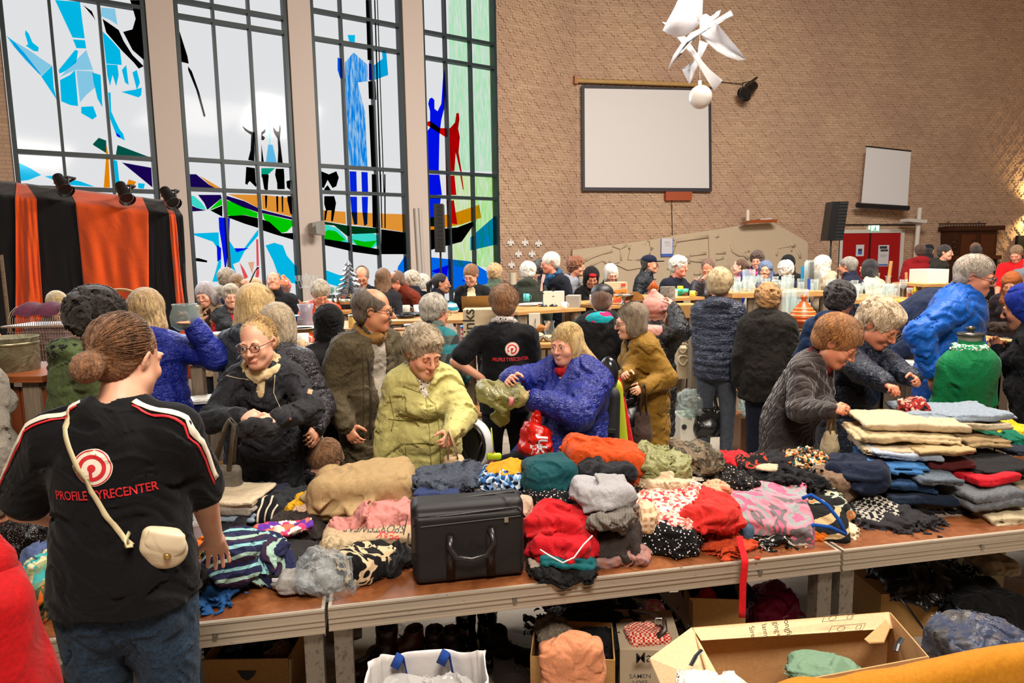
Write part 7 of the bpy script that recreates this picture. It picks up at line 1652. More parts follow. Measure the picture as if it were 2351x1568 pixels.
m =MB(); m.tube([at(278,690,5.6) + Vector((.16*math.cos(a),0,.09*math.sin(a))) for a in [PI*i/10 for i in range(11)]],.012,8); m.tube([at(252,690,5.6),Vector((at(252,690,5.6).x,5.6,0))],.012,6); m.tube([at(304,690,5.6),Vector((at(304,690,5.6).x,5.6,0))],.012,6); tag(m.build('rattan_chair',wood('#b08850','#8c6434'),None,True),'curved rattan chair back in front of the orange cloth','chair')
m =MB(); m.tube([P(2,585,4.4),P(22,762,4.4)],.012,6); tag(m.build('old_picture',wood('#6a5640','#4c3c2c')),'edge of an old wooden frame at the left border','frame')
# glass jar held up by the woman in royal blue
lathe_thing('glass_jar',[(.04,-.10),(.075,-.07),(.080,-.02),(.062,.035),(.068,.05),(.060,.05),(.055,.03),(.07,-.02),(.035,-.09),(0,-.09)],glassy('#c8d4d4',.3),at(424,718,3.85),'round glass jar held up by the woman in royal blue','jar')
m =MB(); q =[at(573,650,7.68),at(582,630,7.66),at(586,622,7.66)]; m.tube(q,.008,6); m.tube([q[-1],at(594,612,7.66)],[.012,.04],8,flat=.3); tag(m.build('kitchen_tool',blackm),'small dark kitchen tool in the raised hand','kitchen tool')
# left middle stall
board('wooden trestle table behind the smiling woman at the left',418,832,522,827,4.7,.6)
board('blue metal edged lower table with plates left of the smiling woman',424,934,515,930,4.4,.6,plain('#343c78',.5))
plate(456,924,4.5,.13,3,white_p,'cream plate in the stack on the blue edged table')
e,w_,h,dp =carton('picture_card',438,868,468,902,4.55,.01,cardw,'cream picture card with a small brown figure on it',4,'picture'); part('figure',plain('#5a3a20'),lambda m: m.tube([at(455,900,4.53),at(456,882,4.53),at(455,874,4.53)],[.018,.016,.008],8),e)
for i,(x,y,h_) in enumerate(((475,880,.14),(484,884,.11),(493,880,.16),(503,884,.12))):
 lathe_thing('candlestick',[(.022,0),(.02,.01),(.006,.02),(.006,h_*.8),(.014,h_*.85),(.01,h_)],metal('#6a4a24',.3,scr=False),at(x,y + 12,4.6),['small dark candlestick nearest the picture card','second dark candlestick from the picture card','third and tallest dark candlestick','last dark candlestick beside the grey coat'][i],'candlestick','dark candlesticks')
carton('storage_tin',430,838,447,868,4.75,.08,pattern('stripes',['#d4ccbc','#5c4a3c','#d4ccbc'],8,ax='X'),'cream and brown striped tin under the wooden table')
jar(436,1005,4.6,.07,.09,glassy('#d0cccc',.4),'translucent tub on the floor crate left of the smiling woman'); carton('wooden_crate',420,1000,470,1060,4.6,.3,oldw,'grey wooden crate left of the smiling woman')
jar(486,760,5.2,.062,.13,plain('#d4be92',.4),'cream enamel canister with pale rim',white_p); carton('yellow_box',494,736,530,762,5.4,.16,plain('#c89a48',.6),'open yellow brown carton beside the cream canister',8)
bottle(419,775,4.9,.03,.16,glassy('#b8c0c0',.4),'small glass bottle below the held up jar'); jar(428,778,4.8,.02,.1,plain('#a8201c',.4),'red spice tin next to the small glass bottle')
board('trestle table in front of the orange jacket woman',560,762,836,751,5.9,.8)
lathe_thing('washing_bowl',[(.10,0),(.135,.08),(.15,.085),(.145,.09),(.13,.08),(.095,.01),(0,.01)],bluep_,at(650,722,6.3),'light blue plastic bowl below the man looking up','bowl')
lathe_thing('jug',[(.085,0),(.09,.03),(.05,.12),(.075,.20),(.07,.20),(.045,.12),(0,.02)],glassy('#c4bcc8',.55,.3),at(704,748,5.7),'milky plastic jug with flared mouth','jug')
plate(692,757,5.5,.15,2,white_p,'white dish in front of the milky jug')
carton('casserole',670,734,692,748,6.0,.14,plain('#24343c',.2),'dark glass oven dish left of the milky jug',0,'oven dish')
board('low table between grey hair and black headscarf',660,804,716,803,4.8,.4); mug(680,795,4.9,.042,.095,white_p,'large white mug between grey hair and black headscarf'); mug(692,800,4.9,.03,.06,plain('#b89c78'),'beige cup next to the large white mug')
for i in range(4): bottle(750 + i*9,708 + (i % 2)*3,7.2,.018,.13 + .01*(i % 2),[amber,blackp,glassy('#28402c',.6),amber][i],['small amber bottle nearest the orange jacket','small black bottle with orange label','small dark green bottle left of the hoodie','amber bottle nearest the hoodie man'][i])
board('table with small bottles behind the black headscarf',740,716,800,714,7.1,.6)
# silver tree and candelabra by the window
def tree(o): pass
m =MB()
for k in range(7):
 z =.05 + k*.055; r =.15*(1 - k/8)
 for j in range(7): a =j*.9 + k; m.tube([(0,0,z + .05),(r*math.cos(a),r*math.sin(a),z)],[.012,.028*(1 - k/9)],5)
o =m.build('silver_tree',metal('#9aa0a8',.25,scr=False),None,False,at(803,690,7.4)); tag(o,'small silver tinsel tree left of the hoodie man','decoration tree')
m =MB(); c =Vector((0,0,0)); m.tube([(0,0,0),(0,0,.30)],.008,6)
for k in range(5): a =k*1.256; m.tube([(0,0,.16),(.08*math.cos(a),.08*math.sin(a),.14),(.10*math.cos(a),.10*math.sin(a),.22)],.005,5); m.lathe([(.02,.22),(.028,.28)],(.10*math.cos(a),.10*math.sin(a),0),8)
o =m.build('candelabra',clr,None,True,at(706,690,7.6)); tag(o,'glass candelabra between the window and the orange jacket woman','candle holder')
for i in range(5): lathe_thing('wine_glass',[(.03,0),(.004,.01),(.004,.07),(.03,.10),(.034,.15),(.03,.15),(.026,.10),(0,.08)],glassy('#c8e0d8',.2),at(762 + i*8,690 + (i % 2)*5,7.5),ORD[i] + ' clear stemmed glass at the window behind the orange jacket','glass','stemmed glasses at the window')
board('window side table with glass ware',690,692,830,694,7.35,.5)
# centre left stall: pans and jars
board('trestle table with pans in front of the rust sweater man',890,738,1078,734,6.3,.9)
for i,(x,y,r) in enumerate(((915,722,.13),(948,726,.12),(932,730,.10))):
 def ex(o,r=r): m =MB(); m.tube([(r,0,.03),(r + .15,-.03,.05)],.010,6); m.build('handle',blackp,o,True)
 lathe_thing('frying_pan',[(r*.8,0),(r,.035),(r*.97,.035),(r*.78,.006),(0,.006)],blackp,at(x,y,6.5),['black frying pan at the left of the pans table','black frying pan in the middle of the pans table','small black pan at the front of the pans table'][i],'pan','black pans',ex)
for i,(x,y) in enumerate(((932,716),(948,712),(963,717))): mug(x,y,6.7,.04,.09,white_p,['white mug nearest the rust sweater on the pans table','tall white mug on the pans table','white mug at the right of the pans table'][i])
bowl(985,724,6.6,.14,.05,white_p,'wide white dish at the right end of the pans table')
board('lower shelf of jars beside the man with olive jacket',900,790,975,787,5.4,.5)
jar(917,786,5.55,.05,.10,plain('#bca27c',.4),'beige pot with wooden lid on the jar shelf',plain('#a06a3c')); jar(944,782,5.6,.055,.12,glassy('#c8b890',.6),'glass storage jar with silver lid',steel); carton('gift_box',905,745,925,766,5.8,.1,pattern('floral',['#b8402c','#d8c8a8','#7a5a3c'],20),'red and cream patterned tin above the jar shelf'); bowl(916,830,5.2,.10,.09,plain('#b89878'),'beige bowl below the jar shelf'); jar(812,752,5.7,.045,.10,plain('#c8a458',.4),'yellow tea tin with grey lid beside the olive jacket',steel); jar(825,812,5.3,.05,.12,plain('#8c6840',.5),'brown canister behind the olive jacket',steel)
board('small shelf behind the olive jacket',796,818,852,817,5.2,.4)
# drinks carton
ed,w_,h_,dp_ =carton('drinks_carton',1064,712,1142,802,5.05,.32,cardw,'opened pale cardboard carton with the word drinks on its side',0)
part('open_flap',card,lambda m: m.prism([at(1058,682,5.25),at(1124,680,5.25),at(1142,714,5.37),at(1060,714,5.37)],Vector((0,1,0)),.006),ed)
text_on('printed_word','drinks',.13,at(1077,755,5.045),(0,0,1),(-1,0,0),plain('#2c2824'),ed,.004,.9)
board('wooden shelf stand under the drinks carton',1048,804,1150,801,5.0,.5); plate(1072,800,4.95,.10,2,white_p,'white saucer in front of the drinks carton'); jar(1047,772,4.9,.05,.12,pattern('checks',['#c0202c','#e0d4cc'],60),'red checked canister with blue lid beside the teal fleece man',bluep_)
m =MB(); m.lathe([(.07,0),(.09,.04),(.06,.10),(0,.12)],n=14); o =m.build('bobble_hat',pattern('stripes',['#1c7c98','#d0d4d4'],5,ax='Z'),None,True,at(1046,708,6.0)); tag(o,'teal and white bobble hat standing on the pans table','hat')
# bowls and goods behind the wheelchair woman
board('wooden shelf with steel bowls left of the wheelchair woman',1218,792,1292,789,5.5,.5); board('lower rack below the steel bowls',1200,868,1290,862,5.2,.5)
for i,(x,y,r) in enumerate(((1234,784,.065),(1259,784,.05),(1278,782,.045))):
 o =bowl(x,y,5.6,r,r*.9,steel,['large steel bowl filled with cream wool','medium steel bowl behind the wheelchair woman','small steel bowl at the right of the steel bowls'][i],'steel bowls','steel_bowl')
 S =Sdf(); S.ell((0,0,r*.8),(r*.8,r*.8,r*.35),.01); S.wrinkle(.006,90,ridge=True); sdf_obj('filling',S,.009,cloth('#c8b08c'),o)
carton('spoon_box',1209,705,1234,762,5.9,.06,cardw2,'tall white box printed with a grey spoon'); e_ =bpy.data.objects['spoon_box']; part('spoon_print',plain('#5c5c58'),lambda m: (m.tube([at(1223,748,5.895),at(1223,730,5.895)],.006,6,flat=.3),m.tube([at(1223,728,5.895),at(1223,722,5.895),at(1223,716,5.895)],[.008,.022,.008],8,flat=.2)),e_)
m =MB(); m.lathe([(.03,0),(.045,.04),(.035,.10),(.045,.13)],n=14); o =m.build('glass_vase',clr,None,True,at(1262,772,5.7)); tag(o,'clear glass vase between steel bowls and wheelchair woman','vase')
m =MB(); m.tube([(-.06,0,.02),(-.02,0,.05),(.03,0,.04),(.05,0,.10)],[.02,.03,.025,.012],8); o =m.build('wooden_duck',wood('#b87838','#8c5420'),None,True,at(1248,764,5.9)); tag(o,'small orange brown wooden animal above the steel bowls','ornament')
for i,(x,y,c_) in enumerate(((1215,845,'#3c8c9c'),(1240,850,'#7c8c5c'),(1262,852,'#b89868'),(1228,866,'#8c6c4c'),(1250,868,'#4c4a48'))): bowl(x,y,5.3,.05,.04,plain(c_,.3),['teal dish','sage dish','tan dish','brown dish','charcoal dish'][i] + ' on the lower rack left of the wheelchair woman',None,'dish')
# centre table
board('trestle table with white boxes in the middle of the hall',1190,722,1345,702,6.7,.9,d1=7.1)
plate(1212,702,7.1,.115,5,white_p,'cream plate in the tall stack on the middle table'); mug(1209,692,7.0,.032,.08,plain('#3c9c9c',.3),'turquoise patterned mug on top of the plates')
carton('flat_white_carton',1246,667,1297,704,7.05,.12,cardw2,'large blank white carton standing on the middle table'); carton('grey_box',1308,674,1338,701,7.2,.25,plain('#98948c',.5),'small grey box with handle hole on the middle table',-12); mug(1303,697,7.0,.03,.07,white_p,'white cup left of the small grey box'); carton('white_carton',1340,682,1362,702,7.6,.3,cardw2,'low white box right of the grey box')
for i,(x,h2) in enumerate(((1247,.26),(1270,.2))):
 lathe_thing('candlestick',[(.05,0),(.045,.015),(.01,.03),(.01,h2*.5),(.02,h2*.55),(.01,h2*.6),(.014,h2)],[blackp,blackp][i],at(x,672 if i == 0 else 668,7.4),['black candlestick holding a pink candle','black turned candlestick behind the white carton'][i],'candlestick')
m =MB(); m.tube([at(1246,645,7.4),at(1249,630,7.4)],.016,8); m.tube([at(1243,668,7.4),at(1246,645,7.4)],.014,8); tag(m.build('pink_candle',plain('#d8a8a0',.4)),'pale pink tapered candle in the black candlestick','candle')
m =MB(); m.tube([Vector((wallpt(1178,690,.5).x,wallpt(1178,690,.5).y,0)),wallpt(1178,626,.5)],.09,12); tag(m.build('standing_candle',plain('#ddd0b8',.4)),'tall cream candle standing by the corner of the hall','candle')
board('wooden trestle table with printed carton',1385,706,1500,694,7.0,.9,d1=7.3); e,w_,h_,dp_ =carton('printed_carton',1392,647,1441,695,7.35,.2,cardw,'white carton printed with orange red and brown shapes')
part('print',plain('#d07828'),lambda m: m.prism([at(1400,668,7.34),at(1440,662,7.34),at(1440,680,7.34),at(1405,690,7.34)],Vector((0,-1,0)),.002),e); part('print',plain('#b8403c'),lambda m: m.prism([at(1402,690,7.335),at(1441,682,7.335),at(1441,694,7.335),at(1402,694,7.335)],Vector((0,-1,0)),.003),e); part('print',plain('#c03028'),lambda m: m.prism([at(1426,650,7.34),at(1437,650,7.34),at(1437,656,7.34),at(1426,656,7.34)],Vector((0,-1,0)),.002),e)
text_on('lettering','Party',.09,at(1421,675,7.335),(1,0,.15),(0,0,1),plain('#3a2418'),e,.006,.8,.004)
def half(o): pass
m =MB(); m.prism([at(1458 + 22*math.cos(a),690 - 20*math.sin(a),7.2) for a in [PI*i/12 for i in range(13)]],Vector((0,1,0)),.03); tag(m.build('wooden_rack',wood('#a87034','#7c4c20')),'half round wooden rack right of the printed carton','rack')
lathe_thing('gnome_pot',[(.05,0),(.065,.06),(.04,.10),(.07,.11),(.0,.2)],terr,at(1480,688,7.0),'orange mushroom shaped pot beside the pink beanie','pot'); jar(1495,682,7.1,.05,.08,white_p,'white lidded sugar pot right of the mushroom pot',white_p); lathe_thing('cake_stand',[(.07,0),(.02,.02),(.02,.08),(.11,.10),(.11,.11),(0,.11)],steel,at(1462,702,6.9),'grey metal cake stand in front of the wooden rack','cake stand')
m =MB(); m.tube([at(1508,682,6.95),at(1508,624,6.95)],.075,14); tag(m.build('lantern',pattern('soft',['#5c5248','#8c8278','#3c342c'],18)),'tall grey brown openwork lantern cylinder','lantern')
board('long wooden trestle table behind the pink beanie',1500,690,1618,679,7.2,.8,d1=7.5)
for i,(x,c_,r) in enumerate(((1556,'#2c9c84',.075),(1568,'#1ca04c',.06),(1575,'#3cac8c',.05))): bowl(x,679,7.5,r,.08,plain(c_,.3),['large mint green bowl leaning on the long table','bright green bowl next to the mint bowl','small sea green bowl of the green bowls'][i],'green bowls')
carton('white_carton',1540,665,1556,681,7.45,.15,cardw2,'small white carton beside the mint green bowl'); jar(1573,678,7.3,.035,.11,plain('#d8b820',.3),'yellow tumbler among the green bowls',None,'tumbler')
for i,(x,c_) in enumerate(((1583,'#4a2c22'),(1591,'#2a1c18'),(1599,'#5c3c2c'),(1608,'#d8a83c'))): mug(x,678,7.4,.032,.07,plain(c_,.3),['dark brown mug','black brown mug','chestnut mug','yellow mug'][i] + ' in the row behind the pink beanie')
board('low shelf with grey pots behind the pink beanie',1540,724,1610,720,6.6,.5); 
e,w_,h_,dp_ =carton('open_carton',1556,700,1606,730,6.3,.3,card,'brown half round carton flap with red print behind the pink hood'); jar(1600,728,6.2,.02,.06,steel,'small steel shaker at the carton')
carton('shelf_post',1586,730,1612,930,6.2,.12,oldw,'upright grey wooden shelf post left of the navy puffer jacket',0,'post',z0=0)
e,*_ =carton('wicker_shelf',1556,800,1600,870,6.4,.3,cardw,'cream shelf with wicker hearts and baskets'); 
for i in range(4): m =MB(); c =at(1568 + (i % 2)*22,800 + (i // 2)*28,6.38); m.tube([c + Vector((.04*math.cos(a),0,.045*math.sin(a) + .015*abs(math.cos(a)))) for a in [2*PI*k/14 for k in range(15)]],.010,6); tag(m.build('wicker_ring',cloth('#d0c0a4'),None,True),['upper left','upper right','lower left','lower right'][i] + ' white wicker ring at the cream shelf','wicker ring','white wicker rings')
e,*_ =carton('white_box',1562,960,1600,1012,5.7,.3,cardw2,'white cardboard box with a round hole under the plastic bags',z0=0); part('hole',blackp,lambda m: m.tube([at(1571,980,5.705),at(1571,980,5.69)],.022,10),e)
G('pile of transparent plastic bags on the white box','heap',(1562,886,1622,965),5.75,.3,glassy('#dfe8e6',.25,.1,'plastic_film'),0,cat='plastic bags',name='plastic_bags',wr=.02,fq=40,group='plastic bags'); G('crumpled plastic bags between navy puffer and quilted jacket','heap',(1705,900,1740,960),5.9,.25,glassy('#dfe8e6',.25,.1,'plastic_film'),0,cat='plastic bags',name='plastic_bags',wr=.02,fq=40,group='plastic bags')
carton('dark_crate',1700,960,1745,1030,5.9,.3,darkw,'dark wooden crate between the navy puffer and quilted jacket',z0=0)
# glassware table
GZ =board('long pine table crowded with clear glassware',1682,666,1918,677,7.6,1.1,d1=7.7,th=.05,low=False); GZ2 =board('second pine table with clear glassware further right',1922,682,2122,696,7.4,1.2,d1=7.2,th=.04,low=False)
GB =len(BOARDS) - 2; rs =random.Random(8); protos =[]
pr =[[(.03,0),(.033,.10),(.03,.10),(.027,.008),(0,.008)],[(.03,0),(.004,.008),(.004,.07),(.028,.10),(.034,.15),(.031,.15),(.025,.10),(0,.08)],[(.04,0),(.042,.13),(.039,.13),(.036,.01),(0,.01)],[(.032,0),(.005,.008),(.006,.04),(.04,.07),(.042,.11),(.038,.11),(.034,.07),(0,.05)]]
GL ={}; nm_ =['tumbler','wine_glass','beer_glass','goblet']; placed =[]
def ed2(x): return (P(1682,666,7.6),P(1918,677,7.7)) if x < 1918 else (P(1922,682,7.4),P(2122,696,7.2))
for i in range(150):
 px =rs.choice((rs.uniform(1690,1908),rs.uniform(1934,2110))); dy =rs.uniform(.06,.95); a,b =ed2(px); t_ =(px - (1682 if px < 1918 else 1922))/(236 if px < 1918 else 200); bo =BOARDS[GB if px < 1918 else GB + 1]; p =bo[0] + bo[1]*(bo[2]*(.04 + .92*t_)) + Vector((-bo[1].y,bo[1].x,0))*dy
 if any((p - q).length < .075 for q in placed): continue
 placed.append(p.copy()); k =rs.choice((0,0,1,2,3,1)); p.z =(GZ if px < 1918 else GZ2)
 if len(protos) < 4 or protos[k] is None:
  while len(protos) < 4: protos.append(None)
 if protos[k] is None: m =MB(); m.lathe(pr[k],n=14); o =m.build(nm_[k],clr,None,True,p); protos[k] =o
 else: o =protos[k].copy(); C.objects.link(o); o.location =p; s_ =rs.uniform(.85,1.2); o.scale =(s_,s_,s_*rs.uniform(.9,1.2))
 side_ ='first pine table' if px < 1918 else 'second pine table'
 GL.setdefault((k,side_),[]).append((px,o))
for (k,sd_),L_ in GL.items():
 L_.sort(key=lambda q: q[0]); nn =nm_[k].replace('_',' ')
 for i,(_,o) in enumerate(L_): tag(o,('leftmost clear %s on the %s' if i == 0 else ORD[i] + ' clear %s from the left on the %s') % (nn,sd_),'glass','clear %s on the %s' % (nn + ('es' if nn.endswith('s') else 's'),sd_))
for i,(x,h_,r) in enumerate(((1874,.35,.09),(1851,.33,.03),(1700,.24,.08),(1905,.20,.05))): lathe_thing('glass_vase',[(r,0),(r,h_),(r*.92,h_),(r*.9,.015),(0,.015)],clr,P(x,660,8.1),['tall wide glass vase on the glassware table','tall thin glass cylinder beside the wide vase','glass vase with pine cones at the left end of the glassware table','small glass vase right of the wide vase'][i],'vase')
o =lathe_thing('decanter',[(.05,0),(.07,.05),(.03,.14),(.025,.20),(.04,.22)],clr,P(2022,668,7.9),'cut glass decanter on the second glassware table','decanter'); m =MB(); m.tube([at(1842,662,8.2),at(1843,611,8.2)],.022,8); tag(m.build('blue_bottle',plain('#1c7cb0',.3)),'bright blue bottle standing behind the glassware','bottle'); m =MB(); m.tube([at(1862,668,8.1),at(1862,602,8.1)],.035,10); tag(m.build('dark_bottle',blackp),'black bottle standing behind the glassware','bottle'); m =MB(); m.tube([at(1857,665,7.75),at(1857,640,7.75)],.018,8); tag(m.build('blue_can',plain('#2444a0',.3)),'small blue and yellow can between the glasses','can')
for (x,w2,lab) in ((1735,34,'brown slatted trestle leg block below the left end of the glassware table'),(1800,24,'brown slatted trestle leg block below the middle of the glassware table')):
 e =empty('trestle_block',P(x,700,7.68),0,lab,'trestle'); e.location.z =0; zt =GZ - .06; ww =w2*7.68/FP/3
 for k in range(3): m =MB(); m.box(-ww*1.5 + k*ww,-ww*1.5 + (k + .9)*ww,0,.06,0,zt); m.build('plank',oldw,e)
board('lower table with tagine and large jars',1800,752,1905,748,6.0,.8)
tg =empty('tagine',at(1843,752,5.6),0,'glazed orange brown tagine pot with pointed lid','cooking pot'); m =MB(); m.lathe([(.09,0),(.13,.05),(.135,.075),(.12,.075)],n=28); m.build('dish',terr,tg,True); m =MB(); m.lathe([(.125,.075),(.115,.10),(.07,.16),(.03,.21),(.018,.225),(.028,.245),(.022,.265),(0,.27)],n=28); m.build('lid',terr,tg,True)
m =MB(); [m.lathe([(r + .001,z),(r + .003,z + .004),(r - .003,z + .008)],n=28) for r,z in ((.112,.102),(.092,.13),(.07,.158))]; m.build('pattern_bands',plain('#e0b878',.4),tg,True)
for i,(x,y,r,h_) in enumerate(((1810,735,.07,.28),(1860,728,.11,.30),(1835,716,.05,.2),(1890,738,.06,.18))): jar(x,y,6.6,r,h_,clr,['tall clear storage jar below the glassware','big round glass demijohn below the glassware','narrow glass jar holding a candle','short glass jar right of the tagine'][i],None,'glass_jar')
board('wooden stand with dried corals and dishes',2030,748,2125,742,5.6,.7); board('lower wooden stand with stacked cream plates',2035,846,2125,842,5.0,.6); plate(2062,838,5.2,.13,4,white_p,'cream dinner plate on the lower stand by the tall man')
m =MB(); m.tube([at(2045,694,6.6),at(2130,697,6.6)],.035,12); tag(m.build('orange_tube',plain('#e08828',.4)),'orange rolled tube lying below the second glassware table','tube'); lathe_thing('brass_lamp',[(.05,0),(.05,.03),(.02,.05),(.045,.08),(.02,.11),(.01,.15)],metal('#b08828',.3,scr=False),at(2110,690,7.1),'small brass oil lamp at the end of the glassware','lamp')
board('small shelf under the second glassware table',2042,702,2134,705,6.5,.3)
for i,(x,c_) in enumerate(((2055,'#d0c4a8'),(2088,'#cfc8b8'))): S =Sdf(); S.cone((0,0,.02),(.02,0,.14),.012,.008); S.cone((.02,0,.14),(-.03,0,.18),.008,.006); S.cone((.02,0,.14),(.05,0,.2),.008,.006); S.box((0,0,.02),(.05,.04,.02),.01); ob =sdf_obj('white_coral',S,.007,plain(c_),None,loc=at(x,745,5.7)); tag(ob,['white branch ornament left on the wooden stand','white branch ornament under a glass dome'][i],'ornament')
e =empty('easel',P(2035,660,10.0),0,'small wooden easel in front of the red door','easel'); e.location.z =0; zz =P(2048,600,10.0).z; m =MB(); m.tube([(-.12,0,zz*.9),(-.3,.1,0)],.022,4); m.build('leg',pine,e); m =MB(); m.tube([(.28,0,zz*.9),(.45,.1,0)],.022,4); m.build('leg',pine,e); m =MB(); m.tube([(.08,.05,zz),(.08,.3,0)],.028,4); m.build('leg',pine,e); m =MB(); m.box(-.25,.40,-.03,0,zz*.78,zz*.80); m.build('ledge',pine,e)
carton('white_appliance',2128,617,2180,650,7.4,.35,plain('#d4d4ce',.4),'white lidded cool box left of the navy bomber jacket',0,'cool box'); board('table under the white cool box',2120,652,2200,652,7.35,.6)
board('stand with cutlery beside the tall man',2272,786,2345,782,4.8,.6); 
for i in range(9): m =MB(); x =i*.022; m.tube([(x,0,.004),(x + .01,.09,.004),(x + .012,.13,.006)],[.003,.003,.009],5,flat=.4); o =m.build('spoon',steel,None,True,at(2280,783,4.88)); tag(o,ORD[i] + (' silver spoon from the left' if i else ' silver spoon') + ' in the cutlery row beside the tall man','cutlery','spoons in the cutlery row')
G('dark brown fur hat on the stand in front of the rust headscarf','heap',(2280,732,2340,770),5.2,.2,pattern('soft',['#1a1210','#3c2a20'],120),0,cat='hat',name='fur_hat',wr=.006,fq=90,group='x') ; bpy.data.objects['fur_hat'].pop('group')
# wheelchair, held bags and other carried things
wc =empty('wheelchair',P(1385,930,4.45),math.radians(-38),'black and lime power wheelchair seen from its left side','wheelchair'); wc.location.z =0; Mi =Matrix.Rotation(math.radians(38),4,'Z') @ Matrix.Translation(-wc.location); wl =lambda px,py,d: Mi @ P(px,py,d)
S =Sdf(); S.ell(wl(1397,858,4.42),(.07,.055,.115),.01); sdf_obj('headrest',S,.007,plain('#1b1c20',.2),wc)
S =Sdf(); S.cone(wl(1400,910,4.40),wl(1390,1010,4.40),.075,.10,.01,(1,1.6,1)); sdf_obj('backrest_pad',S,.008,plain('#1a1a1d',.6),wc); S =Sdf(); S.cone(wl(1403,892,4.46),wl(1408,1040,4.46),.085,.12,.01,(1,2.2,1)); sdf_obj('backrest_shell',S,.008,plain('#aab428',.35),wc)
m =MB(); m.tube([wl(1312,984,4.2),wl(1412,990,4.3)],.022,10,flat=.7); m.build('armrest',blackm,wc,True); m =MB(); m.tube([wl(1385,905,4.45),wl(1392,880,4.44),wl(1396,868,4.43)],.014,8); m.build('headrest_bracket',steel,wc,True)
m =MB(); m.box(-.26,.26,-.35,.2,.36,.44); m.build('seat',blackm,wc); 
for (x,y,r) in ((-.27,.12,.17),(.27,.12,.17),(-.25,-.42,.10),(.25,-.42,.10)): m =MB(); m.tube([(x - .03,y,r),(x + .03,y,r)],r,20); m.build('wheel',blackm,wc)
m =MB(); m.box(-.15,.15,-.55,-.42,.12,.14); m.tube([(0,-.3,.4),(0,-.5,.13)],.02,6); m.build('footrest',blackm,wc); m =MB(); m.tube([wl(1328,1000,4.2),wl(1330,1050,4.3)],.014,6); m.build('armrest_post',blackm,wc)
m =MB(); c0 =P(1419,865,4.55); q =[P(1419,865,4.55),P(1422,880,4.55),P(1435,960,4.5),P(1452,1040,4.45),P(1458,1075,4.45)]; m.tube([p - c0 for p in q],[.012,.020,.028,.022,.014],10); ob =m.build('umbrella',cloth('#b40e18'),None,True,c0); tag(ob,'folded red umbrella hooked behind the wheelchair','umbrella'); m =MB(); m.tube([p - c0 for p in (P(1418,862,4.55),P(1418,866,4.55))],.014,8); m.build('tip',pine,ob); m =MB(); m.tube([p - c0 for p in (P(1426,905,4.52),P(1428,909,4.52))],.030,10); m.build('strap',blackp,ob)
rd_ =G('bright red plastic shopping bag hanging from the wheelchair woman hand','heap',(1192,955,1268,1062),3.9,.18,plain('#c8180c',.3),0,cat='bag',name='plastic_bag',wr=.012,fq=30,group='plastic bags',n=2); S =Sdf(); S.cone((0,0,.20),(.03,0,.36),.035,.012,.02); S.wrinkle(.006,60,ridge=True); sdf_obj('handle',S,.006,plain('#c8180c',.3),rd_); gtext(rd_,'JU',.075,1245,1015,3.9,paper,-95,bold=.03); gtext(rd_,'ER',.075,1232,1032,3.9,paper,5,bold=.03)
yb =G('yellowish transparent bag with ginger and a pink handle on the lap','heap',(1096,868,1212,938),3.85,.2,glassy('#c9c48c',.45,.12,'yellow_film'),0,cat='bag',name='plastic_bag',wr=.014,fq=38,group='plastic bags'); m =MB(); c =Vector(yb.location); m.tube([P(1175,912,3.72) - c,P(1172,932,3.72) - c],.012,8); m.build('pink_handle',plain('#d87880',.4),yb,True); S =Sdf(); S.cone((.0,0,.03),(-.02,0,-.10),.03,.05,.02,(1,1.8,1)); S.wrinkle(.008,50,ridge=True); sdf_obj('bag_tail',S,.007,glassy('#c9c070',.5,.15,'yellow_film2'),yb)
hl =empty('bicycle_helmet',P(1088,1018,3.75),math.radians(55),'white and black bicycle helmet hanging beside the lime coat','helmet'); S =Sdf(); S.ell((0,0,0),(.075,.125,.145),.01); S.ell((-.05,0,0),(.075,.11,.13),.01,None,True); [S.ell((.07,y,z),(.05,.012,.045),.004,None,True) for y,z in ((.05,.05),(-.05,.05),(.0,-.06),(.06,-.04),(-.06,-.04))]; sdf_obj('shell',S,.005,plain('#cfcfd4',.2),hl); S =Sdf(); S.ell((-.012,0,0),(.070,.108,.128),.01); S.ell((-.06,0,0),(.07,.095,.112),.01,None,True); sdf_obj('lining',S,.006,blackp,hl); m =MB(); m.tube([(-.03,-.09,.05),(-.06,-.04,-.12),(-.04,.06,.02)],.006,6); m.tube([(-.02,0,.14),(-.03,.02,.22)],.007,6); m.build('chin_strap',blackp,hl,True)
m =MB(); c0 =P(1134,1040,3.6); m.tube([Vector((0,0,.0)),Vector((-.012,0,.14))],.006,6,flat=.5); m.box(-.04,.04,-.01,.01,-.04,.0,.008); ob =m.build('lime_phone_pouch',plain('#b4c818',.4),None,True,c0); tag(ob,'small lime green silicone pouch on a cream strap','pouch'); m =MB(); m.tube([(0,0,-.05),(0,0,.01)],.03,12); m.tube([(0,0,.01),(0,0,.04)],[.028,.012],12); ob =m.build('pink_bottle',plain('#d85c70',.4),None,True,P(1125,1042,3.75)); tag(ob,'pink capped drinking bottle beside the lime pouch','bottle')
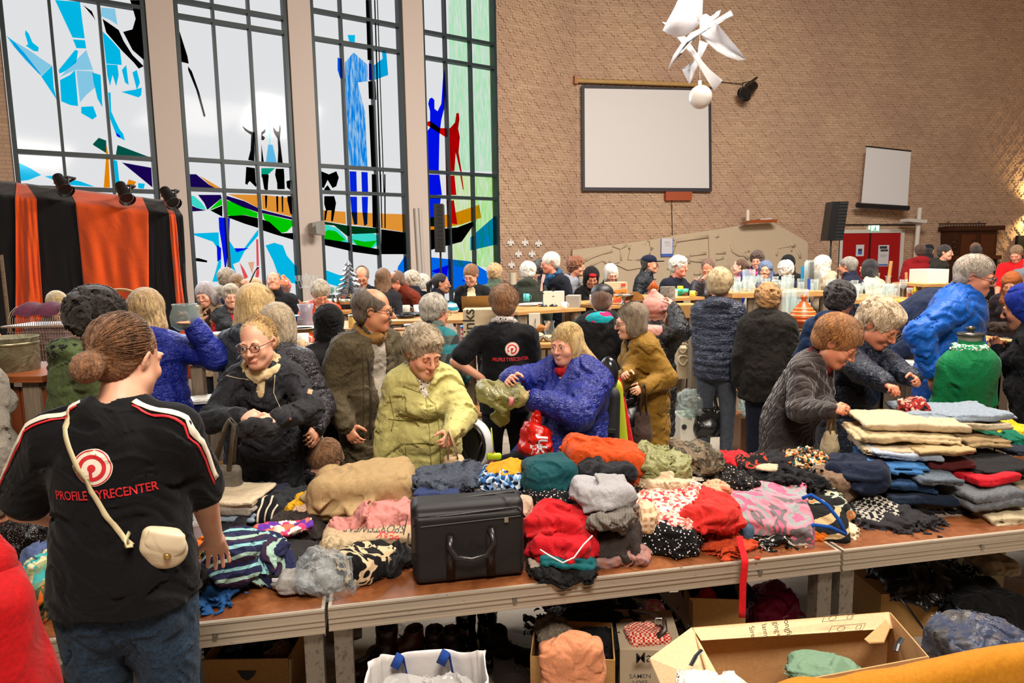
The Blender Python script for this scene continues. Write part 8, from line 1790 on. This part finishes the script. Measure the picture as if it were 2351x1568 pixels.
def tote(label,top,px0,px1,yt,yb,d,mat,name='tote_bag',thick=.09,hw=.006,bow=0):
 """soft bag hanging from a hand: body plus two handles"""
 a =P(px0,yb,d); b =P(px1,yt,d); w_ =b.x - a.x; h_ =b.z - a.z; e =empty(name,((a.x + b.x)/2,d,a.z),0,label,'bag'); S =Sdf(); S.box((0,0,h_*.46),(w_/2*.92,thick*.32,h_*.46),.022,.01); S.ell((0,0,h_*.28),(w_/2*.98,thick*.55,h_*.28),.04); S.wrinkle(.007,26,(1,1,.7),int(px0),True,1); sdf_obj('bag_body',S,.007,mat,e); T_ =P(*top) - Vector(e.location)
 for s_ in (-1,1): m =MB(); m.tube([(-w_*.22,s_*thick*.25,h_*.86),(T_ + Vector((-w_*.10,s_*.012,-.03))),T_ + Vector((0,s_*.014,0)),(T_ + Vector((w_*.10,s_*.012,-.03))),(w_*.22,s_*thick*.25,h_*.86)],.011,8,flat=.35); m.build('handle',mat,e,True)
 return e
tote('grey felt tote bag hanging from the smiling woman arm',(528,962,3.02),468,556,1062,1165,3.08,cloth('#5c564e','#6e675c',.95,.6)); tote('small cream cotton bag held by the woman in the lime coat',(1030,985,3.18),1018,1066,1040,1110,3.2,cloth('#c4a884')); tote('black leather handbag carried by the woman in the navy puffer jacket',(1632,896,5.72),1593,1664,930,1000,5.7,plain('#18181a',.25,bump=.2,bs=40),'handbag',.16)
tote('brown paper textured bag hanging from the mustard parka woman',(1478,880,4.55),1458,1494,940,1022,4.6,cloth('#54403a')); tote('black shoulder bag of the mustard parka woman',(1455,880,4.65),1428,1468,905,985,4.72,plain('#16181c',.3),'shoulder_bag',.12); tote('cream cotton bag hanging from the copper-haired woman hand',(1910,945,3.6),1890,1924,985,1045,3.62,cloth('#c0ac88'))
G('dark grey knitted hat held in both hands by the smiling woman','heap',(548,948,632,1005),2.98,.12,cloth('#2f2e30',None,.9,.5),0,cat='hat',name='knitted_hat',wr=.009,fq=34,group='x'); bpy.data.objects['knitted_hat'].pop('group'); G('black and red patterned scarf held by the reaching woman','heap',(2068,905,2136,962),3.55,.12,pattern('blotch',['#141012','#8c1a18','#b89c88','#141012'],18),0,cat='scarf',name='held_scarf',wr=.012,fq=50,group='x'); bpy.data.objects['held_scarf'].pop('group')
S =Sdf(); S.box((0,0,0),(.045,.02,.10),.02); S.wrinkle(.004,40); ob =sdf_obj('patterned_bag',S,.008,pattern('leopard',['#cfc8bc','#1c1a1a','#cfc8bc'],34),None,loc=P(722,1005,3.6)); tag(ob,'black and cream patterned cloth hanging above the child','cloth bag')
# shoulder purse of the volunteer
pw =empty('shoulder_purse',P(378,1258,1.72),math.radians(8),'small cream leather purse with gold studs on a long strap','purse'); cream =plain('#cfc0a0',.45,bump=.15,bs=60); S =Sdf(); S.ell((0,0,-.005),(.058,.022,.052),.01); S.box((-.008,0,.020),(.048,.020,.036),.018,.02,rotm((0,12,0))); sdf_obj('purse_body',S,.0035,cream,pw); S =Sdf(); S.ell((.010,-.016,.012),(.050,.012,.036),.01); S.box((.008,-.014,.030),(.046,.010,.022),.01,.015,rotm((0,14,0))); S.wrinkle(.001,60); sdf_obj('flap',S,.0035,plain('#d6c8aa',.4),pw); m =MB(); m.tube([(.014,-.034,-.012),(.014,-.026,-.012)],[.006,.010],16); m.build('gold_stud',metal('#c8a860',.2,scr=False),pw,True)
m =MB(); q0 =Vector((-.050,0,.040)); m.tube([q0 + Vector((.012*math.cos(a) - .012,0,.012*math.sin(a))) for a in [2*PI*i/12 for i in range(13)]],.0022,6); m.tube([q0 + Vector((-.022,0,.012)),q0 + Vector((-.034,0,.028))],.005,8); m.build('gold_clip',metal('#c8a860',.25,scr=False),pw,True)
iv =vr.matrix_world.inverted() if False else None; vloc =Vector(vr.location); toL =lambda p: Matrix.Rotation(-vr.rotation_euler.z,4,'Z') @ (p - vloc)
sp_pts =[toL(P(x,y,1.75)) for x,y in ((150,932),(158,965),(185,1020),(225,1090),(268,1165),(305,1215),(326,1236))]
strip_on(vr,'purse_strap',sp_pts,(0,1,.12),.0065,plain('#c8bc94',.5),'tshirt',.004)
# ------------------------------------------------------------ below and in front of the table
def shoe(label,px,py,d,yaw,L_=.27,mat=None,sole='#2a2420',high=.10,name='shoe',boot=False,laces=True,roll=0):
 c =PZ(px,py,0); d =c.y; e =empty(name,(c.x,d,0),math.radians(yaw),label,'boot' if boot else 'shoe','shoes under the market table'); mat =mat or blackp; S =Sdf(); S.cone((0,.02,.045),(0,-L_*.62,.040),.040,.038,.03,(1,1,1.1)); S.cone((0,.01,.05),(0,.015,high),.042,.045 if not boot else .050,.03); S.ell((0,-L_*.60,.045),(.042,.05,.034),.02); S.plane((0,0,.012),(0,0,-1)); S.cone((0,.015,high - .005),(0,.015,high + .05),.036,.040,.004); S.it[-1] =S.it[-1][:9] + (True,)
 if boot: S.wrinkle(.003,60,ridge=True)
 S.plane((0,0,high + .01),(0,-.2,1)); sdf_obj('upper',S,.0055,mat,e); S =Sdf(); S.cone((0,.025,.012),(0,-L_*.66,.012),.040,.044,.02,(1,1,2.6)); S.plane((0,0,.001),(0,0,-1)); sdf_obj('sole',S,.006,plain(sole,.5),e)
 if laces:
  m =MB()
  for k in range(4): y =-.05 - k*.028; z =.088 - k*.010; m.tube([(-.022,y,z),(0,y - .004,z + .010),(.022,y + .006,z)],.0028,5)
  m.build('laces',plain('#1a1614',.6),e,True)
shoe('dark oxblood lace-up ankle boot under the table',885,1522,3.0,-40,mat=plain('#2c100e',.3),high=.16,boot=True); shoe('brown leather shoe behind the oxblood boot',945,1496,3.2,-60,mat=plain('#4c2414',.35)); shoe('dark brown lace shoe left of the shiny boots',1000,1500,3.2,10,mat=plain('#241410',.35)); shoe('dark brown shoe nearest the shiny black boots',1040,1502,3.2,20,mat=plain('#2a1c16',.4))
shoe('shiny black patent lace boot standing at the left of its pair',1072,1490,3.25,12,mat=plain('#08080a',.06),high=.26,boot=True); shoe('shiny black patent lace boot standing at the right of its pair',1120,1482,3.35,5,mat=plain('#08080a',.06),high=.26,boot=True); shoe('olive black suede high-top with cream sole',1150,1512,3.0,62,mat=cloth('#1e1a14'),sole='#b0a488',high=.13); shoe('brown black high-top with cream sole nearest the paper bag',1165,1575,2.75,75,mat=cloth('#2a221c'),sole='#b0a488',high=.13)
e,w_,h_,dp_ =carton('cardboard_box',470,1512,662,1568,2.62,.34,card,'brown cardboard box with a hand hole full of dark boots',0,op=True,z0=0); part('hand_hole',blackp,lambda m: m.prism([P(x,y,2.618) for x,y in ((545,1540),(588,1540),(584,1550),(570,1562),(556,1556))],Vector((0,-1,0)),.003),e)
part('side_flap',cardw,lambda m: m.prism([P(664,1514,2.62),P(697,1462,2.95),P(704,1568,2.95),P(668,1640,2.62)],Vector((1,0,0)),.004),e)
G('dark boots and fur lining inside the cardboard box','heap',(478,1452,655,1525),2.82,.26,cloth('#1a1512'),0,cat='boots',name='dark_boots',wr=.018,fq=40,group='x'); bpy.data.objects['dark_boots'].pop('group'); G('tan fur trimmed slipper on top of the dark boots','heap',(612,1488,665,1516),2.72,.1,pattern('soft',['#5a4020','#8a6a3c'],90),0,cat='slipper',name='fur_slipper',wr=.007,fq=90,group='x'); bpy.data.objects['fur_slipper'].pop('group')
# white shopping bag with blue handles
wb =empty('shopping_bag',P(985,1568,1.95),math.radians(6),'white woven shopping bag with two dark blue handles','bag'); wb.location.z =0; zt =P(985,1545,1.95).z; wwp =plain('#cdc9c6',.4,bump=.3,bs=14); m =MB(); bwid,bdep =.185,.12
def bagw(u,v): a =2*PI*u; cx =math.copysign(abs(math.cos(a)) ** .45,math.cos(a))*bwid; cy_ =math.copysign(abs(math.sin(a)) ** .45,math.sin(a))*bdep; f =1 + (.05*math.sin(v*5 + a*3) + .02*math.sin(a*11 + v*9) + .012*math.sin(a*23 - v*14))*v; return (cx*f,cy_*f + .008*math.sin(a*5)*v,zt*v*(1 + .02*math.sin(a*3 + 1)*v + .008*math.sin(a*9)))
m.grid(bagw,121,24); ob =m.build('bag_body',wwp,wb,True); sm =ob.modifiers.new('s','SOLIDIFY'); sm.thickness =.004
bh_ =cloth('#123a86',None,.8,.8); 
for (x0,x1) in ((-.09,.055),):
 for y,s_ in ((-bdep - .006,1),): 
  for xx in (x0,x1): m =MB(); m.tube([(xx - .02,bdep - .05,zt - .02),(xx,bdep - .03,zt + .012),(xx + .012,bdep - .02,zt - .03),(xx + .035,bdep - .035,zt - .16)],.019,8,flat=.15); m.build('handle',bh_,wb,True)
S =Sdf(); S.ell((0,0,zt - .13),(.155,.095,.10),.02); S.warps =[(.012,22,1)]; S.wrinkle(.022,34,(1,1,.6),ridge=True); sdf_obj('crumpled_film',S,.007,glassy('#e4e2e0',.5,.15,'white_film'),wb)
# paper bag with peach cloth, black fur, cartons
e,w_,h_,dp_ =carton('paper_bag',1226,1510,1420,1568,2.35,.26,card,'brown paper bag with a peach cloth and white lining hanging over it',-6,'bag',True,z0=0)
G('peach coloured cloth hanging over the brown paper bag','drape',(1236,1440,1388,1640),2.26,.10,cloth('#cf8a64','#c07c58',.8,.6,.3,.4),0,cat='cloth',name='peach_cloth',wr=.007,fq=22,group='x',tilt=-12,n=1); bpy.data.objects['peach_cloth'].pop('group'); G('grey brown fur hat behind the peach cloth','heap',(1236,1425,1312,1480),2.5,.16,pattern('soft',['#4a4036','#766a5c'],120),0,cat='hat',name='fur_hat',wr=.006,fq=100,group='x'); bpy.data.objects['fur_hat.001'].pop('group')
G('black fluffy coat spilling from the cartons','heap',(1285,1400,1500,1530),2.60,.36,pattern('soft',['#050506','#141416'],120),0,cat='coat',name='fluffy_coat',wr=.010,fq=60,group='x'); bpy.data.objects['fluffy_coat'].pop('group'); G('very dark brown leather bags pushed under the table','heap',(1260,1375,1520,1440),2.9,.4,plain('#140a0a',.35),0,cat='bags',name='leather_bags',wr=.02,fq=26,group='x'); bpy.data.objects['leather_bags'].pop('group')
m =MB(); c0 =P(1460,1405,2.62); m.tube([p - c0 for p in (P(1460,1405,2.62),P(1500,1412,2.55),P(1525,1425,2.5),P(1527,1445,2.48),P(1498,1472,2.46))],.011,8,flat=.3); ob =m.build('leather_strap',plain('#2c1c16',.4),None,True,c0); tag(ob,'dark brown leather strap with silver buckle under the table','strap'); m =MB(); p =P(1512,1426,2.49) - c0; m.tube([p + Vector((.012*a,0,.012*b)) for a,b in ((-1,1),(1,1),(1,-1),(-1,-1),(-1,1))],.002,5); m.build('buckle',steel,ob)
G('red and white gingham cloth under the table','drape',(1440,1442,1532,1478),2.5,.12,pattern('checks',['#b01c1c','#d8b8a0'],110),8,cat='cloth',name='gingham_cloth',wr=.005,fq=30,group='x',base=None); bpy.data.objects['gingham_cloth'].pop('group'); G('pink and white floral fabric under the table','drape',(1486,1378,1526,1420),2.75,.1,pattern('floral',['#d87090','#e0d0cc','#b8a0b0'],70),0,cat='cloth',name='floral_fabric',wr=.005,group='x'); bpy.data.objects['floral_fabric'].pop('group')
e,w_,h_,dp_ =carton('fruit_carton',1430,1492,1575,1600,2.42,.3,plain('#a89880',.6),'printed fruit carton with handwritten style lettering',-4,z0=0); text_on('lettering','Mand',.058,P(1492,1505,2.40),(1,0,.1),(0,0,1),plain('#1a1512'),e,.004,.9,.012); text_on('lettering','SAMEN\nLOSS',.026,P(1468,1556,2.40),(1,0,0),(0,0,1),plain('#3c3a3a'),e,.004,1,.012)
e,w_,h_,dp_ =carton('open_cardboard_box',1592,1374,1720,1440,2.75,.32,card,'open brown cardboard box holding an orange hat',-6,op=True,z0=0); part('outer_flap',plain('#a49c94',.7),lambda m: m.prism([P(1512,1362,2.95),P(1568,1358,2.95),P(1590,1382,2.72),P(1590,1450,2.72),P(1565,1440,2.8)],Vector((0,-.2,.1)).normalized(),.004),e)
G('navy clothing inside the open box','heap',(1572,1345,1718,1392),2.92,.2,cloth('#0f1420'),0,wr=.012,group='x'); G('bright orange red pointed hat with purple pompom','heap',(1600,1350,1642,1394),2.86,.08,cloth('#d8301c'),0,cat='hat',name='orange_hat',wr=.004,group='x'); bpy.data.objects['orange_hat'].pop('group')
G('magenta velvet bag between box and table leg','heap',(1722,1325,1842,1440),2.95,.3,cloth('#8c0c44','#6a0834',.5,.1),0,cat='bag',name='velvet_bag',base=0,wr=.014,fq=18,group='x'); bpy.data.objects['velvet_bag'].pop('group')
G('black studded handbag under the right deck','heap',(2000,1285,2205,1420),3.1,.4,plain('#0b0b0e',.35),0,cat='bag',name='black_handbag',base=.2,wr=.012,fq=24,group='x'); bpy.data.objects['black_handbag'].pop('group'); G('glossy black and blue rubbish bag under the right deck','heap',(2080,1280,2200,1340),3.2,.3,plain('#0a1830',.12),0,cat='plastic bag',name='rubbish_bag',wr=.02,fq=34,group='x'); bpy.data.objects['rubbish_bag'].pop('group')
m =MB(); c0 =P(2060,1370,2.85); m.tube([p - c0 for p in (P(2055,1360,2.88),P(2085,1395,2.85),P(2110,1430,2.8),P(2125,1450,2.8))],.009,8,flat=.5); ob =m.build('bag_strap',plain('#0a0a0c',.3),None,True,c0); tag(ob,'black studded strap hanging from the handbag','strap')
carton('cardboard_box',2010,1360,2160,1440,3.0,.4,card,'brown cardboard box behind the black handbag',4,z0=0); carton('dark_box',1962,1322,2010,1440,3.2,.3,plain('#2c0f14',.4),'dark maroon box beside the right table leg',z0=0); e,w_,h_,dp_ =carton('up_carton',2190,1264,2310,1420,3.3,.4,plain('#96886c',.7),'beige carton printed with the word up',0,z0=0); text_on('printed_word','up',.19,P(2224,1300,3.3),(1,0,.08),(0,0,1),plain('#14120f'),e,.02,.9,.004)
G('beige plush toy leaning on the beige carton','heap',(2240,1262,2332,1322),3.1,.2,cloth('#8c7c64'),0,cat='plush toy',name='plush_toy',wr=.006,fq=60,group='x'); bpy.data.objects['plush_toy'].pop('group'); G('black bag lying in front of the beige carton','heap',(2180,1320,2380,1440),2.9,.4,cloth('#0a0a0d'),0,cat='bag',name='black_bag',base=0,wr=.012,group='x'); bpy.data.objects['black_bag'].pop('group')
G('clear plastic bag filled with blue and grey clothing at the lower right','heap',(2170,1375,2400,1510),2.1,.36,pattern('soft',['#2a3448','#585450','#3c4660','#7a7068'],7,rough=.25),0,cat='plastic bag',name='clothes_bag',base=.1,wr=.014,fq=24,group='x'); bpy.data.objects['clothes_bag'].pop('group')
# foreground cardboard box
fb =empty('large_cardboard_box',P(1830,1568,1.9),0,'large open cardboard box with handwriting and folded flaps in the foreground','box'); fb.location.z =0
B1,B2 =P(1590,1442,2.06),P(2042,1406,2.12); F1,F2 =P(1640,1600,1.62),P(2130,1508,1.74); dn =lambda p,k: Vector((p.x,p.y,k)); zb_ =.30; YN =Vector((0,1,0))
cb1 =cloth('#bd9365','#b0875a',.9,.05,.1,.08,name='cardboard_brown',sheen=0); cb2 =cloth('#d6b48e','#caa780',.85,.05,.08,.06,name='cardboard_light',sheen=0)
def panel(nm,pts,mt,n=None): a,b,c =Vector(pts[0]),Vector(pts[1]),Vector(pts[2]); n =(b - a).cross(c - a).normalized(); part(nm,mt,lambda m: m.prism(pts,n,.004),fb)
panel('back_wall',[B1,B2,dn(B2,zb_),dn(B1,zb_)],cb1); panel('right_wall',[B2,F2,dn(F2,zb_),dn(B2,zb_)],cb1); panel('left_wall',[B1,F1,dn(F1,zb_),dn(B1,zb_)],cb1); panel('front_wall',[F1,F2,dn(F2,zb_),dn(F1,zb_)],cb1); panel('box_bottom',[dn(B1,zb_),dn(B2,zb_),dn(F2,zb_),dn(F1,zb_)],cb1)
off_ =P(1605,1460,2.02) - B1; panel('back_flap',[B1,B2,B2 + Vector((.02,-.045,-.028)),B1 + off_*.9 + Vector((0,-.03,0))],cb2)
panel('left_flap',[B1 + Vector((-.005,0,0)),P(1490,1513,1.88),P(1545,1640,1.72),P(1665,1585,1.70)],cb2); panel('corner_flap',[P(2035,1425,2.08),P(1985,1470,1.98),P(1995,1478,1.95),P(2030,1476,1.97),P(2045,1440,2.05)],cb1)
def blade_hole(nm,pts,r): part(nm,blackp,lambda m: m.tube(pts,r,8,flat=.25),fb)
blade_hole('hand_hole',[P(1612,1492,1.79),P(1598,1506,1.78),P(1586,1528,1.76)],.007); blade_hole('hand_hole',[P(2072,1465,1.86),P(2062,1478,1.85),P(2057,1495,1.83)],.008); fl_ =Vector((0,-.012,0))
ud =(B2 - B1).normalized()
for i,(tx,x,y,sz) in enumerate((('Siren',1726,1452,.024),('lanny',1755,1447,.024),('ging+',1782,1442,.024),('Longfit',1806,1436,.026))):
 c =P(x,y,1.985); text_on('handwriting',tx,sz,c,(.25,.1,-1),(1,.1,.25),plain('#4c3626'),fb,.0,1.1,.006)
def icon(m):
 for (x,y,s_) in ((1925,1418,.9),(1945,1442,1.0)):
  c =P(x,y,2.03 if s_ < 1 else 1.99); u =ud; v_ =Vector((.15,-.3,.95)).normalized()
  q =[c + u*a*.055*s_ + v_*b*.014*s_ for a,b in ((-1,-1),(1,-1),(1,1),(-1,1),(-1,-1))]; m.tube(q,.0009,4); m.tube([c + u*(-.02 + .012*math.cos(t_)) + v_*.010*math.sin(t_) for t_ in [2*PI*k/14 for k in range(15)]],.0009,4); m.tube([c + u*.03 + v_*.008,c + u*.03 - v_*.008,c + u*.045 - v_*.008,c + u*.045 + v_*.008,c + u*.03 + v_*.008],.0009,4)
part('printed_icons',plain('#6c4c34'),icon,fb)
G('sage green sweatshirt in the large cardboard box','heap',(1838,1520,2000,1600),1.86,.20,cloth('#6f8a70','#62806a',.9,.3,.2,.2),-12,cat='clothes',wr=.010,fq=18,name='sage_sweatshirt',group='x',n=2)
# mustard cloth over a rail, cream fur, red coat
ra_,rb_ =P(1640,1600,1.28),P(2480,1465,1.42); mu =cloth('#b47614','#a56a0e',.75,.15,.2,.3,5)
def mus_(u,v):
 p =ra_.lerp(rb_,u); a =(v - .5)*2; wv =.010*math.sin(u*34)*max(0,.55 - u)*2 + .006*math.sin(u*9 + 1); nrm =Vector((-ED.y,ED.x,0))
 if abs(a) < .18: t_ =a/.18*PI/2; return p + nrm*.035*math.sin(t_) + UP*(.035*math.cos(t_) - .035 + wv)
 k =(abs(a) - .18)/.82; return p + nrm*math.copysign(.035 + .02*k + .02*math.sin(u*26 + 1)*k,a) + UP*(-.035 - k*.75 + wv)
m =MB(); m.grid(mus_,120,44); ob =m.build('mustard_cloth',mu,None,True); tag(ob,'mustard yellow velvet cloth draped over a rail in the foreground','cloth'); sm =ob.modifiers.new('s','SOLIDIFY'); sm.thickness =.006
rl_ =empty('clothes_rail',(0,0,0),0,'dark clothes rail under the mustard yellow cloth','clothes rail'); part('rail',blackm,lambda m: m.tube([ra_ - UP*.055 - ED*.1,rb_ - UP*.055],.012,8),rl_)
for q_ in (ra_ - ED*.08,rb_): part('post',blackm,lambda m: m.tube([q_ - UP*.055,Vector((q_.x,q_.y,0))],.014,8),rl_)
G('cream fluffy garment at the bottom edge beside the mustard cloth','heap',(1590,1585,1752,1690),1.25,.18,pattern('soft',['#d8c4a8','#f0e4d4','#cdb69a'],60),0,cat='garment',name='fluffy_garment',wr=.005,fq=120,group='x',res=.004)
for n_ in ('fluffy_garment','sage_sweatshirt'): bpy.data.objects[n_].pop('group')
rc_ =empty('red_coat',P(-20,1500,1.08),0,'bright red coat hanging very close at the bottom left corner','coat'); rc_.location.z =0; S =Sdf(); L2 =lambda x,y,d: P(x,y,d) - Vector(rc_.location); S.cone(L2(-80,1350,1.12),L2(-100,1620,1.12),.075,.125,.08); S.cone(L2(0,1400,1.1),L2(10,1700,1.1),.045,.080,.06); S.cone(L2(-100,1620,1.12),L2(-80,2200,1.12),.125,.20,.08); S.wrinkle(.006,14,(1,1,.5),3,True,1); sdf_obj('coat_body',S,.006,cloth('#b0050c','#98040a',.75,.15,.2,.2),rc_); S =Sdf(); S.cone(L2(-40,1300,1.12),L2(-60,1270,1.12),.05,.045,.05); sdf_obj('collar',S,.006,cloth('#b0050c','#98040a',.75,.15,.2,.2),rc_)

SNAP += [(bpy.data.objects['bobble_hat'],at(1046,708,6.0)),(bpy.data.objects['lantern'],at(1508,682,6.95))]
def snap_all():
 """set every item down on the table it stands on, moving it along the line of sight"""
 for o,c in SNAP:
  if o.name.startswith('glass_jar') and c.z > 1.4 and c.y < 4: continue
  if o.get('category') == 'mug' and 'on top of the plates' in o.get('label',''): continue
  px,py =pix(c); best =None
  for (a,u,L_,dep,z) in BOARDS:
   n =Vector((-u.y,u.x,0)); q =PZ(px,py,z) if abs(z - HC) > .02 else c
   t =(q - a).dot(n); s_ =(q - a).dot(u)
   if q.y < 1 or s_ < -.15 or s_ > L_ + .15 or t < -.3 or t > dep + .7: 
    s2 =(c - a).dot(u); t2 =(c - a).dot(n)
    if -.1 < s2 < L_ + .1 and -.1 < t2 < dep + .1 and abs(c.z - z) < .25: q =Vector((c.x,c.y,z)); t =t2
    else: continue
   q =q + n*(max(.07,min(dep - .07,t)) - t); s1 =(q - a).dot(u); q =q + u*(max(.05,min(L_ - .05,s1)) - s1); sc =abs(q.y - c.y) + abs(q.z - c.z)*2
   if sc < 2.2 and (best is None or sc < best[0]): best =(sc,q)
  if best: o.location =Vector(o.location) + (best[1] - c)
snap_all()
def strap_end():
 o =[c for c in vr.children if c.name.startswith('purse_strap')][0]; me =o.data; n =len(me.vertices); p =me.vertices[n - 2].co.copy(); q =me.vertices[n - 5].co.copy(); b_ =toL(Vector(pw.location) + Vector((-.072,-.03,.056)))
 m =MB(); m.tube([q,p + Vector((0,.004,0)),p.lerp(b_,.35) + Vector((0,.035,0)),p.lerp(b_,.7) + Vector((0,.03,0)),b_],.0058,8,flat=.5); m.build('strap_end',plain('#c8bc94',.5),vr,True)
AFTER.append(strap_end)
run_jobs()
for g in AFTER: g()
